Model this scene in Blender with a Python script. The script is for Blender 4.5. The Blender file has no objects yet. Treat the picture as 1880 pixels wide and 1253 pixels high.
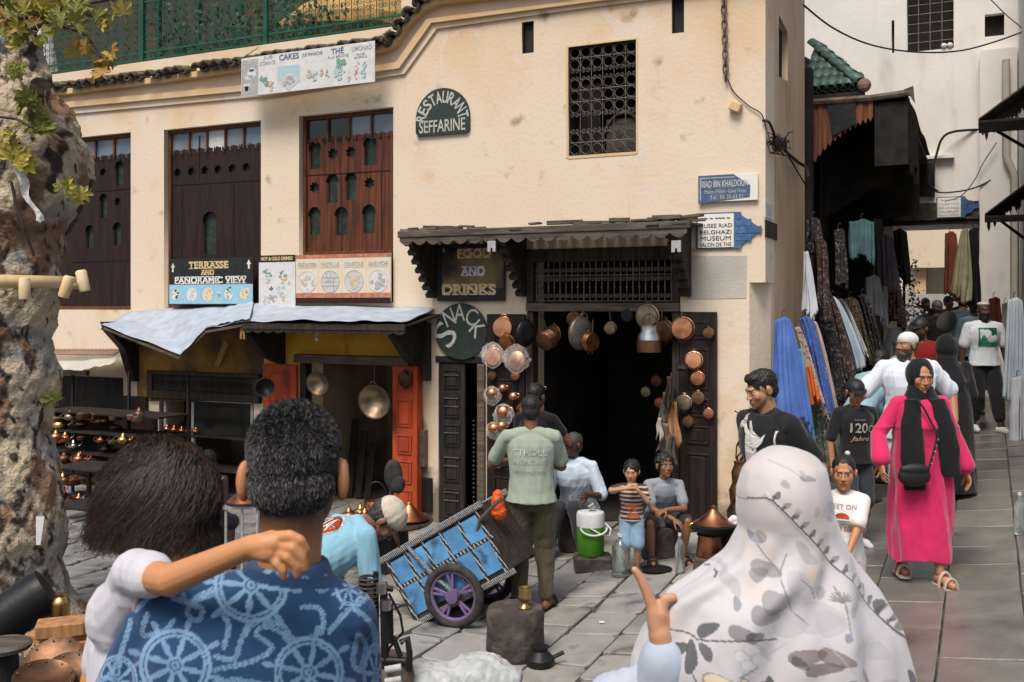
import bpy, bmesh, math, random
import numpy as np
from mathutils import Vector, Matrix
from mathutils.bvhtree import BVHTree
R = math.radians
PI = math.pi
rnd = random.Random(7)
scene = bpy.context.scene
COL = scene.collection

# ---------------------------------------------------------------- camera, sky, sun, exposure
EYE = 2.45
cam_d = bpy.data.cameras.new('camera'); cam = bpy.data.objects.new('camera', cam_d); COL.objects.link(cam)
cam.location = (0, 0, EYE); cam.rotation_euler = (R(90), 0, 0)
cam_d.lens = 35.0; cam_d.sensor_width = 36.0; cam_d.shift_y = -0.0354
cam_d.clip_start = 0.05; cam_d.clip_end = 500
cam_d.dof.use_dof = True; cam_d.dof.focus_distance = 8.8; cam_d.dof.aperture_fstop = 11
scene.camera = cam
W = bpy.data.worlds.new('World'); scene.world = W; W.use_nodes = True
wn = W.node_tree.nodes; wl = W.node_tree.links
SUN_EL, SUN_AZ = 58, 205            # azimuth measured clockwise from +Y (behind and left of the viewer)
sky = wn.new('ShaderNodeTexSky'); sky.sky_type = 'NISHITA'; sky.sun_disc = False
sky.sun_elevation = R(SUN_EL); sky.sun_rotation = R(SUN_AZ); sky.air_density = 1.0; sky.dust_density = 4.0; sky.ozone_density = 0.8
wn['Background'].inputs[1].default_value = 0.10
wl.new(sky.outputs[0], wn['Background'].inputs[0])
sd = bpy.data.lights.new('sun', 'SUN'); sun = bpy.data.objects.new('sun', sd); COL.objects.link(sun)
sd.energy = 2.3; sd.angle = R(24); sd.color = (1.0, 0.935, 0.85)
az, el = R(SUN_AZ), R(SUN_EL)
sdir = Vector((math.sin(az)*math.cos(el), math.cos(az)*math.cos(el), math.sin(el)))
sun.rotation_euler = sdir.to_track_quat('Z', 'Y').to_euler(); sun.location = (0, -5, 20)
scene.view_settings.view_transform = 'Standard'; scene.view_settings.look = 'None'
scene.view_settings.exposure = 0.5; scene.view_settings.gamma = 1; scene.view_settings.use_curve_mapping = False

# ---------------------------------------------------------------- frames of reference
F = 1828.0
AL = R(-25.46)
ex, ey = math.cos(AL), math.sin(AL)      # facade direction (u); into the wall (v) is (-ey, ex)
OX, OY = 2.45, 9.64                      # street corner of the restaurant building
def fw(u, v, z=0.0): return Vector((OX + u*ex - v*ey, OY + u*ey + v*ex, z))
def to_uv(x, y):
    dx, dy = x-OX, y-OY
    return dx*ex + dy*ey, -dx*ey + dy*ex
CU, CV = to_uv(0, 0)
def ray(px, py): return (px-940)/F, 1.0, (560-py)/F
def fp(px, py, off=0.0):                 # sight line meets the plane v = -off
    dx, dy, dz = ray(px, py); du, dv = dx*ex+dy*ey, -dx*ey+dy*ex
    t = (-off-CV)/dv
    return CU+du*t, EYE+dz*t
def sp(px, py, u):                       # sight line meets the plane u = const
    dx, dy, dz = ray(px, py); du, dv = dx*ex+dy*ey, -dx*ey+dy*ex
    t = (u-CU)/du
    return CV+dv*t, EYE+dz*t
def at(px, py, Y): return Vector(((px-940)/F*Y, Y, EYE+(560-py)/F*Y))
def sstep(a, b, x):
    t = min(1, max(0, (x-a)/(b-a))); return t*t*(3-2*t)
def ground(x, y):
    k = 0.12*max(0.0, x-0.3) if x < 14 else 0.12*13.7
    far = 0.5*sstep(5.2, 2.6, y) if x < 20 else 0
    return k*(1-sstep(5.2, 2.6, y)*0.5) + far
def gp(px, py):
    dx, dy, dz = ray(px, py); lo, hi = 0.5, 60.0
    for _ in range(50):
        m = (lo+hi)/2
        if EYE+dz*m > ground(dx*m, m): lo = m
        else: hi = m
    return Vector((dx*lo, lo, EYE+dz*lo))
def on_ground(px, Y):
    x = (px-940)/F*Y; return Vector((x, Y, ground(x, Y)))

# ---------------------------------------------------------------- objects
def tag(o, label=None, cat=None, group=None, kind=None):
    if label: o['label'] = label
    if cat: o['category'] = cat
    if group: o['group'] = group
    if kind: o['kind'] = kind
    return o
def node(name, label, cat, loc=(0, 0, 0), rz=0.0, group=None, kind=None):
    o = bpy.data.objects.new(name, None); COL.objects.link(o); o.empty_display_size = 0.1
    o.location = loc; o.rotation_euler = (0, 0, rz)
    return tag(o, label, cat, group, kind)
def wallnode(name, label, cat, group=None, kind=None):
    return node(name, label, cat, (OX, OY, 0), AL, group, kind)
def copy_tree(o, parent=None):
    c = o.copy(); COL.objects.link(c)
    if parent is not None: c.parent = parent
    for ch in list(o.children): copy_tree(ch, c)
    return c
def link_mesh(name, me, mat, parent=None, smooth=False, loc=None, rot=None):
    o = bpy.data.objects.new(name, me); COL.objects.link(o)
    if mat is not None and not me.materials: me.materials.append(mat)
    if parent is not None: o.parent = parent
    if smooth: me.polygons.foreach_set('use_smooth', [True]*len(me.polygons))
    if loc is not None: o.location = loc
    if rot is not None: o.rotation_euler = rot
    return o
def frame_of(d):
    d = Vector(d).normalized(); a = Vector((0, 0, 1)) if abs(d.z) < 0.95 else Vector((1, 0, 0))
    s = d.cross(a).normalized(); return s, s.cross(d).normalized()
class MB:
    def __init__(s): s.v = []; s.f = []
    def add(s, vs, fs):
        n = len(s.v); s.v += [tuple(p) for p in vs]; s.f += [tuple(i+n for i in f) for f in fs]; return s
    def box(s, x0, x1, y0, y1, z0, z1, m=None):
        vs = [Vector((x, y, z)) for z in (z0, z1) for y in (y0, y1) for x in (x0, x1)]
        if m is not None: vs = [m @ p for p in vs]
        return s.add(vs, [(0, 2, 3, 1), (4, 5, 7, 6), (0, 1, 5, 4), (1, 3, 7, 5), (3, 2, 6, 7), (2, 0, 4, 6)])
    def cbox(s, c, sz, rot=(0, 0, 0)):
        from mathutils import Euler
        m = Matrix.Translation(c) @ Euler(rot).to_matrix().to_4x4()
        return s.box(-sz[0]/2, sz[0]/2, -sz[1]/2, sz[1]/2, -sz[2]/2, sz[2]/2, m)
    def bar(s, p0, p1, w, h, up=(0, 0, 1)):
        p0, p1 = Vector(p0), Vector(p1); d = (p1-p0).normalized(); a = d.cross(Vector(up))
        if a.length < 1e-4: a = d.cross(Vector((0, 1, 0)))
        a.normalize(); b = a.cross(d)
        vs = [p + a*i*w/2 + b*j*h/2 for p in (p0, p1) for i, j in ((-1, -1), (1, -1), (1, 1), (-1, 1))]
        return s.add(vs, [(0, 1, 2, 3), (7, 6, 5, 4), (0, 4, 5, 1), (1, 5, 6, 2), (2, 6, 7, 3), (3, 7, 4, 0)])
    def tube(s, pts, r, n=6, closed=False, caps=True):
        pts = [Vector(p) for p in pts]; m = len(pts); rs = r if isinstance(r, (list, tuple)) else [r]*m
        vs, fs = [], []; prev = None
        for i, p in enumerate(pts):
            if closed: d = pts[(i+1) % m]-pts[i-1]
            else: d = pts[min(i+1, m-1)]-pts[max(i-1, 0)]
            if d.length < 1e-9: d = Vector((0, 0, 1))
            d.normalize()
            if prev is None: a, b = frame_of(d)
            else:
                a = prev - d*prev.dot(d)
                if a.length < 1e-6: a, _ = frame_of(d)
                a.normalize(); b = a.cross(d)
            prev = a
            for k in range(n):
                t = 2*PI*k/n; vs.append(p + (a*math.cos(t)+b*math.sin(t))*rs[i])
        for i in range(m if closed else m-1):
            j = (i+1) % m
            for k in range(n):
                q = (k+1) % n; fs.append((i*n+k, j*n+k, j*n+q, i*n+q))
        if caps and not closed: fs.append(tuple(range(n))); fs.append(tuple((m-1)*n+k for k in reversed(range(n))))
        return s.add(vs, fs)
    def lathe(s, prof, n=24, c=(0, 0, 0), m=None, ang=2*PI):
        vs, fs = [], []; c = Vector(c); full = abs(ang-2*PI) < 1e-6; k2 = n if full else n+1
        for r, z in prof:
            for k in range(k2):
                t = ang*k/n; p = Vector((r*math.cos(t), r*math.sin(t), z))
                if m is not None: p = m @ p
                vs.append(p+c)
        for i in range(len(prof)-1):
            for k in range(n):
                q = (k+1) % k2; fs.append((i*k2+k, i*k2+q, (i+1)*k2+q, (i+1)*k2+k))
        return s.add(vs, fs)
    def disc(s, c, r, nrm=(0, 0, 1), n=20, thick=0.0):
        a, b = frame_of(nrm); c = Vector(c); nrm = Vector(nrm).normalized()
        p = [c+(a*math.cos(2*PI*k/n)+b*math.sin(2*PI*k/n))*r for k in range(n)]
        if not thick: return s.add(p, [tuple(range(n))])
        q = [x+nrm*thick for x in p]
        return s.add(p+q, [tuple(range(n)), tuple(n+k for k in reversed(range(n)))]+[(k, n+k, n+(k+1) % n, (k+1) % n) for k in range(n)])
    def sphere(s, c, r, n=10, m=7, rot=None):
        rr = r if isinstance(r, (tuple, list)) else (r, r, r); c = Vector(c); vs = []; fs = []
        for i in range(m+1):
            t = PI*i/m
            for k in range(n):
                a = 2*PI*k/n; p = Vector((rr[0]*math.sin(t)*math.cos(a), rr[1]*math.sin(t)*math.sin(a), rr[2]*math.cos(t)))
                if rot is not None: p = rot @ p
                vs.append(c+p)
        for i in range(m):
            for k in range(n):
                q = (k+1) % n; fs.append((i*n+k, (i+1)*n+k, (i+1)*n+q, i*n+q))
        return s.add(vs, fs)
    def prism(s, pts, y0, y1):            # outline in x,z extruded along y (convex or simple)
        n = len(pts); vs = [(x, y0, z) for x, z in pts]+[(x, y1, z) for x, z in pts]
        return s.add(vs, [tuple(range(n)), tuple(n+k for k in reversed(range(n)))]+[(k, n+k, n+(k+1) % n, (k+1) % n) for k in range(n)])
    def grid(s, fn, nu, nv):
        vs = [fn(i/nu, j/nv) for j in range(nv+1) for i in range(nu+1)]
        return s.add(vs, [(j*(nu+1)+i, j*(nu+1)+i+1, (j+1)*(nu+1)+i+1, (j+1)*(nu+1)+i) for j in range(nv) for i in range(nu)])
    def mesh(s, name):
        me = bpy.data.meshes.new(name); me.from_pydata(s.v, [], s.f)
        bm = bmesh.new(); bm.from_mesh(me)
        bmesh.ops.remove_doubles(bm, verts=bm.verts, dist=1e-5); bmesh.ops.recalc_face_normals(bm, faces=bm.faces)
        bm.to_mesh(me); bm.free(); return me
    def build(s, name, mat, parent=None, smooth=False, bev=0.0, solid=0.0, loc=None, rot=None, auto=True):
        me = s.mesh(name); o = link_mesh(name, me, mat, parent, smooth, loc, rot)
        if solid: md = o.modifiers.new('s', 'SOLIDIFY'); md.thickness = solid; md.offset = 0
        if bev: md = o.modifiers.new('b', 'BEVEL'); md.width = bev; md.segments = 1; md.limit_method = 'ANGLE'
        if smooth and auto: me.set_sharp_from_angle(angle=R(50))
        return o
_fontcache = {}
def curve_mesh(cu):
    o = bpy.data.objects.new('tmp', cu); COL.objects.link(o)
    dg = bpy.context.evaluated_depsgraph_get(); me = bpy.data.meshes.new_from_object(o.evaluated_get(dg))
    bpy.data.objects.remove(o); bpy.data.curves.remove(cu); me.materials.clear(); return me
def plate_mesh(name, outlines, thick, y=0.0):      # first outline outer, the rest holes; in x,z; front face at y
    cu = bpy.data.curves.new(name, 'CURVE'); cu.dimensions = '2D'; cu.fill_mode = 'BOTH'; cu.extrude = thick/2
    for ol in outlines:
        sp_ = cu.splines.new('POLY'); sp_.points.add(len(ol)-1); sp_.use_cyclic_u = True
        for i, p in enumerate(ol): sp_.points[i].co = (p[0], p[1], 0, 1)
    me = curve_mesh(cu)
    me.transform(Matrix(((1, 0, 0, 0), (0, 0, -1, y+thick/2), (0, 1, 0, 0), (0, 0, 0, 1))))
    return me
def plate(name, outlines, thick, mat, parent, y=0.0): return link_mesh(name, plate_mesh(name, outlines, thick, y), mat, parent)
def text_mesh(txt, cx, cz, w, h, y, thick=0.003, bold=0.0, shear=0.0, slab=False, rot=0.0):
    cu = bpy.data.curves.new('t', 'FONT'); cu.body = txt; cu.size = 1; cu.align_x = 'CENTER'; cu.extrude = 0.5; cu.offset = bold; cu.shear = shear; cu.resolution_u = 3
    me = curve_mesh(cu)
    co = np.empty(len(me.vertices)*3); me.vertices.foreach_get('co', co); co = co.reshape(-1, 3)
    mn, mx = co.min(0), co.max(0); s = (mx-mn); s[s < 1e-6] = 1
    x = (co[:, 0]-(mn[0]+mx[0])/2)/s[0]*w; z = (co[:, 1]-(mn[1]+mx[1])/2)/s[1]*h
    if slab: pass
    c, sn = math.cos(rot), math.sin(rot)
    out = np.stack([cx+x*c-z*sn, y-(co[:, 2]+0.5)*thick, cz+x*sn+z*c], 1)
    me.vertices.foreach_set('co', out.ravel()); me.update(); return me
def text(name, txt, cx, cz, w, h, y, mat, parent, **k): return link_mesh(name, text_mesh(txt, cx, cz, w, h, y, **k), mat, parent)
def serif_text(name, txt, cx, cz, w, h, y, mat, parent, bold=0.03):   # heavy letters with slab bars at cap and base line
    o = text(name, txt, cx, cz, w, h, y, mat, parent, bold=bold)
    n = len(txt); mb = MB()
    for i, ch in enumerate(txt):
        if ch == ' ': continue
        x = cx-w/2+(i+0.5)*w/n
        for z in (cz-h/2, cz+h/2): mb.box(x-w/n*0.40, x+w/n*0.40, y-0.0035, y-0.0005, z-h*0.07, z+h*0.07)
    tag(mb.build('serif', mat, o), kind='stuff'); return o
def arc_text(name, txt, cx, cz, rad, a0, a1, h, y, mat, parent, w=None):
    mes = []; n = len(txt)
    for i, ch in enumerate(txt):
        a = a0+(a1-a0)*(i/(n-1) if n > 1 else 0)
        if ch == ' ': continue
        hh = h if not isinstance(h, (list, tuple)) else h[i]
        mes.append(text_mesh(ch, cx+rad*math.cos(a), cz+rad*math.sin(a), (w or h*0.6), hh, y, rot=a-PI/2, bold=0.02))
    for m in mes: link_mesh('letter', m, mat, parent)

# ---------------------------------------------------------------- materials
def c4(c): return (c[0], c[1], c[2], 1)
def mat(name, col, rough=0.75, metal=0.0, col2=None, scale=6.0, lo=0.35, hi=0.65, bump=0.15, bscale=40.0, stretch=(1, 1, 1), spec=0.28, var=0.12, dist=0.0, vcol=False, bdist=0.01, trans=0.0, alpha=1.0, sheen=0.0, detail=5.0):
    m = bpy.data.materials.new(name); m.use_nodes = True; nt = m.node_tree; N = nt.nodes; L = nt.links
    b = N['Principled BSDF']; b.inputs['Roughness'].default_value = rough; b.inputs['Metallic'].default_value = metal
    b.inputs['Specular IOR Level'].default_value = spec
    if trans: b.inputs['Transmission Weight'].default_value = trans
    if sheen: b.inputs['Sheen Weight'].default_value = sheen
    if alpha < 1: b.inputs['Alpha'].default_value = alpha
    tc = N.new('ShaderNodeTexCoord'); mp = N.new('ShaderNodeMapping'); mp.inputs['Scale'].default_value = stretch; L.new(tc.outputs['Object'], mp.inputs[0])
    no = N.new('ShaderNodeTexNoise'); no.inputs['Scale'].default_value = scale; no.inputs['Detail'].default_value = detail; no.inputs['Distortion'].default_value = dist; L.new(mp.outputs[0], no.inputs['Vector'])
    if vcol:
        at_ = N.new('ShaderNodeAttribute'); at_.attribute_name = 'col'; src = at_.outputs['Color']
    else:
        rp = N.new('ShaderNodeMapRange'); rp.inputs[1].default_value = lo; rp.inputs[2].default_value = hi; L.new(no.outputs[0], rp.inputs[0])
        mx = N.new('ShaderNodeMix'); mx.data_type = 'RGBA'; L.new(rp.outputs[0], mx.inputs[0])
        mx.inputs[6].default_value = c4(col); mx.inputs[7].default_value = c4(col2 if col2 else [c*0.7 for c in col]); src = mx.outputs[2]
    if var:
        oi = N.new('ShaderNodeObjectInfo'); n2 = N.new('ShaderNodeTexNoise'); n2.inputs['Scale'].default_value = scale*0.35; L.new(tc.outputs['Object'], n2.inputs['Vector'])
        ad = N.new('ShaderNodeMath'); ad.operation = 'ADD'; L.new(oi.outputs['Random'], ad.inputs[0]); L.new(n2.outputs[0], ad.inputs[1])
        mr = N.new('ShaderNodeMapRange'); mr.inputs[1].default_value = 0.2; mr.inputs[2].default_value = 1.5; mr.inputs[3].default_value = 1-var; mr.inputs[4].default_value = 1+var; L.new(ad.outputs[0], mr.inputs[0])
        mm = N.new('ShaderNodeVectorMath'); mm.operation = 'MULTIPLY'; L.new(src, mm.inputs[0]); L.new(mr.outputs[0], mm.inputs[1]); src = mm.outputs[0]
    L.new(src, b.inputs['Base Color'])
    if bump:
        nb = N.new('ShaderNodeTexNoise'); nb.inputs['Scale'].default_value = bscale; nb.inputs['Detail'].default_value = 6; L.new(mp.outputs[0], nb.inputs['Vector'])
        bp = N.new('ShaderNodeBump'); bp.inputs['Strength'].default_value = bump; bp.inputs['Distance'].default_value = bdist; L.new(nb.outputs[0], bp.inputs['Height']); L.new(bp.outputs[0], b.inputs['Normal'])
    return m
def ramp_mix(m, col, scale, lo, hi, stretch=(1, 1, 1), dist=0.0, zr=None, amount=1.0, coord='Object'):
    """lays one more stain colour over a material's base colour, masked by noise and optionally by a height band"""
    nt = m.node_tree; N = nt.nodes; L = nt.links; b = N['Principled BSDF']; src = b.inputs['Base Color'].links[0].from_socket
    tc = N.new('ShaderNodeTexCoord'); mp = N.new('ShaderNodeMapping'); mp.inputs['Scale'].default_value = stretch; L.new(tc.outputs[coord], mp.inputs[0])
    no = N.new('ShaderNodeTexNoise'); no.inputs['Scale'].default_value = scale; no.inputs['Detail'].default_value = 8; no.inputs['Distortion'].default_value = dist; L.new(mp.outputs[0], no.inputs['Vector'])
    rp = N.new('ShaderNodeMapRange'); rp.inputs[1].default_value = lo; rp.inputs[2].default_value = hi; rp.inputs[4].default_value = amount; rp.interpolation_type = 'SMOOTHSTEP'
    h = no.outputs[0]
    if zr:
        sx = N.new('ShaderNodeSeparateXYZ'); L.new(tc.outputs['Object'], sx.inputs[0])
        zz = N.new('ShaderNodeMapRange'); zz.inputs[1].default_value = zr[0]; zz.inputs[2].default_value = zr[1]; zz.inputs[3].default_value = zr[2]; zz.inputs[4].default_value = zr[3]; L.new(sx.outputs[2], zz.inputs[0])
        ad = N.new('ShaderNodeMath'); ad.operation = 'ADD'; L.new(h, ad.inputs[0]); L.new(zz.outputs[0], ad.inputs[1]); h = ad.outputs[0]
    L.new(h, rp.inputs[0])
    mx = N.new('ShaderNodeMix'); mx.data_type = 'RGBA'; L.new(rp.outputs[0], mx.inputs[0]); L.new(src, mx.inputs[6]); mx.inputs[7].default_value = c4(col)
    L.new(mx.outputs[2], b.inputs['Base Color']); return m
M = {}
M['plaster'] = mat('plaster', (0.70, 0.60, 0.475), 0.92, col2=(0.68, 0.56, 0.42), scale=0.7, lo=0.3, hi=0.7, bump=0.35, bscale=22, var=0, spec=0.2, bdist=0.012)
ramp_mix(M['plaster'], (0.62, 0.36, 0.13), 1.1, 0.52, 0.95, zr=(4.3, 5.0, 0.0, 0.22), amount=0.5)
ramp_mix(M['plaster'], (0.66, 0.60, 0.52), 1.7, 0.62, 0.66, dist=1.5, amount=0.5)
ramp_mix(M['plaster'], (0.60, 0.38, 0.17), 2.2, 0.60, 0.85, zr=(1.6, 3.0, 0.16, 0.0), amount=0.6)
ramp_mix(M['plaster'], (0.40, 0.32, 0.24), 9, 0.62, 0.80, stretch=(1, 1, 0.12), amount=0.25)
ramp_mix(M['plaster'], (0.16, 0.125, 0.09), 3.2, 0.60, 0.80, zr=(0.2, 1.3, 0.28, 0.0), amount=0.9)
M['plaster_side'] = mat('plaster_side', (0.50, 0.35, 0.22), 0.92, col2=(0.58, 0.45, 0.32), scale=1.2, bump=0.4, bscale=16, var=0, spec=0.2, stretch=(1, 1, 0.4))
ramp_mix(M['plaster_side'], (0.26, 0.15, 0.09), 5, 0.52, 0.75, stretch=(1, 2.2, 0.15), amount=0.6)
M['plaster_trim'] = mat('plaster_trim', (0.62, 0.42, 0.2), 0.9, col2=(0.62, 0.47, 0.30), scale=2, bump=0.2, bscale=25, var=0)
M['plaster_white'] = mat('plaster_white', (0.76, 0.73, 0.68), 0.92, col2=(0.70, 0.67, 0.62), scale=1.2, bump=0.3, bscale=14, var=0, spec=0.2)
ramp_mix(M['plaster_white'], (0.33, 0.30, 0.26), 2.5, 0.56, 0.8, stretch=(1, 1, 0.35), amount=0.5)
ramp_mix(M['plaster_white'], (0.60, 0.42, 0.28), 3, 0.56, 0.8, stretch=(1.5, 1.5, 0.2), amount=0.4)
M['cement'] = mat('cement', (0.42, 0.40, 0.36), 0.95, col2=(0.5, 0.46, 0.39), scale=3, bump=0.4, bscale=40, var=0)
M['ochre'] = mat('ochre', (0.72, 0.42, 0.05), 0.85, col2=(0.62, 0.33, 0.04), scale=2.5, bump=0.3, bscale=30, var=0)
ramp_mix(M['ochre'], (0.06, 0.04, 0.025), 3.0, 0.55, 0.75, stretch=(1, 1, 0.4), amount=0.85)
M['shutter_dark'] = mat('shutter_dark', (0.032, 0.014, 0.010), 0.5, col2=(0.014, 0.008, 0.007), scale=3, stretch=(9, 9, 0.7), bump=0.35, bscale=20)
M['shutter_red'] = mat('shutter_red', (0.135, 0.040, 0.018), 0.5, col2=(0.05, 0.018, 0.010), scale=3, stretch=(9, 9, 0.7), bump=0.35, bscale=20)
M['shutter_frame'] = mat('shutter_frame', (0.13, 0.05, 0.02), 0.6, col2=(0.07, 0.025, 0.012), scale=4, stretch=(6, 6, 1), bump=0.3, bscale=20)
M['wood_dark'] = mat('wood_dark', (0.022, 0.016, 0.013), 0.75, col2=(0.055, 0.040, 0.029), scale=3, stretch=(8, 8, 0.8), bump=0.5, bscale=18)
M['wood_door'] = mat('wood_door', (0.026, 0.016, 0.012), 0.5, col2=(0.010, 0.007, 0.006), scale=3, stretch=(8, 8, 0.8), bump=0.4, bscale=18)
M['wood_black'] = mat('wood_black', (0.012, 0.010, 0.009), 0.7, col2=(0.03, 0.024, 0.019), scale=3, stretch=(8, 8, 0.8), bump=0.4, bscale=18)
M['wood_grey'] = mat('wood_grey', (0.13, 0.105, 0.085), 0.85, col2=(0.06, 0.045, 0.035), scale=3, stretch=(1.0, 8, 8), bump=0.6, bscale=18)
M['wood_tan'] = mat('wood_tan', (0.42, 0.22, 0.09), 0.75, col2=(0.26, 0.13, 0.05), scale=4, stretch=(6, 6, 1), bump=0.3, bscale=20)
M['door_red'] = mat('door_red', (0.46, 0.07, 0.022), 0.5, col2=(0.32, 0.05, 0.02), scale=3, stretch=(2, 2, 0.5), bump=0.25, bscale=30)
ramp_mix(M['door_red'], (0.05, 0.018, 0.014), 2.2, 0.56, 0.72, stretch=(1.5, 1.5, 0.7), amount=0.75)
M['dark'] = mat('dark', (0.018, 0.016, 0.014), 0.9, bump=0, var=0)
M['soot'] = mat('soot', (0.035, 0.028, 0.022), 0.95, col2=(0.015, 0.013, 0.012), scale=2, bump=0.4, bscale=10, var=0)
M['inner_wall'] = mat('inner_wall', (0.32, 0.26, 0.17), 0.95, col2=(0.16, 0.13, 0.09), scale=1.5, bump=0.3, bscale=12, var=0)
M['iron'] = mat('iron', (0.07, 0.065, 0.06), 0.55, metal=0.6, col2=(0.10, 0.06, 0.04), scale=20, bump=0.2, bscale=80)
M['iron_grey'] = mat('iron_grey', (0.16, 0.15, 0.145), 0.5, metal=0.5, col2=(0.12, 0.09, 0.07), scale=14, bump=0.2, bscale=80)
M['green_iron'] = mat('green_iron', (0.010, 0.06, 0.038), 0.5, col2=(0.016, 0.085, 0.055), scale=6, bump=0.1)
M['copper'] = mat('copper', (0.56, 0.25, 0.13), 0.36, metal=1.0, col2=(0.26, 0.10, 0.05), scale=9, bump=0.25, bscale=45, bdist=0.004)
M['copper_bright'] = mat('copper_bright', (0.80, 0.43, 0.26), 0.38, metal=1.0, col2=(0.55, 0.24, 0.12), scale=7, bump=0.25, bscale=60, bdist=0.004)
M['copper_old'] = mat('copper_old', (0.22, 0.11, 0.06), 0.5, metal=0.9, col2=(0.07, 0.045, 0.03), scale=8, bump=0.3, bscale=45, bdist=0.004)
M['brass'] = mat('brass', (0.62, 0.42, 0.16), 0.3, metal=1.0, col2=(0.35, 0.22, 0.08), scale=8, bump=0.2, bscale=45, bdist=0.004)
M['steel'] = mat('steel', (0.62, 0.6, 0.57), 0.3, metal=1.0, col2=(0.35, 0.33, 0.3), scale=10, bump=0.15, bscale=60)
M['steel_old'] = mat('steel_old', (0.42, 0.33, 0.22), 0.42, metal=0.9, col2=(0.16, 0.11, 0.07), scale=6, bump=0.5, bscale=26, bdist=0.006)
M['black_metal'] = mat('black_metal', (0.02, 0.02, 0.022), 0.45, metal=0.3, bump=0.15)
M['rubber'] = mat('rubber', (0.022, 0.021, 0.02), 0.85, col2=(0.05, 0.045, 0.04), scale=15, bump=0.4, bscale=60)
M['tarp'] = mat('tarp', (0.40, 0.45, 0.52), 0.6, col2=(0.30, 0.35, 0.42), scale=7, bump=0.5, bscale=9, stretch=(1, 1, 1), var=0.04)
M['tile_dark'] = mat('tile_dark', (0.055, 0.05, 0.04), 0.8, col2=(0.20, 0.15, 0.10), scale=14, lo=0.45, hi=0.7, bump=0.6, bscale=40)
M['tile_green'] = mat('tile_green', (0.05, 0.11, 0.085), 0.35, col2=(0.10, 0.15, 0.12), scale=14, bump=0.3, bscale=50, var=0.35)
M['tile_clay'] = mat('tile_clay', (0.36, 0.22, 0.16), 0.85, col2=(0.20, 0.14, 0.11), scale=9, bump=0.4, bscale=40)
M['white_paint'] = mat('white_paint', (0.72, 0.70, 0.64), 0.6, bump=0.05, var=0.03)
M['cream_paint'] = mat('cream_paint', (0.66, 0.55, 0.36), 0.6, col2=(0.6, 0.42, 0.2), scale=5, bump=0.1, var=0.03)
M['gold_letter'] = mat('gold_letter', (0.62, 0.50, 0.28), 0.6, col2=(0.5, 0.36, 0.16), scale=30, bump=0.05, var=0.02)
M['sign_black'] = mat('sign_black', (0.016, 0.018, 0.019), 0.45, col2=(0.035, 0.037, 0.036), scale=20, lo=0.5, hi=0.8, bump=0.08)
M['sign_green'] = mat('sign_green', (0.022, 0.034, 0.030), 0.5, col2=(0.032, 0.045, 0.040), scale=12, bump=0.12)
M['sign_letter'] = mat('sign_letter', (0.50, 0.50, 0.45), 0.7, col2=(0.36, 0.36, 0.33), scale=40, bump=0.05, var=0.02)
M['sign_blue'] = mat('sign_blue', (0.05, 0.095, 0.19), 0.5, col2=(0.10, 0.15, 0.25), scale=20, bump=0.15)
M['sky_blue'] = mat('sky_blue', (0.24, 0.47, 0.60), 0.6, col2=(0.30, 0.52, 0.62), scale=20, bump=0.03, var=0.02)
M['paper'] = mat('paper', (0.64, 0.64, 0.62), 0.65, col2=(0.56, 0.56, 0.55), scale=14, bump=0.08, bscale=12, var=0.02)
M['paper_warm'] = mat('paper_warm', (0.66, 0.53, 0.38), 0.65, col2=(0.64, 0.58, 0.47), scale=5, bump=0.05, var=0.02)
M['faded_red'] = mat('faded_red', (0.36, 0.11, 0.075), 0.7, col2=(0.48, 0.22, 0.15), scale=16, bump=0.05, var=0.02)
M['faded_grey'] = mat('faded_grey', (0.30, 0.30, 0.30), 0.7, col2=(0.42, 0.42, 0.41), scale=30, bump=0.05, var=0.02)
M['pale_grey'] = mat('pale_grey', (0.46, 0.47, 0.47), 0.7, col2=(0.55, 0.55, 0.54), scale=30, bump=0.05, var=0.02)
M['pale_green'] = mat('pale_green', (0.10, 0.23, 0.17), 0.7, col2=(0.25, 0.38, 0.32), scale=60, bump=0.05, var=0.02)
M['pale_tan'] = mat('pale_tan', (0.52, 0.38, 0.22), 0.7, col2=(0.60, 0.48, 0.32), scale=60, bump=0.05, var=0.02)
M['pale_pink'] = mat('pale_pink', (0.50, 0.32, 0.27), 0.7, col2=(0.6, 0.50, 0.44), scale=60, bump=0.05, var=0.02)
M['pale_teal'] = mat('pale_teal', (0.30, 0.48, 0.52), 0.7, col2=(0.45, 0.56, 0.58), scale=60, bump=0.05, var=0.02)
M['blue_tile'] = mat('blue_tile', (0.035, 0.10, 0.22), 0.3, col2=(0.07, 0.15, 0.28), scale=30, bump=0.1, var=0.25)
M['glass_blue'] = mat('glass_blue', (0.09, 0.12, 0.16), 0.25, col2=(0.17, 0.19, 0.21), scale=3, bump=0.15, bscale=12, spec=0.8, var=0.2)
M['glass_dark'] = mat('glass_dark', (0.012, 0.015, 0.014), 0.15, bump=0.1, spec=0.6)
M['glass_green'] = mat('glass_green', (0.012, 0.022, 0.018), 0.5, col2=(0.03, 0.05, 0.04), scale=12, bump=0.5, bscale=60, spec=0.3)
M['cloth'] = mat('cloth', (1, 1, 1), 0.9, vcol=True, bump=0.25, bscale=260, bdist=0.0015, spec=0.15, var=0.0, sheen=0.15)
M['silk'] = mat('silk', (1, 1, 1), 0.6, vcol=True, bump=0.15, bscale=200, bdist=0.001, spec=0.3, var=0.0, sheen=0.3)
M['skin'] = mat('skin', (1, 1, 1), 0.52, vcol=True, bump=0.12, bscale=160, bdist=0.001, spec=0.4, var=0.0)
M['skin'].node_tree.nodes['Principled BSDF'].inputs['Subsurface Weight'].default_value = 0.08
M['skin'].node_tree.nodes['Principled BSDF'].inputs['Subsurface Radius'].default_value = (0.012, 0.004, 0.002)
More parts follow.
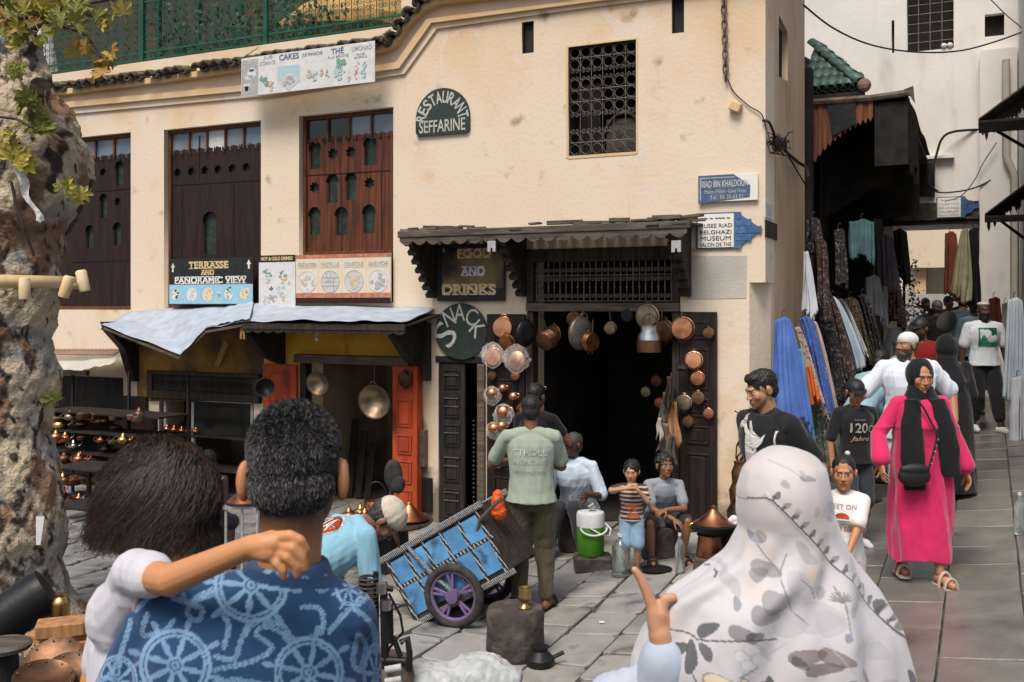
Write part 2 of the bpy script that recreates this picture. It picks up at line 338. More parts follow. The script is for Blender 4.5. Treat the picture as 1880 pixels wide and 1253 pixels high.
M['hair'] = mat('hair', (1, 1, 1), 0.55, vcol=True, bump=0.5, bscale=120, bdist=0.004, spec=0.4, var=0.0)
M['plastic_clear'] = mat('plastic_clear', (0.80, 0.88, 0.90), 0.12, bump=0, trans=0.92, var=0)
M['plastic_bag'] = mat('plastic_bag', (0.85, 0.80, 0.76), 0.25, bump=0.6, bscale=25, alpha=0.22, var=0)
M['white_plastic'] = mat('white_plastic', (0.66, 0.68, 0.70), 0.4, bump=0, var=0.02)
M['green_plastic'] = mat('green_plastic', (0.07, 0.24, 0.015), 0.4, col2=(0.06, 0.20, 0.015), bump=0.05, var=0.02)
M['orange_plastic'] = mat('orange_plastic', (0.75, 0.10, 0.015), 0.5, bump=0.3, bscale=10, var=0.03)
M['purple'] = mat('purple', (0.16, 0.10, 0.22), 0.45, col2=(0.11, 0.08, 0.15), scale=12, bump=0.15)
M['cart_blue'] = mat('cart_blue', (0.10, 0.30, 0.55), 0.55, col2=(0.07, 0.20, 0.38), scale=8, bump=0.35, bscale=14, var=0.15)
ramp_mix(M['cart_blue'], (0.03, 0.035, 0.04), 7, 0.54, 0.66, amount=0.7)
M['stone_dark'] = mat('stone_dark', (0.055, 0.045, 0.038), 0.9, col2=(0.13, 0.11, 0.09), scale=8, lo=0.45, hi=0.75, bump=0.8, bscale=18, bdist=0.02)
M['bulb'] = mat('bulb', (0.6, 0.58, 0.5), 0.2, bump=0, var=0)
M['cable'] = mat('cable', (0.015, 0.014, 0.014), 0.6, bump=0, var=0)
M['rust'] = mat('rust', (0.10, 0.055, 0.035), 0.85, col2=(0.18, 0.15, 0.12), scale=10, bump=0.4, bscale=30)
# ================================================================ people: one continuous body grown from overlapping rounded volumes, clothes as its children
def shape_add(mb, it):
    k = it[0]
    if k == 'ell': mb.sphere(it[1], it[2], 16, 12, it[3] if len(it) > 3 else None)
    elif k == 'cone':
        p0, r0, p1, r1 = Vector(it[1]), it[2], Vector(it[3]), it[4]; mb.tube([p0, p1], [r0, r1], 14); mb.sphere(p0, r0, 12, 8); mb.sphere(p1, r1, 12, 8)
    elif k == 'loft':                     # rings: centre, rx, ry, frame (right, forward)
        vs, fs = [], []; n = 22
        for c, rx, ry, a, b in it[1]:
            for q in range(n): t = 2*PI*q/n; vs.append(Vector(c)+Vector(a)*rx*math.cos(t)+Vector(b)*ry*math.sin(t))
        m = len(it[1])
        for i in range(m-1):
            for q in range(n): fs.append((i*n+q, i*n+(q+1) % n, (i+1)*n+(q+1) % n, (i+1)*n+q))
        fs += [tuple(range(n))[::-1], tuple((m-1)*n+q for q in range(n))]; mb.add(vs, fs)
def grow(items, vox, smooth=4, fac=0.5):
    mb = MB()
    for it in items: shape_add(mb, it)
    me = bpy.data.meshes.new('t'); me.from_pydata(mb.v, [], mb.f); o = bpy.data.objects.new('t', me); COL.objects.link(o)
    bm = bmesh.new(); bm.from_mesh(me); bmesh.ops.recalc_face_normals(bm, faces=bm.faces); bm.to_mesh(me); bm.free()
    r = o.modifiers.new('r', 'REMESH'); r.mode = 'VOXEL'; r.voxel_size = vox; r.adaptivity = 0
    if smooth: s = o.modifiers.new('s', 'SMOOTH'); s.iterations = smooth; s.factor = fac
    dg = bpy.context.evaluated_depsgraph_get(); out = bpy.data.meshes.new_from_object(o.evaluated_get(dg)); bpy.data.objects.remove(o); bpy.data.meshes.remove(me)
    return out
def get_co(me):
    n = len(me.vertices); co = np.empty(n*3); me.vertices.foreach_get('co', co); no = np.empty(n*3); me.vertices.foreach_get('normal', no); return co.reshape(-1, 3), no.reshape(-1, 3)
def set_co(me, co): me.vertices.foreach_set('co', co.ravel()); me.update()
def paint(me, rgb):
    a = me.color_attributes.new('col', 'FLOAT_COLOR', 'POINT'); n = len(me.vertices); d = np.ones((n, 4)); d[:, :3] = np.clip(rgb, 0, 1); a.data.foreach_set('color', d.ravel())
def wob(co, f, seed=0, oct=3):
    """cheap smooth noise in numpy: sums of warped sines, about -1..1"""
    r = np.random.RandomState(seed); out = 0; amp = 1; tot = 0; p = co.copy()
    for o in range(oct):
        for k in range(3):
            d = r.normal(size=3); d /= np.linalg.norm(d); d2 = r.normal(size=3); ph = r.uniform(0, 6.3, 2)
            out = out+amp*np.sin(p@d*f*(1+.3*k)+ph[0]+1.3*np.sin(p@d2*f*.7+ph[1])); tot += amp*.6
        f *= 2.1; amp *= .5
    return out/tot/1.3
def ell(t): return ('ell',)+t
def V(*a): return Vector(a)
def ik(a, b, l1, l2, pole):
    a, b = Vector(a), Vector(b); d = b-a; L = min(d.length, (l1+l2)*.998); dn = d.normalized(); b = a+dn*L
    x = (l1*l1-l2*l2+L*L)/(2*L); h = math.sqrt(max(0, l1*l1-x*x)); p = Vector(pole); p = p-dn*p.dot(dn)
    if p.length < 1e-5: p = Vector((0, 0, 1))
    return a+dn*x+p.normalized()*h, b
def hand_items(w, d, nrm, s=1.0, curl=.35, side=1, spread=.12, fat=1.0):
    """palm, four fingers of unequal length and a thumb; d points down the hand, nrm out of its back, side tells where the thumb sits"""
    d = Vector(d).normalized(); n = Vector(nrm); n = (n-d*n.dot(d)).normalized(); x = d.cross(n)*side; w = Vector(w); it = []
    c = w+d*.045*s; it.append(('loft', [(w+d*.0*s, .024*s, .017*s, x, n), (w+d*.03*s, .036*s, .015*s, x, n), (w+d*.065*s, .041*s, .014*s, x, n), (w+d*.088*s, .036*s, .010*s, x, n)]))
    for k, (off, L) in enumerate(((.030, .070), (.010, .079), (-.011, .074), (-.030, .058))):
        p = w+d*(.084-.004*abs(k-1))*s+x*off*s; dir_ = (d+x*(spread*(1.2-.8*k))).normalized(); r = (.0088-.0005*k)*s*fat; cu = curl*(1+.12*k)
        for seg, f in enumerate((.44, .31, .25)):
            dir_ = (dir_*math.cos(cu)-n*math.sin(cu)).normalized(); q = p+dir_*L*f*s; it.append(('cone', p, r, q, r*.92)); p = q; r *= .92; dir0 = dir_; n2 = n
            cu = curl*1.0
    p = w+d*.02*s+x*.03*s; dir_ = (d*.75+x*.75-n*.25).normalized(); r = .0115*s*fat
    for f in (.038, .032, .026):
        q = p+dir_*f*s; it.append(('cone', p, r, q, r*.9)); p = q; r *= .9; dir_ = (dir_+d*.28-n*.15*(1+curl)).normalized()
    return it
def head_items(H, s, female=False, kid=False):
    """H: 4x4 head matrix (origin mid head, -y is the face); s: scale for a head 0.23 m high"""
    def P(x, y, z): return H @ Vector((x*s, y*s, z*s))
    Rm = H.to_3x3(); j = .9 if female or kid else 1.0; it = []
    E = lambda c, r: it.append(('ell', P(*c), (r[0]*s, r[1]*s, r[2]*s), Rm))
    C = lambda a, ra, b, rb: it.append(('cone', P(*a), ra*s, P(*b), rb*s))
    E((0, .012, .030), (.074, .094, .084)); E((0, -.030, -.030), (.064*j, .062, .078)); E((0, -.045, -.070), (.046*j, .042, .038)); E((0, -.072, -.092), (.018, .018, .016))
    C((-.032, -.083, .026), .011, (.032, -.083, .026), .011)
    C((0, -.088, .008), .0075, (0, -.107, -.026), .0100); E((.011, -.101, -.031), (.008, .009, .007)); E((-.011, -.101, -.031), (.008, .009, .007))
    E((.036, -.056, -.020), (.028, .028, .032)); E((-.036, -.056, -.020), (.028, .028, .032))
    C((-.016, -.088, -.056), .0075, (.016, -.088, -.056), .0075); C((-.012, -.086, -.067), .008, (.012, -.086, -.067), .008)
    for q in (-1, 1):
        E((.031*q, -.076, .004), (.015, .012, .011)); E((.078*q, .012, -.002), (.010, .020, .031)); E((.081*q, .006, .010), (.010, .014, .018))
    return it
def head_paint(co, H, s, skin, hair=(0.01, .008, .007), beard=None, lip=None, browc=None, closed=False):
    """colours of a face: skin tone, lips, brows, eyes, stubble"""
    Hi = np.array(H.inverted()); p = (co@Hi[:3, :3].T+Hi[:3, 3])/s; n = len(co); skin = np.array(skin); rgb = np.tile(skin, (n, 1))
    x, y, z = p[:, 0], p[:, 1], p[:, 2]; near = (np.abs(x) < .1)*(np.abs(z) < .14)*(y < .0)*(y > -.14)
    def mixc(mask, c): m = np.clip(mask, 0, 1)[:, None]*near[:, None]; rgb[:] = rgb*(1-m)+np.array(c)*m
    mixc(np.exp(-((np.abs(x)-.036)**2+(z+.025)**2)/.0006)*.25*(y < -.05), skin*np.array([1.15, .8, .75]))
    if beard is not None:
        b = np.clip((-.030-z)/.012, 0, 1)*(y < -.0)*(1-np.exp(-((x/.021)**2+((z+.061)/.011)**2)**2)); b = np.maximum(b, ((np.abs(x) < .032)*(np.abs(z+.043) < .007)*(y < -.07))*.9); mixc(b*beard[1], beard[0])
    mixc(((x/.024)**2+((z+.0605)/.0105)**2 < 1)*(y < -.074)*.8, lip if lip is not None else skin*np.array([.85, .5, .45])); mixc((np.abs(z+.0612) < .0016)*(np.abs(x) < .022)*(y < -.07), skin*.25)
    for q in (-1, 1):
        ex_ = x-.031*q; ez = z-.004
        bz = .024-.10*np.maximum(0, np.abs(ex_)-.006)+.04*ex_*q; mixc((np.abs(z-bz) < .0030)*(np.abs(ex_) < .020)*(y < -.04)*.9, browc if browc is not None else hair)
        mixc(np.exp(-((ex_/.019)**2+((ez+.001)/.011)**2))*.20*(y < -.04), skin*.45)  # shade of the eye socket painted into the skin colour
        if not closed:
            mixc(((ex_/.0145)**2+((ez)/.0058)**2 < 1)*(y < -.05), (.50, .46, .42)); mixc((ex_**2+ez**2 < .0058**2)*(y < -.05), (.012, .008, .006))
        mixc((np.abs(ez-.0058+.06*np.abs(ex_)) < .0014)*(np.abs(ex_) < .015)*(y < -.05), (.012, .01, .009))
    mixc(((np.abs(x)-.007)**2+(z+.037)**2 < .0030**2)*(y < -.08)*.8, skin*.25)  # nostril shade painted as dark spots on the skin
    return rgb
def finish(me, name, m, rgb, parent, smooth=True):
    paint(me, rgb); o = link_mesh(name, me, m, parent, smooth); return o
class Fig: pass
def figure(loc, heading, H, label, hips=None, lean=0., side=0., twist=0., chest=None, head=(0, 0, 0), Lh=None, Rh=None, Lp=(.3, .6, -.5), Rp=(-.3, .6, -.5), Lf=None, Rf=None, Lk=(0, -1, 0), Rk=(0, -1, 0),
           hs=None, build=1.0, kid=False, female=False, name='person', group=None, hand_pose=None, toe=(0, 0), hipz=None, dirs=None):
    """skeleton in a local frame: the figure faces -y; L is the viewer's right when it faces the viewer"""
    f = Fig(); f.o = node(name, label, 'person', loc, R(heading), group); f.H = H; f.b = build; f.kid = kid; f.female = female
    f.hs = hs or (.235 if H > 1.5 else .225 if H > 1.3 else .21)/.23*(.97 if female else 1)
    hz = hipz if hipz is not None else .525*H; f.hip = V(*(hips or (0, 0)), hz) if not hips or len(hips) == 2 else V(*hips)
    T = Matrix.Rotation(R(lean), 3, 'X') @ Matrix.Rotation(R(side), 3, 'Y') @ Matrix.Rotation(R(twist), 3, 'Z'); f.T = T
    sw = .106*H*build**.5*(.92 if female else 1); f.sw = sw
    sp_ = lambda x, y, z: f.hip+T @ V(x, y, z)
    Lsp = .285*H; f.chest = sp_(0, -.01*H, Lsp*.62); f.neck0 = sp_(0, 0.01*H, Lsp+.018*H); f.sh = {1: sp_(sw, .005*H, Lsp-.020*H), -1: sp_(-sw, .005*H, Lsp-.020*H)}; f.sp = sp_; f.Lsp = Lsp
    hm = Matrix.Rotation(R(head[2]), 3, 'Z') @ Matrix.Rotation(R(head[0]), 3, 'X') @ Matrix.Rotation(R(head[1]), 3, 'Y')
    nk = T @ V(0, 0, 1); nk = (nk+V(0, 0, .6)).normalized(); f.headc = f.neck0+nk*(.022*H)+hm @ V(0, -.012*H, .100*f.hs)
    f.HM = Matrix.Translation(f.headc) @ hm.to_4x4()
    ua, fa = .172*H, .148*H; f.el = {}; f.wr = {}; hands = {1: Lh, -1: Rh}; poles = {1: Lp, -1: Rp}
    for q in (1, -1):
        h = hands[q] or (q*(sw+.03*H), -.02*H, .50*H); f.el[q], f.wr[q] = ik(f.sh[q], h, ua, fa, poles[q])
    hj = .052*H*build**.3; f.hj = {q: f.hip+Matrix.Rotation(R(twist*.3), 3, 'Z') @ V(q*hj, 0, -.01*H) for q in (1, -1)}; th, sh = .245*H, .235*H; f.kn = {}; f.an = {}
    feet = {1: Lf, -1: Rf}; ks = {1: Lk, -1: Rk}
    for q in (1, -1):
        a = feet[q] or (q*hj*1.0, .01*H, .048*H); f.kn[q], f.an[q] = ik(f.hj[q], a, th, sh, ks[q])
    f.toe = toe; f.hp = hand_pose or {}; f.dirs = dirs or {}
    return f
def torso_rings(f, g=0.0, z0=-.02, z1=1.0, belly=1.0, hemw=1.0, chest=1.0):
    """rings of the trunk from hip to neck in the leaning frame, g metres of ease"""
    H, b = f.H, f.b; a = f.T @ V(1, 0, 0); d = f.T @ V(0, 1, 0); fm = f.female
    prof = [(-.30, .096*hemw, .074*hemw), (-.10, .094*hemw, .072*hemw), (.05, .089, .067), (.30, .078*belly, .058*belly), (.45, .080*belly, .060*belly), (.62, .092*chest, .066*chest+(.008 if fm else 0)), (.80, .098, .062), (.90, .092, .054), (.97, .066, .044), (1.03, .040, .034)]
    out = []
    for t, rx, ry in prof:
        if t < z0 or t > z1+.06: continue
        w = b*(1 if t < .8 else 1-(t-.8)*.3); out.append((f.sp(0, -.004*H*(t > .5), f.Lsp*t), rx*H*w+g, ry*H*w+g, a, d))
    return out
def body_items(f, arms=True, legs=True, sleeves=False):
    H, b = f.H, f.b; it = [('loft', torso_rings(f, -.008, -.02))]; s = f.hs
    it += head_items(f.HM, s, f.female, f.kid); it.append(('cone', f.neck0-(f.T @ V(0, 0, .03*H)), .034*H*b**.5, f.HM @ V(0, .012*s, -.055*s), .030*H*b**.3))
    for q in (1, -1):
        it += [('cone', f.neck0-(f.T @ V(0, 0, .012*H)), .026*H, f.sh[q], .025*H), ('cone', f.sh[q], .028*H*b, f.el[q], .0225*H*b), ('cone', f.el[q], .0225*H*b, f.wr[q], .0150*H*b**.5)]
        dr = (f.wr[q]-f.el[q]).normalized(); hp = f.hp.get(q, (.35, None, None)); nr = hp[1] or f.dirs.get(q) or (q, -.0, .15); d = Vector(hp[2]) if len(hp) > 2 and hp[2] else (dr+V(0, -.1, -.2)).normalized()
        it += hand_items(f.wr[q]+dr*.005, d, nr, H/1.75*(.95 if f.female else 1) if not f.kid else H/1.62, hp[0], -1 if q > 0 else 1)
        it += [('cone', f.hj[q], .045*H*b, f.kn[q], .028*H*b), ('cone', f.kn[q], .027*H*b, f.kn[q].lerp(f.an[q], .35), .030*H*b), ('cone', f.kn[q].lerp(f.an[q], .35), .030*H*b, f.an[q], .018*H)]
        it += foot_items(f, q, 0)
    return it
def foot_items(f, q, g):
    H = f.H; t = f.toe[0 if q > 0 else 1]; fd = Matrix.Rotation(R(t), 3, 'Z') @ V(0, -1, 0); a = f.an[q]; z = .020*H+g*.5; b0 = V(a.x, a.y, a.z-.028*H)
    return [('cone', b0-fd*.018*H, .020*H+g, b0+fd*.05*H+V(0, 0, .002*H), .022*H+g), ('cone', b0+fd*.05*H, .021*H+g, b0+fd*.100*H-V(0, 0, .005*H), .015*H+g)]
def skin_body(f, tone, vox, hair=(.01, .008, .007), beard=None, lip=None, closed=False, smooth=3):
    me = grow(body_items(f), vox, smooth, .4); co, no = get_co(me); rgb = head_paint(co, f.HM, f.hs, tone, hair, beard, lip, None, closed)
    rgb *= (1+.06*wob(co, 18, 3))[:, None]; o = finish(me, 'body', M['skin'], rgb, f.o); f.body = o; return o
def cloth_part(f, name, items, vox, col, wr=.006, fr=20., seed=0, smooth=5, pfn=None, m='cloth', hem=None, fold=(1, 1, .35)):
    me = grow(items, vox, smooth, .5); co, no = get_co(me); w = wob(co*np.array(fold), fr, seed); w = np.sign(w)*np.abs(w)**.8; co2 = co+no*(w*wr)[:, None]; set_co(me, co2)
    rgb = np.tile(np.array(col, dtype=float), (len(co), 1))*(1+.05*wob(co, 6, seed+5))[:, None]
    if pfn is not None: rgb = pfn(co, no, rgb)
    return finish(me, name, M[m], rgb, f.o)
def tee(f, col, vox, ease=.012, hem=-.12, sleeve=.55, seed=0, pfn=None, name='shirt', belly=1.0, hemw=1.06, wr=.006, long=False, chest=1.0, extra=None):
    H, b = f.H, f.b; it = [('loft', torso_rings(f, ease, hem, .98, belly, hemw, chest))]
    for q in (1, -1):
        it.append(('cone', f.neck0-(f.T @ V(0, 0, .016*H)), .030*H+ease*.4, f.sh[q], .029*H*b+ease*.3))
        e = f.sh[q].lerp(f.el[q], sleeve if not long else 1); it.append(('cone', f.sh[q], .029*H*b+ease*.3, e, .027*H*b+ease*.75))
        if long: it.append(('cone', f.el[q], .028*H*b+ease, f.el[q].lerp(f.wr[q], .93), .019*H*b+ease*.9))
    if extra: it += extra
    return cloth_part(f, name, it, vox, col, wr, 22, seed, pfn=pfn)
def trousers(f, col, vox, end=.96, ease=.012, seed=1, name='trousers', pfn=None, flare=1.0, wr=.006):
    H, b = f.H, f.b; it = [('loft', torso_rings(f, -.004, -.02, .12, 1, .95))]+[('ell', f.hip-V(0, 0, .03*H), (.085*H*b, .062*H*b, .05*H))]
    for q in (1, -1):
        it.append(('cone', f.hj[q], .048*H*b+ease*.5, f.kn[q], .033*H*b+ease))
        if end > .5: a = f.kn[q].lerp(f.an[q], (end-.5)*2); it += [('cone', f.kn[q], .033*H*b+ease, a, (.022*H+ease)*flare)]
    if end <= .5:
        it = [it[0]]+[('cone', f.hj[q], .048*H*b+ease*.7, f.hj[q].lerp(f.kn[q], end*2), .038*H*b+ease*1.2) for q in (1, -1)]
    return cloth_part(f, name, it, vox, col, wr, 26, seed, pfn=pfn, fold=(1, 1, .8))
def shoes(f, col, vox, g=.008, name='shoe', sole=None, m='cloth'):
    for q in (1, -1):
        me = grow(foot_items(f, q, g), vox, 3); co, no = get_co(me); z0 = co[:, 2].min(); rgb = np.tile(np.array(col, float), (len(co), 1)); rgb[co[:, 2] < z0+.022] = sole if sole is not None else np.array(col)*.5
        finish(me, name, M[m], rgb, f.o)
def sandals(f, col, straps=2, heel=True):
    H = f.H
    for q in (1, -1):
        t = f.toe[0 if q > 0 else 1]; fd = Matrix.Rotation(R(t), 3, 'Z') @ V(0, -1, 0); sd_ = V(-fd.y, fd.x, 0); a = f.an[q]; b0 = V(a.x, a.y, a.z-.052*H); s = MB(); ol = []
        for u, w in ((-.040, .020), (-.02, .026), (.03, .026), (.08, .031), (.11, .026), (.125, .012)): ol.append((u, w))
        pts = [b0+fd*u*H+sd_*w*H for u, w in ol]+[b0+fd*u*H-sd_*w*H for u, w in reversed(ol)]; n = len(pts)
        s.add([p+V(0, 0, .006) for p in pts]+[p-V(0, 0, .012) for p in pts], [tuple(range(n)), tuple(n+k for k in reversed(range(n)))]+[(k, n+k, n+(k+1) % n, (k+1) % n) for k in range(n)])
        so = s.build('sandal', mat('sandal_sole', col, .7), f.o)
        for k in range(straps):
            u = .085-.045*k; MB().tube([b0+fd*u*H+sd_*.03*H*math.cos(x)+V(0, 0, .048*H*math.sin(x)*(1+.35*k)) for x in [PI*i/10 for i in range(11)]], .012, 6).build('strap', mat('sandal_strap', col, .6), so, smooth=True)
def hair_cap(f, col, vox=.007, r=(.083, .101, .088), c=(0, .020, .046), low=None, rough=.006, name='hair', curly=0, extra=None, seed=0, gray=None):
    s = f.hs; H = f.HM; Rm = H.to_3x3(); P = lambda x, y, z: H @ V(x*s, y*s, z*s)
    it = [('ell', P(*c), tuple(q*s for q in r), Rm), ('ell', P(0, .048, -.005), (.072*s, .062*s, .072*s), Rm)]
    if extra: it += [(k, P(*c2), tuple(q*s for q in r2), Rm) for k, c2, r2 in extra]
    me = grow(it, vox, 2); co, no = get_co(me)
    set_co(me, co+no*(wob(co, 150 if not curly else 110, seed)*(rough+curly))[:, None]); rgb = np.tile(np.array(col, float), (len(co), 1))*(1+.5*wob(co, 200, seed+2))[:, None]
    if gray is not None: g_ = np.clip(wob(co, 400, 8)*.5+.5, 0, 1)[:, None]*gray[1]; rgb = rgb*(1-g_)+np.array(gray[0])*g_
    return finish(me, name, M['hair'], rgb, f.o)
def decal(f_o, target, meshes, m, name='print', direction=(0, 1, 0), off=.006, cuts=2):
    """flat print laid onto a garment along a direction"""
    co, no = get_co(target.data); bv = BVHTree.FromPolygons([tuple(c) for c in co], [tuple(p.vertices) for p in target.data.polygons]); d = Vector(direction).normalized()
    for me in meshes:
        bm = bmesh.new(); bm.from_mesh(me); bmesh.ops.triangulate(bm, faces=bm.faces)
        for _ in range(cuts):
            el_ = [e for e in bm.edges if e.calc_length() > .014]
            if el_: bmesh.ops.subdivide_edges(bm, edges=el_, cuts=1)
        for v in bm.verts:
            h = bv.ray_cast(v.co-d*2, d)
            if h[0] is not None: v.co = h[0]-d*off
        bm.to_mesh(me); bm.free(); link_mesh(name, me, m, f_o)
def brim(f, col, width=.075, c=(0, -.085, .050), tilt=-12, name='cap_brim'):
    s = f.hs; H = f.HM; mb = MB(); n = 12
    def P(x, y, z): return H @ V(x*s, y*s, z*s)
    vs = [P(c[0]+.075*math.cos(t), c[1]+.055-.06*math.sin(t), c[2]) for t in [PI*k/n for k in range(n+1)]]+[P(c[0]+.078*math.cos(t), c[1]+.05-(.06+width)*math.sin(t), c[2]+math.sin(R(tilt))*width*math.sin(t)) for t in [PI*k/n for k in range(n+1)]]
    mb.add(vs, [(k, k+1, n+2+k, n+1+k) for k in range(n)]); o = mb.build(name, mat('cap_cloth', col, .85), f.o, smooth=True, solid=.005, auto=False); return o
def stool(loc, r, h, label, m='stone_dark', name='low_stool', cat='stool'):
    s = node(name, label, cat, loc); MB().lathe([(0, 0), (r, 0), (r*1.04, h*.5), (r, h), (0, h)], 14).build('seat', M[m], s); return s
# ================================================================ ground and paving
def ground_sheet():
    xs = sorted(set([-60, -40, -25, -15]+[x*0.5 for x in range(-20, 34)]+[20, 30, 45, 60])); ys = sorted(set([-12, -8, -4]+[y*0.5 for y in range(-2, 60)]+[35, 45, 60, 90, 140]))
    mb = MB(); mb.v = [(x, y, ground(x, y)-0.022) for y in ys for x in xs]; n = len(xs)
    mb.f = [(j*n+i, j*n+i+1, (j+1)*n+i+1, (j+1)*n+i) for j in range(len(ys)-1) for i in range(n-1)]
    m = mat('joint_dirt', (0.03, 0.026, 0.022), 0.95, col2=(0.09, 0.08, 0.07), scale=6, bump=0.6, bscale=30, var=0)
    return tag(mb.build('ground', m, smooth=True), kind='structure')
ground_sheet()
stone_m = []
for i, (a, b, r) in enumerate([((0.27, 0.27, 0.25), (0.16, 0.16, 0.15), 0.45), ((0.22, 0.22, 0.205), (0.30, 0.29, 0.265), 0.5), ((0.30, 0.285, 0.25), (0.20, 0.19, 0.17), 0.55)]):
    m = mat('paving_stone', a, r, col2=b, scale=4, bump=0.55, bscale=24, var=0.22, spec=0.45, bdist=0.012)
    ramp_mix(m, (0.35, 0.35, 0.33), 2.1, 0.60, 0.72, amount=0.55); ramp_mix(m, (0.05, 0.046, 0.042), 4, 0.56, 0.74, amount=0.75); stone_m.append(m)
alley_m = []
for a, b in (((0.15, 0.138, 0.118), (0.09, 0.086, 0.076)), ((0.115, 0.112, 0.10), (0.17, 0.152, 0.125))):
    m = mat('alley_stone', a, 0.30, col2=b, scale=3, bump=0.35, bscale=18, var=0.2, spec=0.6, bdist=0.01)
    ramp_mix(m, (0.05, 0.05, 0.047), 3, 0.58, 0.75, amount=0.6); alley_m.append(m)
pave = node('pavement', None, None, kind='structure')
def paving():
    rs = random.Random(3); stones = []; u = -12.0
    while u < 3.4:
        alley = u > 0.15
        w = rs.uniform(0.40, 0.50) if alley else rs.uniform(0.27, 0.42); v = -6.2+rs.random()*0.4
        while v < 16:
            l = rs.uniform(0.45, 0.72) if alley else rs.uniform(0.22, 0.62)
            inside_wall = (-12 < u+w/2 < -0.2 and v > 0.3)
            if not inside_wall: stones.append((u, u+w, v, v+l, alley))
            v += l
        u += w
    def geo(mb, s, flat):
        u0, u1, v0, v1, al = s; g = 0.005 if al else 0.009; c = 0.007
        j = lambda: rs.uniform(-0.008, 0.008) if not al else rs.uniform(-0.003, 0.003)
        base = [(u0+g+j(), v0+g+j()), (u1-g+j(), v0+g+j()), (u1-g+j(), v1-g+j()), (u0+g+j(), v1-g+j())]
        h = rs.uniform(-0.009, 0.009) if not al else rs.uniform(-0.002, 0.002); tl = (rs.uniform(-1, 1)*0.03, rs.uniform(-1, 1)*0.03)
        cx, cy = (u0+u1)/2, (v0+v1)/2
        if not al:   # broken corners: an eight-cornered top
            pts = []
            for k in range(4):
                p, q, r_ = base[k-1], base[k], base[(k+1) % 4]; f = rs.uniform(0.04, 0.13)
                pts.append((q[0]+(p[0]-q[0])*f, q[1]+(p[1]-q[1])*f)); f = rs.uniform(0.04, 0.13)
                pts.append((q[0]+(r_[0]-q[0])*f, q[1]+(r_[1]-q[1])*f))
            base = pts
        vs = []; n = len(base)
        for lev, ins in ((-0.05, 0.0), (-c+h, 0.0), (h, c)):
            for (a, b) in base:
                d = Vector((cx-a, cy-b)); d.normalize(); a2, b2 = a+d.x*ins*1.4, b+d.y*ins*1.4
                p = fw(a2, b2); p.z = ground(p.x, p.y)+lev+(a2-cx)*tl[0]+(b2-cy)*tl[1]; vs.append(p)
        fs = [tuple(2*n+k for k in range(n))]
        for lv in (0, 1):
            for k in range(n): q = (k+1) % n; fs.append((lv*n+k, lv*n+q, (lv+1)*n+q, (lv+1)*n+k))
        mb.add(vs, fs)
    vis = []
    for s in stones:
        p = fw((s[0]+s[1])/2, (s[2]+s[3])/2); p.z = ground(p.x, p.y)
        if p.y < 4: s_ok = False
        else:
            px = 940+F*p.x/p.y; py = 560+F*(EYE-p.z)/p.y; s_ok = 690 < px < 1885 and py < 1265 and p.y < 12.5 and not (1180 < px < 1600 and py > 1090)
        vis.append((not s_ok, p.y, s))
    vis.sort(key=lambda t: (t[0], t[1]))
    rest = MB(); rest2 = MB()
    for k, (no, y, s) in enumerate(vis):
        if k < 290 and not no:
            mb = MB(); geo(mb, s, False); mb.build('paving_stone', (alley_m if s[4] else stone_m)[rs.randrange(2 if s[4] else 3)], pave)
        else: geo(rest2 if s[4] else rest, s, False)
    tag(rest.build('paving_stones', stone_m[0], pave), kind='stuff'); tag(rest2.build('paving_stones', alley_m[0], pave), kind='stuff')
paving()

# ================================================================ restaurant building
bld = wallnode('restaurant_building', 'cream plastered building with wooden shutters, shops below and a roof terrace', 'building')
def uz(px, py, off=0): return fp(px, py, off)
def rect(px0, px1, pyt, pyb, off=0):
    pm = (px0+px1)/2
    return fp(px0, pyt, off)[0], fp(px1, pyt, off)[0], fp(pm, pyb, off)[1], fp(pm, pyt, off)[1]
OP = {
 'w1': rect(62, 240, 252, 569), 'w2': rect(301, 479, 230, 566), 'w3': rect(549, 722, 205, 556),
 'grille': rect(1043.5, 1168, 80, 283), 'slot1': rect(958, 980, 40, 98), 'slot2': rect(1233, 1256, -40, 61),
 'snack': rect(805, 886, 660, 945), 'main': rect(968, 1249, 455, 940), 'shop3': rect(552, 725, 668, 940),
 'shop2': rect(292, 466, 738, 950), 'shop1': rect(-40, 222, 695, 960)}
for k in ('snack', 'main', 'shop3', 'shop2', 'shop1'):
    a = OP[k]; OP[k] = (a[0], a[1], -0.3, a[3])
ZT = fp(735, 47, -0.0)[1]                       # parapet top under the terrace railing
UL = fp(737, 60)[0]; UC = fp(1376, 520)[0]; ZL = fp(1390, 519)[1]
outer = [(-11.5, -0.6), (UC, -0.6), (UC, ZL), (0, ZL), (0, 9.6), (UL, 9.6), (UL, ZT), (-11.5, ZT)]
holes = [[(a, c), (b, c), (b, d), (a, d)] for a, b, c, d in OP.values()]
plate('wall', [outer]+holes, 0.45, M['plaster'], bld, 0.0)
wm = MB(); wm.add([(x, y, z) for z in (-0.6, ZL) for x, y in ((UC, 0.001), (-0.002, 0.30), (-0.002, 0.449), (UC, 0.449))], [(0, 1, 2, 3), (7, 6, 5, 4), (0, 4, 5, 1), (1, 5, 6, 2), (2, 6, 7, 3), (3, 7, 4, 0)])
wm.build('corner_pier', M['plaster'], bld)
SV = 2.33
s0, s1 = sp(1430, 90, 0)[0], sp(1446, 90, 0)[0]
sw = plate('side_wall', [[(0.451, -0.6), (SV, -0.6), (SV, 9.6), (0.451, 9.6)], [(s0, sp(1438, 150, 0)[1]), (s1, sp(1438, 140, 0)[1]), (s1, sp(1438, 48, 0)[1]), (s0, sp(1438, 38, 0)[1])]], 0.4, M['plaster_side'], bld, 0.0)
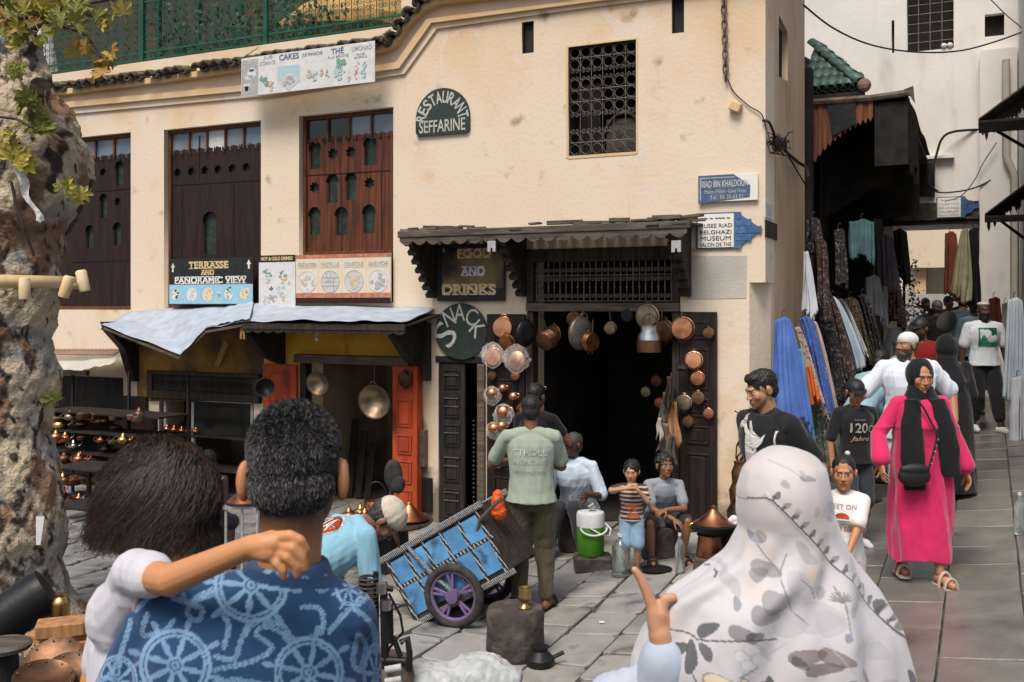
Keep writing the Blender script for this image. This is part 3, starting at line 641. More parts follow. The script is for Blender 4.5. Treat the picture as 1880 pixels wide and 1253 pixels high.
sw.rotation_euler = (0, 0, R(90)); za, zb2 = sp(1438, 152, 0)[1], sp(1438, 36, 0)[1]; MB().box(-.12, -.06, s0-.03, s1+.03, za-.1, zb2+.1).build('dark_slot_panel', M['dark'], bld)  # dark panel added behind the side slot to keep its inside black
me_edge = MB(); me_edge.box(-0.3, 0.004, 0.0015, 0.4505, ZL-0.001, 9.59); me_edge.build('corner_edge', M['plaster'], bld)
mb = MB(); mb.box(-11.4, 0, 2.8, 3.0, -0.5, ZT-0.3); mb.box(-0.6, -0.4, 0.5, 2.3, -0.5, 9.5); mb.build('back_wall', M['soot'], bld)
mb = MB(); mb.box(-11.4, UL, 0.46, 6, ZT-0.5, ZT-0.35); mb.box(UL, -0.41, 0.46, 6, 9.2, 9.5); mb.box(UL-0.25, UL-0.02, 0.46, 6, ZT-0.3, 9.5); mb.build('terrace_floor', M['plaster_white'], bld)
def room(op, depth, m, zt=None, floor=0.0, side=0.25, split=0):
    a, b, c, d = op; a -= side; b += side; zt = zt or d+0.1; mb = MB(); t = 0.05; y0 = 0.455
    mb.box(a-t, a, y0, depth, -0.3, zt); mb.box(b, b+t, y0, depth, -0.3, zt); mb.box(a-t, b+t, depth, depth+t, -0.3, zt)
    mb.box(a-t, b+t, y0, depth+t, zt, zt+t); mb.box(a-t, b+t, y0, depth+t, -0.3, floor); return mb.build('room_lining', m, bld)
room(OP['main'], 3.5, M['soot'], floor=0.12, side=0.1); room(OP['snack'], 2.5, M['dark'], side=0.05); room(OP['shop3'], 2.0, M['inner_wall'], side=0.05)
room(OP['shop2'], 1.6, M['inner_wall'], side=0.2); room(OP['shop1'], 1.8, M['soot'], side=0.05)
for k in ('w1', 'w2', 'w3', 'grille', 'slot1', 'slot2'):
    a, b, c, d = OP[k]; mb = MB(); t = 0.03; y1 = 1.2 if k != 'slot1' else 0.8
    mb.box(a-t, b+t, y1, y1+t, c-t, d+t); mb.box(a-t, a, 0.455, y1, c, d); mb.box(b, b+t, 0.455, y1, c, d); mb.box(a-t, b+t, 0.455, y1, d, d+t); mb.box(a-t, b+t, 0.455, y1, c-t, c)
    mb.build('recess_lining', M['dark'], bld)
    if k in ('grille', 'slot1', 'slot2'):
        mb = MB(); e = .012; mb.box(a, a+e, .015, .45, c, d); mb.box(b-e, b, .015, .45, c, d); mb.box(a+e, b-e, .015, .45, c, c+e); mb.box(a+e, b-e, .015, .45, d-e, d); mb.build('dark_reveal', M['wood_black'], bld)  # dark lining added over the bright reveals so the recess reads as shaded
# moulding bands that follow the roofline
def band(px_pts_a, px_pts_b, off, name, m):
    A = [fp(*p) for p in px_pts_a]; B = [fp(*p) for p in px_pts_b]; mb = MB()
    for i in range(len(A)-1):
        q = [A[i], A[i+1], B[i+1], B[i]]; mb.prism(q, -off, -0.0005)
    return mb.build(name, m, bld)
band([(60, 196), (480, 156), (700, 122), (733, 116), (788, 38), (1100, 0), (1404, -38)], [(60, 206), (480, 167), (702, 133), (738, 128), (797, 45), (1104, 5), (1404, -31)], 0.07, 'moulding', M['plaster_trim'])
band([(60, 206), (480, 167), (702, 133), (738, 128), (797, 45), (1104, 5), (1404, -31)], [(60, 217), (480, 178), (704, 143), (744, 137), (804, 54), (1106, 12), (1404, -24)], 0.03, 'moulding', M['plaster'])
# eave tiles
def arch_tile(r, L, t=0.018, n=7, up=True):
    mb = MB(); s = 1 if up else -1
    vs = []
    for y, rr in ((0, r), (L, r*0.85)):
        for q in (rr, rr-t):
            for k in range(n+1): a = PI*k/n; vs.append((q*math.cos(a), y, s*q*math.sin(a)))
    m = n+1; fs = []
    for k in range(n): fs += [(k, k+1, 2*m+k+1, 2*m+k), (m+k+1, m+k, 3*m+k, 3*m+k+1), (k+1, k, m+k, m+k+1), (2*m+k, 2*m+k+1, 3*m+k+1, 3*m+k)]
    fs += [(0, 2*m, 3*m, m), (n, m+n, 3*m+n, 2*m+n)]
    return mb.add(vs, fs).mesh('roof_tile')
tu, td = arch_tile(0.078, 0.42, 0.034), arch_tile(0.066, 0.40, 0.032, up=False)
tu.materials.append(M['tile_dark']); td.materials.append(M['tile_dark'])
tl = [fp(78, 168, 0.12), fp(300, 139, .12), fp(480, 112, .12), fp(700, 82, 0.12)]
tl2 = [fp(700, 82, .12), fp(722, 72, .12), fp(742, 40, .12), fp(778, 4, 0.12), fp(800, -6, .12), fp(1404, -75, .12)]
def along(pts, step):
    out = []; carry = 0
    for (a, b) in zip(pts[:-1], pts[1:]):
        L = math.hypot(b[0]-a[0], b[1]-a[1]); t = carry
        while t < L: out.append((a[0]+(b[0]-a[0])*t/L, a[1]+(b[1]-a[1])*t/L, math.atan2(b[1]-a[1], b[0]-a[0]))); t += step
        carry = t-L
    return out
for i, (u, z, an) in enumerate(along(tl, 0.158)):
    if rnd.random() < 0.06: continue
    o = link_mesh('roof_tile', tu, None, bld, True, (u, -0.20+rnd.uniform(-.03, .03), z+rnd.uniform(-.008, .008)), (R(14)+rnd.uniform(-.05, .05), -an, rnd.uniform(-.05, .05)))
    if rnd.random() < 0.9: link_mesh('roof_tile', td, None, bld, True, (u+0.079, -0.17+rnd.uniform(-.03, .03), z+0.02), (R(14), -an, 0))
for i, (u, z, an) in enumerate(along(tl2, 0.17)):
    link_mesh('roof_tile', tu, None, bld, True, (u, -0.2, z), (R(12), -an, 0)); link_mesh('roof_tile', td, None, bld, True, (u+0.085*math.cos(an), -0.18, z+0.085*math.sin(an)+0.02), (R(12), -an, 0))
mb = MB(); A = tl+tl2[1:]; 
for i in range(len(A)-1): mb.prism([(A[i][0], A[i][1]-0.07), (A[i+1][0], A[i+1][1]-0.07), (A[i+1][0], A[i+1][1]+0.0), (A[i][0], A[i][1]+0.0)], -0.10, -0.0008)
mb.build('eave_bed', M['plaster_trim'], bld)

# ---------------------------------------------------------------- shutters
def star8(cx, cz, r, r2=0.62):
    return [(cx+math.cos(PI*k/8+PI/8)*(r if k % 2 == 0 else r*r2), cz+math.sin(PI*k/8+PI/8)*(r if k % 2 == 0 else r*r2)) for k in range(16)]
def horseshoe(cx, cz, w, h):
    r = w/2; pts = [(cx-r*0.86, cz-h/2), (cx+r*0.86, cz-h/2), (cx+r*0.86, cz+h/2-r*1.25), (cx+r, cz+h/2-r*1.15)]
    for k in range(11): a = -0.1+(PI+0.2)*k/10; pts.append((cx+r*math.cos(a), cz+h/2-r+r*math.sin(a)))
    pts += [(cx-r, cz+h/2-r*1.15), (cx-r*0.86, cz+h/2-r*1.25)]
    return pts
def shutter(op, wood, pxs, stars, arches, panes, pane_m, z_lo=None, seams=2):
    a, b, c, d = op; y = 0.10; fr = 0.045; f = node('window', None, None); f.parent = bld
    if z_lo is not None: c = z_lo
    mb = MB(); mb.box(a+.001, a+fr, y-.03, y+.06, c, d); mb.box(b-fr, b-.001, y-.03, y+.06, c, d); mb.box(a+fr, b-fr, y-.03, y+.06, d-fr, d-.001); mb.box(a+fr, b-fr, y-.03, y+.06, c, c+fr)
    mb.build('frame', M['shutter_frame'], f, bev=0.006)
    zp = d-0.27                                     # top of panel, crenellated
    n = 11; w = (b-a-2*fr)/n; ol = [(a+fr, c+fr), (b-fr, c+fr)]
    for k in range(n-1, -1, -1):
        x1 = a+fr+(k+1)*w; x0 = a+fr+k*w; ol += [(x1, zp), (x1-w*0.62, zp+0.02), (x1-w*0.66, zp-0.05), (x0, zp-0.06)]
    ol = [p for i, p in enumerate(ol)]
    hs = [star8(fp(px, py, -y)[0], fp(px, py, -y)[1], r) for px, py, r in stars]
    hs += [horseshoe(fp(px, py, -y)[0], fp(px, py, -y)[1], w_, h_) for px, py, w_, h_ in arches]
    link_mesh('panel', plate_mesh('panel', [ol]+hs, 0.035, y), wood, f)
    mb = MB(); mb.box(a+fr, b-fr, y+.055, y+.06, c+fr, zp); mb.build('screen', M['glass_green'], f)
    for k in range(n):
        x0 = a+fr+k*w; m2 = MB(); m2.prism([(x0+w*.30, zp+.012), (x0+w*.48, zp-.07), (x0+w*.34, zp-.075), (x0+w*.2, zp-.02)], y-.012, y-.001); m2.build('crenel', M['wood_black'], f)
    pw = (b-a-2*fr)/panes
    for k in range(panes):
        x0 = a+fr+k*pw; m2 = MB(); m2.box(x0+.006, x0+pw-.006, y+.01, y+.016, zp-.04, d-fr); m2.build('pane', pane_m[k % len(pane_m)], f)
        if k: m2 = MB(); m2.box(x0-.012, x0+.012, y-.02, y+.04, zp-.03, d-fr-.001); m2.build('glazing_bar', M['shutter_frame'], f)
    mb = MB()
    for (p0, p1) in pxs:
        u0, z0 = fp(*p0, -y+.008); u1, z1 = fp(*p1, -y+.008); mb.bar((u0, y-.002, z0), (u1, y-.002, z1), 0.009, 0.009)
    if pxs: tag(mb.build('seam', M['dark'], f), kind='stuff')
    return f
shutter(OP['w1'], M['shutter_dark'], [((175, 352), (240, 346)), ((130, 482), (236, 478))], [(189, 317, .075), (216, 371, .075)], [(219, 318, .17, .33), (190, 378, .16, .33), (164, 435, .16, .32), (215, 430, .16, .32)], 5, [M['glass_blue']])
shutter(OP['w2'], M['shutter_dark'], [((306, 341), (478, 331)), ((365, 250), (365, 330)), ((333, 342), (333, 470)), ((428, 335), (428, 470))], [(326, 318, .075), (351, 316, .075), (376, 314, .075), (400, 312, .075), (426, 310, .075), (452, 308, .075)], [(385, 428, .24, .55)], 5, [M['glass_blue'], M['glass_blue'], M['pale_grey']])
w3 = shutter(OP['w3'], M['shutter_red'], [((557, 323), (716, 313)), ((627, 322), (627, 464)), ((557, 324), (557, 462)), ((700, 314), (700, 462))], [(611, 283, .085), (644, 280, .085), (577, 345, .085), (678, 337, .085)], [(578, 285, .19, .34), (679, 277, .19, .34), (610, 346, .185, .35), (644, 342, .17, .33), (577, 406, .19, .34), (626, 406, .19, .34), (677, 402, .19, .34)], 4, [M['glass_dark'], M['glass_dark'], M['glass_blue'], M['glass_blue']], z_lo=fp(635, 468)[1])
mb = MB(); a, b, c, d = OP['w3']; mb.box(a, b, 0.02, 0.2, c, fp(635, 469)[1]); mb.build('sill_board', M['shutter_dark'], bld)
# iron grille window
def scroll(cx, cz, r, s=1, turns=1.4, y=0.0, n=14, rot=0.0):
    return [(cx+s*math.cos(rot+2*PI*turns*k/n)*r*(1-0.75*k/n), y, cz+math.sin(rot+2*PI*turns*k/n)*r*(1-0.75*k/n)) for k in range(n+1)]
a, b, c, d = OP['grille']
g = node('window', None, None); g.parent = bld
mb = MB(); t = 0.02
for k in range(7): x = a+(b-a)*k/6; mb.tube([(x, 0.03, c), (x, 0.03, d)], 0.005, 5)
H = d-c; cw = (b-a)/6
for f_ in (0.0, 0.105, 0.395, 0.505, 0.895, 1.0): pass
rows = [0.005, 0.105, 0.40, 0.505, 0.88, 0.995]
for f_ in rows: z = d-H*f_; mb.tube([(a, 0.03, z), (b, 0.03, z)], 0.006, 5)
for k in range(6):
    x = a+cw*(k+.5)
    for fz, r in ((0.055, .42), (0.16, .42), (0.345, .42), (0.452, .42), (0.56, .42), (0.835, .42), (0.94, .42)):
        mb.tube([(x+cw*r*math.cos(t), 0.03, d-H*fz+cw*r*math.sin(t)) for t in [2*PI*q/14 for q in range(14)]], 0.005, 4, closed=True)
    for fz, sg in ((0.225, 1), (0.29, -1), (0.63, 1), (0.77, -1)):
        for s in (-1, 1): mb.tube([(p[0], p[1], (p[2]-(d-H*fz))*sg+(d-H*fz)) for p in scroll(x+s*cw*.22, d-H*fz, cw*.2, s, 1.3, 0.03)], 0.005, 4)
mb.build('iron_grille', M['iron_grey'], g, smooth=True)
mb = MB(); mb.box(a+.01, a+(b-a)*.34, .28, .31, c, d-H*.3); mb.build('shutter_leaf', M['wood_door'], g)
mb = MB(); mb.tube([(a+(b-a)*.67+.28*math.cos(t), .33, c-.02+.5*math.sin(t)) for t in [PI*q/12 for q in range(13)]], .02, 5); mb.box(a+(b-a)*.4, b-.02, .35, .36, c, c+.42); mb.build('arched_screen', M['wood_grey'], g)
mb = MB()
for (x0, x1, z0, z1) in ((a-.025, a, c-.02, d+.02), (b, b+.02, c-.02, d+.02), (a, b, c-.03, c), (a, b, d, d+.015)): mb.box(x0, x1, -.006, .01, z0, z1)
mb.build('sill', M['plaster_trim'], g)
for k in ('slot1', 'slot2'):
    a, b, c, d = OP[k]; mb = MB(); mb.box(a+.01, b-.01, .06, .10, c+.01, d-.01); mb.build('dark_slot_board', M['wood_black'], bld)  # black board added in each slot to stand for its shaded depth
# ochre shop fronts (thin coat of paint a few mm proud)
def coat(pts, m, t=0.004, name='painted_coat'):
    return plate(name, [[fp(*p) for p in pts]], t, m, bld, -t-0.0005)
coat([(487, 612), (770, 612), (775, 700), (726, 700), (726, 667), (551, 667), (551, 700), (487, 700)], M['ochre'])
coat([(252, 590), (485, 590), (485, 720), (468, 737), (291, 737), (270, 737), (252, 737)], mat('ochre_sooty', (0.30, 0.16, 0.035), 0.9, col2=(0.10, 0.065, 0.035), scale=2.0, lo=0.4, hi=0.6, bump=0.4, bscale=30, var=0))
coat([(1262, 470), (1372, 470), (1370, 548), (1262, 550)], M['cement'])
# terrace railing
rail = wallnode('terrace_railing', 'green wrought iron railing with scrolls along the roof terrace', 'railing')
u0, u1 = fp(34, 100)[0], UL-.02; zb, zt = ZT, ZT+0.95
for px in (60, 262, 489): u = fp(px, 100, -.12)[0]; m2 = MB(); m2.box(u-.03, u+.03, .09, .15, zb, zt+.04); m2.build('post', M['green_iron'], rail, bev=.005)
for z in (zb+.06, zb+.16, zt-.12, zt): m2 = MB(); m2.box(u0, u1, .11, .13, z-.012, z+.012); m2.build('rail', M['green_iron'], rail)
mb = MB(); n = int((u1-u0)/0.088)
for k in range(n):
    u = u0+(u1-u0)*(k+.5)/n; mb.tube([(u, .12, zb+.02), (u, .12, zt+(.0))], .0065, 4, caps=False)
    if k % 2 == 0:
        for z in (zb+.11, zb+.30, zb+.5, zb+.7):
            for s in (-1, 1): mb.tube(scroll(u+s*.036, z, .034, s, 1.2, .12, 9), .005, 3, caps=False); mb.tube([(q[0], q[1], 2*(z+.045)-q[2]) for q in scroll(u+s*.036, z, .034, s, 1.2, .12, 9)], .005, 3, caps=False)
tag(mb.build('scroll_bars', M['green_iron'], rail), kind='stuff')
# terrace furnishings
def deep(px, py, v): return fp(px, py, -v)
tb = wallnode('terrace_screen', 'dark fabric screen closing the back of the roof terrace', 'screen')
mb = MB(); mb.box(-17, UL-.4, 3.2, 3.25, ZT-.3, ZT+3.6); mb.build('panel', mat('screen_dark', (0.035, 0.04, 0.035), 0.9, col2=(0.075, 0.05, 0.03), scale=1.5, bump=.2, var=0), tb)
for k in range(8): m2 = MB(); m2.box(-11+k*.9, -10.95+k*.9, 3.12, 3.19, ZT-.3, ZT+2.5); m2.build('post', M['green_iron'], tb)
bn = wallnode('terrace_bench', 'long beige bench wall behind the green terrace railing', 'bench')
mb = MB(); mb.box(-10.5, UL-2.3, 1.3, 1.7, ZT-.32, ZT+.12); mb.build('seat', M['plaster_trim'], bn)
mb = MB(); mb.box(-10.5, UL-2.3, 1.7, 1.8, ZT-.32, ZT+.30); mb.build('backrest', M['plaster_trim'], bn)
pz = wallnode('parasol', 'yellow canvas parasol standing on the roof terrace behind the railing', 'parasol')
u, z = deep(640, 55, 1.6); mb = MB(); mb.lathe([(0, .75), (.35, .62), (.8, .35), (1.15, .05), (1.15, -.1)], 8, (u, 1.9, z)); mb.build('canopy', mat('canvas_yellow', (0.42, 0.27, 0.10), .8, col2=(0.3, 0.18, 0.06), scale=4, bump=.2), pz)
mb = MB(); mb.tube([(u, 1.9, ZT-.35), (u, 1.9, z+.7)], .025, 8); mb.build('pole', M['wood_dark'], pz)
pz = wallnode('parasol', 'folded white parasol on the terrace beside the left railing post', 'parasol')
u, z = deep(78, 60, .8); mb = MB(); mb.lathe([(0.02, .5), (.07, .35), (.15, -.1), (.22, -.55), (.03, -.6)], 10, (u, .8, z)); mb.build('canopy', M['paper'], pz, smooth=True)
mb = MB(); mb.tube([(u, .8, ZT-.35), (u, .8, z+.6)], .02, 8); mb.build('pole', M['wood_dark'], pz)
for k, (px, lab) in enumerate(((330, 'dark leafy planter behind the terrace railing, left of the middle post'), (430, 'dark leafy planter behind the terrace railing, left of the third post'), (545, 'dark leafy planter behind the terrace railing, right of the third post'))):
    p = wallnode('potted_plant', lab, 'plant', 'plants on the terrace'); u, z = deep(px, 60, .7); mb = MB(); rs = random.Random(k)
    for i in range(420):
        c = Vector((u+rs.gauss(0, .33), .75+rs.gauss(0, .12), ZT+abs(rs.gauss(0.35, .28)))); a = rs.uniform(0, 6.3); d = Vector((math.cos(a), rs.uniform(-.5, .5), math.sin(a)))*.05; s = Vector((-d.z, rs.uniform(-.03, .03), d.x))*.45
        mb.add([c-d, c-s, c+d, c+s], [(0, 1, 2, 3)])
    mb.build('foliage', mat('leaf_dark', (0.02, 0.05, 0.02), .6, col2=(0.04, 0.07, .03), scale=9, bump=0), p)
    mb = MB(); mb.box(u-.5, u+.5, .62, .88, ZT-.34, ZT); mb.build('trough', M['tile_clay'], p)
# ================================================================ signs on the facade
def board(name, label, cat, R4, off, m, t=0.02, group=None):
    a, b, c, d = R4; s = wallnode(name, label, cat, group); MB().box(a, b, -off-t, -off, c, d).build('board', m, s, bev=0.002); return s, (a, b, c, d), -off-t
def sub(R4, x0, x1, z0, z1): a, b, c, d = R4; return a+(b-a)*x0, a+(b-a)*x1, c+(d-c)*z0, c+(d-c)*z1
def flat(name, R4, y, m, par, t=0.002): a, b, c, d = R4; return MB().box(a, b, y-t, y-0.0003, c, d).build(name, m, par)
def disc(name, cx, cz, r, y, m, par, t=0.002, rz=None, n=22):
    rz = rz or r; return MB().prism([(cx+r*math.cos(2*PI*k/n), cz+rz*math.sin(2*PI*k/n)) for k in range(n)], y-t, y-0.0003).build(name, m, par)
def ringshape(name, cx, cz, r, y, m, par, w=0.006, n=24):
    return link_mesh(name, plate_mesh(name, [[(cx+r*math.cos(2*PI*k/n), cz+r*math.sin(2*PI*k/n)) for k in range(n)], [(cx+(r-w)*math.cos(2*PI*k/n), cz+(r-w)*math.sin(2*PI*k/n)) for k in range(n)]], 0.002, y-0.0025), m, par)
def blotches(name, cx, cz, r, y, m, par, n=10, seed=0, s=0.25, rz=None):
    rs = random.Random(seed); mb = MB(); rz = rz or r
    for i in range(n):
        a = rs.uniform(0, 6.28); q = math.sqrt(rs.random())*0.8; x, z = cx+math.cos(a)*q*r, cz+math.sin(a)*q*rz; w = r*s*rs.uniform(.5, 1.2)
        mb.prism([(x+w*math.cos(2*PI*k/6+i)*rs.uniform(.6, 1.2), z+w*.7*math.sin(2*PI*k/6+i)*rs.uniform(.6, 1.2)) for k in range(6)], y-0.0032-i*0.00005, y-0.0006)
    return tag(mb.build(name, m, par), kind='stuff')
def cup(cx, cz, s, y, m, par, dark=None):
    MB().prism([(cx-s*.35, cz-s*.5), (cx+s*.35, cz-s*.5), (cx+s*.5, cz+s*.5), (cx-s*.5, cz+s*.5)], y-.002, y-.0004).build('printed_glass', m, par)
    if dark: MB().prism([(cx-s*.28, cz-s*.42), (cx+s*.28, cz-s*.42), (cx+s*.36, cz+s*.2), (cx-s*.36, cz+s*.2)], y-.003, y-.0024).build('printed_drink', dark, par)
def arrow(cx, cz, w, h, y, m, par): return MB().prism([(cx-w*.2, cz-h/2), (cx+w*.2, cz-h/2), (cx+w*.2, cz), (cx+w/2, cz), (cx, cz+h/2), (cx-w/2, cz), (cx-w*.2, cz)], y-.002, y-.0004).build('arrow', m, par)
# terrace sign
s, r, y = board('sign', 'black and blue sign reading TERRASSE AND PANORAMIC VIEW under the middle shutter', 'sign', rect(313, 466, 475, 560, .06), .06, M['sign_black'])
rr = sub(r, .0, 1, 0.02, .44); flat('picture_strip', rr, y, M['sky_blue'], s)
cx = lambda f: r[0]+(r[1]-r[0])*f; cz = lambda f: r[2]+(r[3]-r[2])*f
Wd, Hd = r[1]-r[0], r[3]-r[2]
serif_text('lettering', 'TERRASSE', cx(.48), cz(.86), Wd*.48, Hd*.14, y, M['gold_letter'], s); serif_text('lettering', 'AND', cx(.47), cz(.70), Wd*.16, Hd*.10, y, M['gold_letter'], s)
serif_text('lettering', 'PANORAMIC VIEW', cx(.50), cz(.535), Wd*.86, Hd*.14, y, M['white_paint'], s); arrow(cx(.045), cz(.82), Wd*.05, Hd*.2, y, M['white_paint'], s); arrow(cx(.955), cz(.86), Wd*.05, Hd*.2, y, M['white_paint'], s)
for i, (f, m, rad) in enumerate(((.08, 'paper', .05), (.28, 'paper', .065), (.475, 'paper_warm', .065), (.72, 'paper', .05), (.90, 'paper_warm', .05))):
    disc('printed_plate', cx(f), cz(.22), Wd*rad, y-.002, M[m], s); blotches('printed_food', cx(f), cz(.22), Wd*rad, y-.0035, M[['sign_black', 'pale_grey', 'pale_tan', 'pale_green', 'pale_tan'][i]], s, 7, i)
cup(cx(.61), cz(.22), Wd*.05, y-.002, M['paper'], s, M['pale_green']); blotches('printed_leaves', cx(.725), cz(.33), Wd*.04, y-.0035, M['glass_green'], s, 6, 9)
cup(cx(.94), cz(.3), Wd*.05, y-.002, M['paper_warm'], s)
# hot and cold drinks
s, r, y = board('sign', 'narrow white poster reading HOT & COLD DRINKS between two menu signs', 'sign', rect(477, 544, 469, 566, .05), .05, M['paper'])
Wd, Hd = r[1]-r[0], r[3]-r[2]; flat('header', sub(r, 0, 1, .87, 1), y, M['sign_black'], s); text('lettering', 'HOT & COLD DRINKS', cx(.5), cz(.935), Wd*.86, Hd*.07, y-.002, M['gold_letter'], s, bold=.04)
for i, (fx, fz, m) in enumerate(((.25, .66, 'pale_green'), (.22, .56, 'pale_grey'), (.66, .60, 'pale_green'), (.75, .50, 'pale_tan'), (.2, .16, 'pale_grey'), (.4, .18, 'faded_grey'), (.68, .22, 'pale_tan'), (.6, .35, 'pale_teal'), (.35, .37, 'sign_black'))):
    blotches('printed_drink', cx(fx), cz(fz), Wd*(.13 if m != 'sign_black' else .06), y, M[m], s, 9, i+20, .35)
# menu board
s, r, y = board('sign', 'faded menu board with POULET, PASTILLA, COUSCOUS and SANDWICHE below the red-brown shutter', 'sign', rect(545, 719, 467, 554, .05), .05, M['paper_warm'])
Wd, Hd = r[1]-r[0], r[3]-r[2]; flat('red_band', sub(r, 0, 1, .92, 1), y, M['faded_red'], s); flat('red_band', sub(r, 0, 1, .08, .18), y, M['faded_red'], s); flat('brown_band', sub(r, 0, 1, -.04, .08), y, M['shutter_dark'], s)
for i, t_ in enumerate(('POULET AU CITRON', 'PASTILLA', 'COUSCOUS', 'SANDWICHE')):
    f = .125+.25*i; text('lettering', t_, cx(f), cz(.79), Wd*.2, Hd*.09, y, M['faded_grey'], s, bold=.02); flat('underline', (cx(f-.1), cx(f+.1), cz(.715), cz(.725)), y, M['faded_grey'], s)
    disc('printed_plate', cx(f), cz(.42), Wd*.10, y, M['pale_grey'] if i in (1, 2) else M['paper'], s); ringshape('plate_rim', cx(f), cz(.42), Wd*.098, y-.002, M['faded_grey'] if i in (1, 2) else M['pale_grey'], s)
    blotches('printed_food', cx(f), cz(.42), Wd*.085, y-.002, M[['pale_pink', 'pale_grey', 'pale_tan', 'faded_grey'][i]], s, 14 if i != 1 else 3, i+40, .3)
    if i == 1:
        for k in (-1, 0, 1): flat('printed_grid', (cx(f)+k*.05-.003, cx(f)+k*.05+.003, cz(.25), cz(.59)), y-.003, M['faded_grey'], s); flat('printed_grid', (cx(f)-Wd*.085, cx(f)+Wd*.085, cz(.42)+k*.05-.003, cz(.42)+k*.05+.003), y-.0035, M['faded_grey'], s)
    if i: flat('divider', (cx(.25*i)-.002, cx(.25*i)+.002, cz(.18), cz(.92)), y, M['pale_tan'], s, .001)
# banner at the roofline
s, r, y = board('banner', 'long faded banner of drinks and cakes hanging over the moulding below the terrace', 'banner', rect(444, 689, 92, 165, .30), .30, M['paper'], .012)
Wd, Hd = r[1]-r[0], r[3]-r[2]
flat('grey_panel', sub(r, .005, .135, .03, .94), y, M['faded_grey'], s)
for (f, fz, w, h, t_, m) in ((.07, .90, .11, .10, 'CAFE', 'pale_grey'), (.21, .93, .07, .11, 'JUS', 'faded_grey'), (.21, .80, .12, .10, "D'ORANGE", 'faded_grey'), (.375, .89, .15, .15, 'CAKES', 'sign_blue'), (.55, .87, .15, .11, 'JUS PANACHE', 'pale_green'), (.735, .89, .09, .17, 'THÉ', 'sign_blue'), (.74, .74, .15, .08, 'A LA MENTHE', 'faded_grey'), (.91, .87, .14, .12, 'LIMONAD', 'faded_grey'), (.90, .72, .06, .05, 'GAZ', 'faded_grey'), (.90, .65, .09, .05, 'MINERALE', 'faded_grey')):
    text('lettering', t_, cx(f), cz(fz), Wd*w, Hd*h, y-.0005, M[m], s, bold=.01)
disc('printed_cup', cx(.085), cz(.58), Wd*.035, y-.002, M['paper'], s); disc('printed_coffee', cx(.085), cz(.66), Wd*.022, y-.0045, M['sign_blue'], s, rz=Wd*.008); disc('printed_saucer', cx(.07), cz(.48), Wd*.04, y-.002, M['paper'], s, rz=.03)
cup(cx(.045), cz(.22), Wd*.05, y-.002, M['paper'], s, M['sign_black'])
MB().prism([(cx(.29), cz(.3)), (cx(.37), cz(.02)), (cx(.46), cz(.25)), (cx(.38), cz(.48))], y-.003, y-.0006).build('printed_tray', M['pale_grey'], s); flat('printed_table', sub(r, .285, .455, .3, .66), y, M['pale_teal'], s, .0015)
for i, (fx, fz, m, w) in enumerate(((.375, .25, 'faded_grey', .05), (.17, .4, 'pale_green', .025), (.2, .3, 'pale_green', .03), (.24, .2, 'pale_tan', .03), (.53, .35, 'pale_pink', .03), (.56, .32, 'pale_teal', .035), (.62, .36, 'pale_pink', .02), (.75, .55, 'pale_green', .045), (.75, .32, 'pale_teal', .05), (.66, .35, 'faded_grey', .016), (.88, .42, 'pale_pink', .016), (.87, .24, 'faded_red', .016), (.925, .4, 'pale_teal', .022), (.925, .22, 'pale_teal', .022), (.82, .2, 'pale_pink', .015))):
    blotches('printed_drink', cx(fx), cz(fz), Wd*w, y-.003, M[m], s, 9, i+60, .4, rz=Hd*.16)
for u_, z_ in ((r[0], r[3]), (r[1], r[3])): MB().tube([(u_, y, z_), (u_+.02, -.02, z_+.2)], .005, 5).build('cord', M['cable'], s)
# restaurant plaque
q = rect(766, 864, 163, 248, 0); a, b, c, d = q; s = wallnode('sign', 'dark green arched wooden plaque reading RESTAURANT SEFFARINE', 'sign')
rr_ = (b-a)/2; zc = d-rr_*.98
ol = [(a+.03, c), (b-.03, c), (b, c+.04)]+[(a+rr_+rr_*math.cos(t), zc+rr_*.98*math.sin(t)) for t in [PI*k/20 for k in range(21)]]+[(a, c+.04)]
link_mesh('board', plate_mesh('board', [ol], .03, -.035), M['sign_green'], s).modifiers.new('b', 'BEVEL').width = .004
arc_text('letter', 'RESTAURANT', a+rr_, zc-.04, rr_*.80, R(168), R(12), .135, -.036, M['sign_letter'], s, w=.075)
text('lettering', 'SEFFARINE', (a+b)/2, c+(d-c)*.19, (b-a)*.86, .14, -.036, M['sign_letter'], s, bold=.01)
for z_ in (d-.05, c+.03): MB().sphere(((a+b)/2, -.037, z_), .008).build('screw', M['iron_grey'], s)
# snack disc
u, z = fp(848, 609, .02); k_ = 1828/at(848, 609, 1).y; s = wallnode('sign', 'round black wooden disc painted with the word SNACK beside the copper pans', 'sign')
Rr = (fp(896, 609)[0]-fp(800, 609)[0])/2*.98
MB().prism([(u+Rr*math.cos(2*PI*k/36), z+Rr*.97*math.sin(2*PI*k/36)) for k in range(36)], -.05, -.02).build('board', M['sign_green'], s, bev=.004)
for ch, a_, rd, h_, w_ in (('S', 190, .62, .30, .2), ('N', 133, .66, .19, .13), ('A', 93, .66, .19, .13), ('C', 50, .66, .19, .13), ('K', 8, .66, .19, .13)):
    link_mesh('letter', text_mesh(ch, u+Rr*rd*math.cos(R(a_)), z+Rr*rd*math.sin(R(a_)), w_, h_, -.051, rot=R((a_-90)*.55), bold=.0), M['sign_letter'], s)
MB().tube([(u+.02*math.cos(t), -.035, z+Rr*.97+.015+.02*math.sin(t)) for t in [PI*k/5 for k in range(10)]], .005, 5, closed=True).build('hook', M['iron'], s)
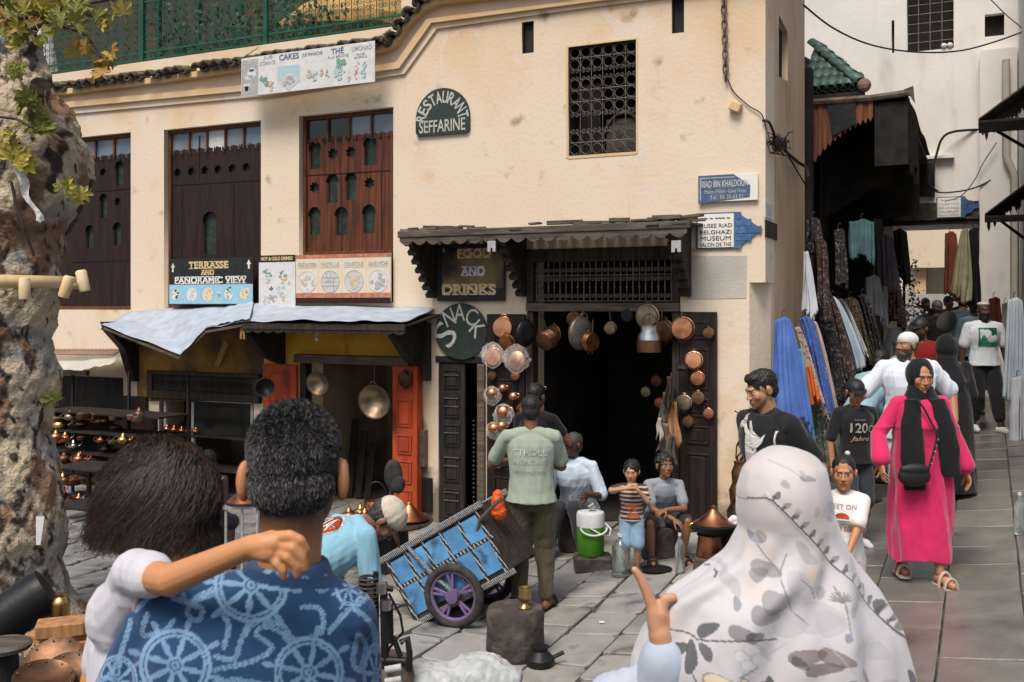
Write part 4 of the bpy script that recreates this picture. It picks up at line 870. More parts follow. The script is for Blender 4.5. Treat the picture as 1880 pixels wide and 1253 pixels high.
# food and drinks
s, r, y = board('sign', 'black board reading FOOD AND DRINKS in cream letters under the wooden awning', 'sign', rect(804, 928, 448, 553, .03), .03, M['sign_black'])
Wd, Hd = r[1]-r[0], r[3]-r[2]
gold_field = mat('gold_field', (0.22, 0.16, 0.07), .45, col2=(0.04, .036, .025), scale=2.5, lo=.42, hi=.62, bump=.05, var=0)
flat('gold_field', sub(r, .08, .98, .22, .86), y, gold_field, s)
serif_text('lettering', 'FOOD', cx(.56), cz(.83), Wd*.5, Hd*.15, y-.002, M['pale_tan'], s, .04); serif_text('lettering', 'AND', cx(.54), cz(.52), Wd*.36, Hd*.15, y-.002, M['white_plastic'], s, .04); serif_text('lettering', 'DRINKS', cx(.48), cz(.20), Wd*.80, Hd*.17, y-.002, M['cream_paint'], s, .04)
arrow(cx(.1), cz(.88), Wd*.06, Hd*.14, y, M['faded_grey'], s)
# guest house sign
s, r, y = board('sign', 'torn blue guest house sign with a phone number above the tiled arrow sign', 'sign', rect(1283, 1392, 321, 370, .02), .02, M['plaster_white'])
Wd, Hd = r[1]-r[0], r[3]-r[2]
MB().prism([(cx(0), cz(-.06)), (cx(.87), cz(.12)), (cx(.88), cz(.55)), (cx(.6), cz(1)), (cx(0), cz(1))], y-.003, y-.0005).build('blue_panel', M['sign_blue'], s)
text('lettering', 'RIAD IBN KHALDOUN', cx(.45), cz(.66), Wd*.78, Hd*.26, y-.003, M['sign_letter'], s, bold=.02); text('lettering', "Maison d'Hotes - Guest House", cx(.46), cz(.38), Wd*.70, Hd*.16, y-.003, M['sign_letter'], s); text('lettering', 'Tel : 05 35 63 51', cx(.48), cz(.16), Wd*.55, Hd*.16, y-.003, M['sign_letter'], s)
flat('border_line', sub(r, .03, .62, .88, .91), y-.003, M['sign_letter'], s); flat('border_line', sub(r, .03, .045, .06, .88), y-.003, M['sign_letter'], s)
# museum arrow
def arrow_tiles(s, r, y, tip, lines, tm, nx=2, nz=3):
    a, b, c, d = r; Wd, Hd = b-a, d-c; zc = (c+d)/2
    ol = [(a, c), (a+Wd*.62, c), (b, zc), (a+Wd*.62, d), (a, d)]
    MB().prism(ol, y-.02, y).build('backing', M['sign_blue'], s)
    flat('white_tablet', (a+Wd*.03, a+Wd*.58, c+Hd*.04, d-Hd*.04), y-.02, M['plaster_white'], s, .008)
    x0 = a+Wd*.60; nz = 5
    for j in range(nz):
        z0, z1 = c+Hd*j/nz, c+Hd*(j+1)/nz; f = abs((z0+z1)/2-zc)/(Hd/2); xe = a+Wd*.62+(b-a-Wd*.62)*(1-f); x = x0; k = j % 2
        while x < xe-.01:
            x1 = min(xe, x+Wd*(.11 if k else .17)); k = 0
            MB().box(x+.003, x1-.003, y-.026, y-.0205, z0+.003, z1-.003).build('tile', M['blue_tile'], s); x = x1
    for t_, fz, fw_, h in lines: text('lettering', t_, a+Wd*.305, c+Hd*fz, Wd*fw_, Hd*h, y-.028, tm, s)
s = wallnode('sign', 'arrow sign of blue tiles and a white tablet pointing to the museum', 'sign'); r = rect(1279, 1400, 390, 457, .0)
arrow_tiles(s, r, 0, 0, [('~~ ~ ~~~ ~', .84, .44, .05), ('MUSEE RIAD', .64, .50, .11), ('BELGHAZI', .46, .48, .11), ('MUSEUM', .29, .46, .12), ('SALON DE THE', .12, .48, .10)], M['sign_black'])
for px0, px1, y0, y1, m, lab in ((1402, 1416, 368, 404, 'paper', 'small pale notice pasted at the building corner'), (1403, 1425, 404, 442, 'wood_dark', 'small brown plaque on the corner below the pale notice')):
    v0, z1 = sp(px0+1, y0, 0); v1, z0 = sp(px1, y1, 0); s = wallnode('notice', lab, 'notice'); MB().box(.0005, .012, v0, v1, z0, z1).build('plate', M[m], s)
    for k in range(4): MB().box(.0125, .014, v0+.05, v1-.05, z0+(z1-z0)*(.2+.18*k), z0+(z1-z0)*(.25+.18*k)).build('print_line', M['faded_grey' if m == 'paper' else 'stone_dark'], s)

# ================================================================ awnings
def scallop(u0, u1, z, y, drop, pitch, m, par):
    n = int((u1-u0)/pitch)
    for k in range(n):
        a = u0+(u1-u0)*k/n; b = u0+(u1-u0)*(k+1)/n
        pts = [(a+.001, z), (b-.001, z)]+[(b-(b-a)*t, z-drop*.45-drop*.55*math.sin(PI*t)) for t in [i/6 for i in range(7)]]
        MB().prism(pts, y-.012, y).build('scallop', m, par)
aw = wallnode('awning', 'dark weathered wooden awning with scalloped edge above the main shop door', 'awning')
O1 = 0.62; fa, fb = fp(735, 437, O1), fp(1262, 408, O1); zf = (fa[1]+fb[1])/2; ua, ub = fa[0], fb[0]
n = 24
for k in range(n):
    a = ua+(ub-ua)*k/n; b = ua+(ub-ua)*(k+1)/n-.006; m2 = MB(); e = rnd.uniform(-.05, .03)
    m2.bar(((a+b)/2, -O1+e, zf+.02), ((a+b)/2, -.002, zf+.05), b-a, .02, up=(0, 0, 1)); m2.build('plank', M['wood_grey'], aw)
MB().box(ua-.02, ub+.03, -O1-.03, -O1+.01, zf-.03, zf+.04).build('front_beam', M['wood_grey'], aw, bev=.006)
for k in range(26): u = rnd.uniform(ua, ub); MB().cbox((u, -O1+rnd.uniform(-.01, .3), zf+.06+rnd.uniform(0, .03)), (rnd.uniform(.1, .5), rnd.uniform(.03, .09), rnd.uniform(.015, .04)), (rnd.uniform(-.1, .1), rnd.uniform(-.06, .06), rnd.uniform(-.3, .3))).build('loose_lath', M['wood_grey'] if k % 3 else M['rust'], aw)
scallop(ua, ub, zf-.03, -O1-.005, .085, .165, M['wood_grey'], aw)
for px, pyb, w in ((798, 548, .07), (962, 545, .07), (1262, 545, .09)):
    u, zb_ = fp(px, pyb); m2 = MB(); pts = [(-.002, zb_), (-.07, zb_), (-.12, zb_+.1), (-.36, zf-.30), (-O1+.05, zf-.05), (-O1+.05, zf), (-.002, zf+.09)]
    vs = [(u+s_*w/2, y_, z_) for s_ in (-1, 1) for y_, z_ in pts]; N_ = len(pts)
    m2.add(vs, [tuple(range(N_)), tuple(N_+k for k in reversed(range(N_)))]+[(k, N_+k, N_+(k+1) % N_, (k+1) % N_) for k in range(N_)]); m2.build('bracket', M['wood_dark'], aw, bev=.008)
    for j in range(7): t = j/6; MB().cbox((u, -.09-.46*t, zb_+.06+(zf-.12-zb_)*t**1.05-.02), (w+.03, .06, .05), (.7, 0, 0)).build('notch', M['wood_dark'], aw)
for px in (905, 1243):
    u, z_ = fp(px, 452, O1); MB().prism([(u-.045, z_+.05), (u-.045, z_-.06), (u-.015, z_-.06), (u-.008, z_-.02), (u+.008, z_-.02), (u+.015, z_-.06), (u+.045, z_-.06), (u+.045, z_+.05)], -O1-.035, -O1-.018).build('pendant', M['faded_grey'], aw)
# main door: frame, grille, leaves
a, b, c, d = OP['main']; zl = fp(1110, 562)[1]
dr = node('doorway', None, None); dr.parent = bld
MB().box(a+.002, b-.002, -.05, .14, zl-.06, zl+.03).build('lintel', M['wood_grey'], dr, bev=.006)
for u_ in (a+.04, b-.04): MB().box(u_-.038, u_+.038, -.03, .12, -.1 if u_ < (a+b)/2 else .1, zl-.062).build('jamb', M['wood_dark'], dr, bev=.006); MB().box(u_-.038, u_+.038, -.03, .12, zl+.032, d-.002).build('jamb', M['wood_dark'], dr, bev=.006)
MB().box(a+.08, b-.08, -.02, .1, d-.14, d-.004).build('header', M['wood_dark'], dr, bev=.006)
mb = MB(); g0, g1 = zl+.05, fp(1110, 476)[1]; n = 22
for k in range(n+1):
    u = a+.1+(b-a-.2)*k/n; mb.tube([(u, .03, g0), (u, .03, g1)], .007 if k % 2 else .009, 5, caps=False); mb.sphere((u, .03, g0+(g1-g0)*.33), .016, 6, 4)
    for zz in (.12, .52, .74):
        for s_ in (-1, 1): mb.tube(scroll(u+s_*.030, g0+(g1-g0)*zz, .026, s_, 1.3, .03, 9), .005, 3, caps=False)
for zz in (0, .62, 1): mb.tube([(a+.08, .03, g0+(g1-g0)*zz), (b-.08, .03, g0+(g1-g0)*zz)], .009, 5)
mb.build('iron_grille', M['iron_grey'], dr, smooth=True)
def leaf(u0, u1, z0, z1, panels, m, par, y=-.06, t=.045, name='door_leaf'):
    L = MB().box(u0, u1, y, y+t, z0, z1).build(name, m, par, bev=.005); w = u1-u0
    for (f0, f1) in panels:
        za, zb_ = z0+(z1-z0)*f0, z0+(z1-z0)*f1; mb = MB(); x0, x1 = u0+w*.2, u1-w*.2; q = .018
        for (p0, p1, p2, p3) in ((x0, x1, za, za+q), (x0, x1, zb_-q, zb_), (x0, x0+q, za+q, zb_-q), (x1-q, x1, za+q, zb_-q)): mb.box(p0, p1, y-.014, y-.0005, p2, p3)
        mb.build('panel_moulding', m, L, bev=.004)
        MB().box(x0+q+.015, x1-q-.015, y-.010, y-.0005, za+q+.015, zb_-q-.015).build('raised_panel', m, L, bev=.006)
    return L
u0, u1 = fp(1251, 700)[0], fp(1318, 700)[0]; z1 = fp(1285, 573)[1]
leaf(u0, u1, .12, z1, [(.05, .38), (.42, .50), (.54, .62), (.66, .84), (.88, .96)], M['wood_door'], dr)
u0, u1 = fp(898, 700)[0], fp(967, 700)[0]; leaf(u0, u1, .0, fp(932, 577)[1], [(.05, .25), (.28, .45), (.5, .7), (.75, .95)], M['wood_door'], dr)
# snack door
a, b, c, d = OP['snack']; sn = node('doorway', None, None); sn.parent = bld
MB().box(a-.03, b+.03, -.02, .1, d-.04, d+.03).build('lintel', M['wood_black'], sn, bev=.004)
um = a+(b-a)*.60; L = leaf(a+.01, um, 0, d-.045, [(.04, .22), (.26, .42), (.48, .62), (.66, .80), (.84, .96)], M['wood_black'], sn, y=.0)
for f_ in (.14, .19, .35, .40, .55, .71, .76, .90): MB().box(a+.08, um-.07, -.022, -.0145, f_*d, f_*d+.012).build('slat', M['iron_grey'], sn)
MB().box(b-.05, b+.04, -.04, .12, 0, d-.045).build('jamb', M['wood_grey'], sn, bev=.005)
mb = MB()
for i in range(7):
    for j in range(22): mb.sphere((um+.05+i*.05, .12, .1+j*.05), .012, 5, 4)
tag(mb.build('bead_screen', M['iron_grey'], sn), kind='stuff')
# red doors and lintel of the third shop
rd = node('doorway', None, None); rd.parent = bld
a, b, c, d = OP['shop3']; p, q = fp(541, 660, .1), fp(751, 660, .1)
MB().box(p[0], q[0], -.13, .02, fp(640, 669, .1)[1], fp(640, 653, .1)[1]).build('lintel', M['wood_grey'], rd, bev=.008)
leaf(fp(488, 700)[0], fp(549, 700)[0], .02, fp(520, 669)[1], [(.04, .2), (.24, .4), (.46, .66), (.72, .95)], M['door_red'], rd)
L = leaf(fp(727, 700)[0], fp(771, 700)[0], .02, fp(750, 671)[1], [(.04, .19), (.23, .38), (.42, .55), (.60, .78), (.83, .95)], M['door_red'], rd, y=-.08)
m2 = MB(); x = fp(771, 700)[0]; m2.box(x+.003, x+.05, -.15, -.03, .02, fp(750, 671)[1]); m2.build('door_edge', M['door_red'], rd, bev=.004)
MB().box(a+.001, a+.09, -.02, .1, 0, d).build('jamb', M['wood_door'], rd)
# awnings of the left shops, covered with plastic sheet
def sheet(name, pts_wall, pts_front, m, par, n=24, sag=.04, seed=1, t=.004):
    rs = random.Random(seed); ph = [rs.uniform(0, 6) for _ in range(6)]
    def ip(P, s):
        x = s*(len(P)-1); i = min(int(x), len(P)-2); f = x-i; return P[i].lerp(P[i+1], f)
    A = [Vector(p) for p in pts_wall]; B = [Vector(p) for p in pts_front]
    def fn(s, t_):
        p = ip(A, s).lerp(ip(B, s), t_); w = sag*math.sin(PI*t_)
        p.z += -w*.4+.006*math.sin(s*37+ph[0]+t_*5)*t_+.006*math.sin(s*17+t_*9+ph[1]); return p
    return MB().grid(fn, n*2, n).build(name, m, par, smooth=True, solid=t, auto=False)
def P3(px, py, off): u, z = fp(px, py, off); return (u, -off, z)
a3 = wallnode('awning', 'dark wooden awning under pale plastic sheet over the red-doored shop', 'awning')
sheet('plastic_sheet', [P3(458, 556, .005), P3(560, 560, .005), P3(700, 563, .005), P3(797, 567, .005)], [P3(444, 592, .75), P3(540, 588, .78), P3(650, 590, .78), P3(742, 590, .75)], M['tarp'], a3)
zf3 = fp(600, 594, .74)[1]; ua, ub = P3(448, 590, .72)[0], P3(746, 590, .72)[0]
for k in range(16): u_ = ua+(ub-ua)*(k+.5)/16; z_ = zf3; MB().bar((u_, -.72, zf3-.025), (u_+.02, -.003, zf3+.09), (ub-ua)/16-.006, .018).build('plank', M['wood_dark'], a3)
MB().box(ua, ub, -.75, -.72, zf3-.075, zf3-.005).build('front_beam', M['wood_dark'], a3, bev=.004); scallop(ua, ub, zf3-.07, -.73, .05, .14, M['wood_black'], a3)
for px, pb in ((519, 668), (778, 672)):
    u_, zb_ = fp(px, pb); pts = [(-.003, zb_), (-.06, zb_), (-.35, zf3-.42), (-.68, zf3-.14), (-.7, zf3-.03), (-.003, zf3+.07)]; N_ = len(pts); w = .1
    vs = [(u_+s_*w/2, y_, z_) for s_ in (-1, 1) for y_, z_ in pts]
    MB().add(vs, [tuple(range(N_)), tuple(N_+k for k in reversed(range(N_)))]+[(k, N_+k, N_+(k+1) % N_, (k+1) % N_) for k in range(N_)]).build('bracket', M['wood_black'], a3, bev=.006)
p = P3(781, 700, .1); MB().box(p[0]-.03, p[0]+.03, -.12, -.02, fp(781, 700, .1)[1], zf3).build('hanging_post', M['wood_black'], a3)
a2 = wallnode('awning', 'sagging sheet-covered awning with a drooping corner over the carved lintel', 'awning')
sheet('plastic_sheet', [P3(236, 575, .005), P3(300, 568, .005), P3(360, 565, .005), P3(425, 561, .005)], [P3(186, 596, .62), P3(331, 652, .92), P3(378, 603, .80), P3(448, 590, .76)], M['tarp'], a2, sag=.03, seed=4)
sheet('plastic_sheet', [P3(415, 562, .01), P3(440, 556, .02), P3(466, 553, .02)], [P3(378, 601, .79), P3(420, 592, .78), P3(458, 585, .78)], M['tarp'], a2, sag=.02, seed=5, n=10)
for i in range(5):
    A = Vector(P3(190+i*16, 600+i*7, .60)); B = Vector(P3(214+i*15, 597+i*6, .25)); MB().bar(A-Vector((0, 0, .03)), B-Vector((0, 0, .03)), .07, .03).build('rafter', M['wood_dark'], a2, bev=.004)
A, B, C_, D_ = [Vector(P3(*q)) for q in ((192, 600, .6), (330, 654, .88), (378, 606, .78), (446, 594, .74))]
for p, q in ((A, B), (B, C_), (C_, D_)): MB().bar(p-Vector((0, 0, .025)), q-Vector((0, 0, .025)), .03, .03).build('edge_lath', M['wood_grey'], a2, bev=.003)
u_, zb_ = fp(250, 700); z_t = fp(250, 590)[1]; pts = [(-.003, zb_), (-.08, zb_), (-.25, z_t-.35), (-.5, z_t-.12), (-.55, z_t), (-.003, z_t)]; N_ = len(pts)
MB().add([(u_+s_*.06, y_, z_) for s_ in (-1, 1) for y_, z_ in pts], [tuple(range(N_)), tuple(N_+k for k in reversed(range(N_)))]+[(k, N_+k, N_+(k+1) % N_, (k+1) % N_) for k in range(N_)]).build('bracket', M['wood_black'], a2, bev=.006)
p, q = P3(398, 672, .06), P3(416, 628, .1); MB().bar(p, q, .07, .02, up=(0, 1, 0)).build('loose_board', M['wood_tan'], a2)
u_, z_ = fp(447, 607, .7); MB().prism([(u_-.035, z_+.07), (u_-.035, z_-.1), (u_-.012, z_-.1), (u_-.005, z_-.03), (u_+.005, z_-.03), (u_+.012, z_-.1), (u_+.035, z_-.1), (u_+.035, z_+.07)], -.72, -.70).build('pendant', M['wood_tan'], a3)
a1 = wallnode('awning', 'low awning with a row of clay tiles and ragged cream cloth over the leftmost shop', 'awning')
sheet('ragged_cloth', [P3(60, 655, .1), P3(150, 652, .1), P3(228, 645, .1)], [P3(60, 682, .55), P3(150, 680, .6), P3(205, 668, .6)], M['cement'], a1, sag=.03, seed=8)
for k in range(22):
    px = 72+k*7.1; p = P3(px, 647, .16); o = link_mesh('roof_tile', arch_tile(.024, .22, .01, 5) if k == 0 else tk, None, a1, True, (p[0], -.32, p[2]-.035), (R(16), 0, 0))
    if k == 0: tk = o.data; tk.materials.append(M['tile_clay'])
MB().box(fp(40, 660)[0], fp(226, 660)[0], -.6, -.55, fp(150, 690, .6)[1], fp(150, 681, .6)[1]).build('front_beam', M['wood_black'], a1)
# carved lintel panel over the second shop
s = node('carved_lintel', None, None); s.parent = bld
a, b, c, d = rect(270, 476, 684, 736, .06)
MB().box(a, b, -.05, -.006, c, d).build('board', M['wood_black'], s, bev=.004)
for (x0, x1, z0, z1) in ((a, b, d-.05, d), (a, b, c, c+.1), (a, a+.1, c+.1, d-.05), (b-.1, b, c+.1, d-.05)): MB().box(x0, x1, -.08, -.0505, z0, z1).build('frame', M['wood_dark'], s, bev=.008)
mb = MB(); n = 16
for k in range(n):
    u_ = a+.14+(b-a-.28)*(k+.5)/n; zc_ = (c+.1+d-.05)/2
    mb.tube([(p[0], -.056, p[2]) for p in scroll(u_, zc_, .048, 1 if k % 2 else -1, 1.5, 0, 14)], .008, 4)
for z_ in (c+.115, d-.065): mb.tube([(a+.11, -.056, z_), (b-.11, -.056, z_)], .006, 4)
tag(mb.build('carving', M['wood_dark'], s), kind='stuff')
for px0, px1, p0, p1, lab in ((221, 268, 728, 765, 0), (210, 285, 762, 830, 1)):
    q = rect(px0, px1, p0, p1, .05); MB().box(q[0], q[1], -.06, -.01, q[2] if not lab else 0, q[3]).build('shutter_board', M['wood_door'], s, bev=.004)
q = rect(20, 226, 690, 748, .0); m2 = MB().box(q[0], q[1], -.02, .03, q[2], q[3]); m2.build('fascia', M['wood_black'], s)
# small wall fittings
u_, z_ = fp(582, 617, .45); bu = wallnode('light_bulb', 'bare light bulb hanging under the awning of the red-doored shop', 'bulb')
MB().sphere((u_, -.45, z_-.03), (.026, .026, .034)).build('glass', M['bulb'], bu, smooth=True); MB().lathe([(0, .05), (.018, .045), (.018, 0), (.0, -.0)], 10, (u_, -.45, z_)).build('socket', M['white_plastic'], bu); MB().tube([(u_, -.45, z_+.05), (u_, -.44, zf3+.02)], .004, 5).build('cord', M['cable'], bu)
mbx = wallnode('meter_box', 'grey metal meter box on the wall beside the red door', 'box'); q = rect(772, 786, 789, 856, .0); MB().box(q[0], q[1], -.08, -.0005, q[2], q[3]).build('casing', M['iron_grey'], mbx, bev=.006); MB().box(q[0]+.02, q[1]-.02, -.086, -.081, q[2]+.05, q[3]-.05).build('lid', M['wood_grey'], mbx)
mbx = wallnode('wall_hatch', 'black metal hatch low on the wall beside the red door', 'hatch'); q = rect(776, 795, 877, 940, .0); MB().box(q[0], q[1], -.04, -.0005, q[2], q[3]).build('panel', M['black_metal'], mbx, bev=.004)
jb = wallnode('junction_box', 'small square box fixed askew high on the wall under the chain', 'box'); u_, z_ = fp(1352, 198); MB().cbox((u_, -.04, z_), (.11, .07, .09), (0, R(25), 0)).build('casing', M['plaster_trim'], jb, bev=.008)
ch = wallnode('chain', 'rusty chain hanging down the wall left of the building corner', 'chain')
for k in range(13):
    u_, z_ = fp(1330+k*.35, -20+k*13.5); L = [(u_+(.025*math.cos(t) if k % 2 else 0), -.04-(0 if k % 2 else .025*math.cos(t)), z_+.055*math.sin(t)) for t in [2*PI*i/10 for i in range(10)]]
    MB().tube(L, .009, 5, closed=True).build('link', M['rust'], ch)
def cable(label, pts, r, m=None, n=8, group=None, name='cable', cat='cable'):
    P = [Vector(p) for p in pts]; out = []
    for i in range(len(P)-1):
        p0 = P[max(i-1, 0)]; p1 = P[i]; p2 = P[i+1]; p3 = P[min(i+2, len(P)-1)]
        for k in range(n):
            t = k/n; out.append(0.5*((2*p1)+(p2-p0)*t+(2*p0-5*p1+4*p2-p3)*t*t+(-p0+3*p1-3*p2+p3)*t**3))
    out.append(P[-1]); o = MB().tube(out, r, 5).build(name, m or M['cable'], None, smooth=True); return tag(o, label, cat, group)
def WP(px, py, off): u, z = fp(px, py, off); return fw(u, -off, z)
def SP(px, py, u=.03): v, z = sp(px, py, u); return fw(u, v, z)
cable('thin wire from the chain down to the cable knot at the corner', [WP(1336, 145, .03), WP(1348, 170, .02), WP(1375, 195, .02), WP(1398, 210, .03), SP(1408, 240)], .006)
cable('thick black cable looping over the corner into the cable knot', [WP(1401, 222, .02), SP(1412, 225, .05), SP(1422, 250, .06), SP(1420, 265, .05)], .014)
kn = tag(MB().sphere(SP(1430, 268, .06), (.05, .08, .06), 8, 6).build('cable_knot', M['cable'], None), 'knotted bundle of cables on the side wall near the corner', 'cable knot')
mbk = MB(); rs = random.Random(5)
for k in range(14):
    c0 = SP(1424+rs.uniform(-6, 12), 268+rs.uniform(-12, 14), .06); pts = [c0+Vector((rs.uniform(-.12, .12), rs.uniform(-.08, .05), rs.uniform(-.12, .12))) for _ in range(4)]; mbk.tube(pts, .007, 4)
o = mbk.build('loose_wires', M['cable'], kn); o.parent = kn; tag(o, kind='stuff')
cable('thick cable running from the knot along the side wall to the roofed alley', [SP(1435, 270), SP(1450, 285), SP(1468, 300), SP(1480, 308, .1), SP(1484, 325, .3)], .018)
cable('thin cable dropping from the knot to the hanging cloths', [SP(1444, 280, .05), SP(1458, 305, .05), SP(1470, 325, .05), SP(1482, 345, .1)], .009)
# ================================================================ hanging pans
def onwall(px, py, off): u, z = fp(px, py, off); return fw(u, -off, z), F/fw(u, -off).y
RX = Matrix.Rotation(R(90), 3, 'X')      # lathe axis z -> -y (towards the viewer)
def rotm(yaw=0, pitch=0, roll=0): return Matrix.Rotation(R(yaw), 3, 'Z') @ Matrix.Rotation(R(pitch), 3, 'X') @ Matrix.Rotation(R(roll), 3, 'Y')
def pan(px, py, rpx, off, kind, label, m='copper', yaw=0, pitch=0, roll=0, hook=None, group='copper pans hung at the shop door', name='copper_pan', cat='pan', hm=None, Y=None, bag=False):
    if Y: loc = at(px, py, Y); k = F/Y
    else: loc, k = onwall(px, py, off)
    r = rpx/k; o = node(name, label, cat, loc, AL if not Y else 0, group); T = rotm(yaw, pitch, roll) @ RX; m_ = M[m]; hm = M[hm] if hm else m_
    def tr(p): return T @ Vector(p)
    if kind in ('pan', 'lid'):           # the flat base faces out
        dp = r*.45 if kind == 'pan' else r*.2
        MB().lathe([(0, 0.0), (r*.5, .002), (r*.88, 0), (r*.95, -.012), (r*.98, -dp*.9), (r*1.07, -dp), (r*1.05, -dp-.004), (r*.93, -dp*.85), (r*.85, -.02), (0, -.016)], 28, m=T).build('bowl' if kind == 'pan' else 'disc', m_, o, smooth=True)
        MB().tube([tr((r*.93*math.cos(t), r*.93*math.sin(t), -.006)) for t in [2*PI*i/28 for i in range(28)]], .004, 5, closed=True).build('base_ring', hm, o, smooth=True)
        for s in ((1, -1) if kind == 'pan' else (1,)):
            MB().tube([tr((r*.3*math.cos(t), s*(r*1.02+r*.24*math.sin(t)), -dp*.8)) for t in [PI*i/8 for i in range(9)]], r*.05, 6).build('handle', hm, o, smooth=True)
    elif kind == 'wok':
        MB().lathe([(0, -r*.62), (r*.3, -r*.56), (r*.62, -r*.38), (r*.86, -r*.14), (r, 0), (r*1.04, .006), (r*1.02, -.01), (r*.86, -r*.17), (r*.6, -r*.42), (r*.3, -r*.6), (0, -r*.66)], 36, m=T).build('bowl', m_, o, smooth=True)
        MB().tube([tr((r*.22*math.cos(t), r*1.0+r*.22*math.sin(t), 0)) for t in [PI*i/8 for i in range(9)]], r*.035, 6).build('handle', hm, o, smooth=True)
        MB().tube([tr((r*1.01*math.cos(t), r*1.01*math.sin(t), 0)) for t in [2*PI*i/32 for i in range(32)]], .006, 5, closed=True).build('rim', hm, o, smooth=True)
    elif kind in ('sauce', 'sieve'):     # hangs by a long handle
        MB().lathe([(0, 0.0), (r*.9, 0), (r, -.01), (r*1.0, -r*.9), (r*1.06, -r*.95), (r*.95, -r*.88), (r*.9, -.015), (0, -.012)], 24, m=T).build('bowl', m_, o, smooth=True)
        L = hook or r*2.2; MB().tube([tr((0, r*.95, -r*.8)), tr((0, r*1.3, -r*.8)), tr((0, r+L, -r*.6))], r*.10, 6).build('handle', M['iron'], o, smooth=True)
    elif kind == 'can':
        MB().lathe([(0, -r*1.3), (r*.98, -r*1.3), (r, -r*1.25), (r*.95, 0), (r*.7, r*.5), (r*.72, r*.9), (r*.64, r*.9), (r*.62, r*.4), (0, 0)], 26).build('body', m_, o, smooth=True)
        MB().lathe([(r*1.01, -r*1.28), (r*1.01, -r*.3), (r*.99, -r*.3)], 26).build('base_band', M['copper_old'], o, smooth=True)
        MB().tube([(r*.7*math.cos(t), 0, r*.8+r*1.1*math.sin(t)) for t in [PI*i/8 for i in range(9)]], r*.05, 5).build('handle', M['iron'], o)
    elif kind == 'pot':
        MB().lathe([(0, 0), (r*.8, 0), (r, r*.3), (r*.98, r*.8), (r*.75, r*1.2), (r*.82, r*1.35), (r*.74, r*1.33), (r*.7, r*1.2), (r*.9, r*.7), (0, r*.1)], 22).build('body', m_, o, smooth=True)
        MB().tube([(r*.9+r*.4*math.sin(t), 0, r*.8+r*.4*math.cos(t)) for t in [PI*i/7 for i in range(8)]], r*.07, 5).build('handle', hm, o)
    if hook and kind not in ('sauce', 'sieve'): MB().tube([(0, 0, r*1.05), (0, .01, r*1.05+hook)], .006, 5).build('hook', M['iron'], o)
    if bag:
        rs = random.Random(int(px)); ph = rs.uniform(0, 6)
        def fn(s, t):
            a = 2*PI*s; q = math.sin(PI*min(1, t*1.02))**.6; rr = r*(1.28*q+.1)*(1+.16*math.sin(a*5+t*9+ph)+.09*math.sin(a*11+ph-t*15)); return (rr*math.cos(a), -rr*.45*math.sin(a)-r*.05, r*1.7-t*r*3.1)
        MB().grid(fn, 26, 16).build('plastic_bag', M['plastic_bag'], o)
    return o
pan(922, 601, 19, .12, 'pan', 'bright copper pan topmost on the left door leaf', 'copper_bright', 8, -4)
pan(928, 630, 15, .16, 'pan', 'dark red copper pan tucked under the topmost pan on the left door leaf', 'copper', -10, 12)
pan(905, 655, 16, .15, 'pan', 'bright copper pan in a plastic bag at the left edge of the door leaf', 'copper_bright', 14, -6, bag=True)
pan(948, 662, 18, .15, 'sauce', 'bagged copper saucepan with a long handle on the left door leaf', 'copper_bright', 5, -5, hook=.16, bag=True)
for i, (px, py, r, lab, bg) in enumerate(((923, 713, 8, 'small copper mug hooked above the green-shirted man', False), (943, 728, 9, 'small bright copper mug beside his head', False), (904, 722, 12, 'copper pot in a twisted plastic bag, upper left of the green-shirted man', True), (925, 756, 14, 'round copper pot in plastic just left of his head', True), (907, 786, 11, 'small bagged copper pot lowest on the left door leaf', True), (922, 782, 11, 'small bare copper pot beside the lowest bagged one', False), (914, 842, 9, 'copper pot in plastic held in front of the green-shirted man', True))):
    pan(px, py+r*.6, r, .14, 'pot', lab, 'copper_bright', group='copper pots on the left door leaf', name='copper_pot', cat='pot', bag=bg)
pan(968, 612, 24, .25, 'lid', 'dark flat pan hanging edge-on from the left end of the beam', 'black_metal', 72, 0, hook=.16)
pan(998, 628, 18, .18, 'sauce', 'dark saucepan hanging from the beam, second from the left', 'copper_old', -12, 18, hook=.20)
pan(1012, 614, 16, .10, 'pan', 'dark round pan half behind the second saucepan', 'copper_old', -20, 0)
pan(1053, 588, 13, .18, 'pan', 'small dark pan high under the middle of the beam', 'copper_old', 15, 10, hook=.03)
pan(1070, 612, 30, .22, 'lid', 'long dark frying pan hanging edge-on in the middle of the doorway', 'iron_grey', 68, 0, 16, hook=.05)
pan(1088, 628, 18, .20, 'pan', 'reddish copper pan hanging edge-on beside the frying pan', 'copper', 62, 0, hook=.12)
pan(1119, 604, 11, .18, 'sauce', 'small round saucepan hanging alone in the doorway', 'steel_old', 6, 8, hook=.14)
pan(1150, 580, 11, .10, 'pan', 'small black pan in shadow under the beam', 'black_metal', 6, 8, hook=.02)
pan(1187, 582, 22, .12, 'lid', 'large round grey lid behind the tall copper can', 'steel_old', -5, 0, hook=.04, hm='iron')
pan(1192, 618, 22, .26, 'can', 'tall grey and copper can hanging on an iron hook in the doorway', 'steel', hook=.1, name='hanging_can', cat='can', group=None)
pan(1215, 608, 20, .13, 'pan', 'brown copper pan hanging right of the tall can', 'copper_old', -25, 0, hook=.08)
pan(1252, 603, 21, .14, 'pan', 'orange copper pan topmost on the right door leaf', 'copper', 6, -6, hm='iron', hook=.05)
pan(1273, 662, 16, .13, 'pan', 'bright copper pan in the middle of the right door leaf', 'copper_bright', 8, -4, hm='iron')
pan(1280, 695, 12.5, .13, 'pan', 'patterned copper pan below the bright one on the right leaf', 'copper', 4, -4)
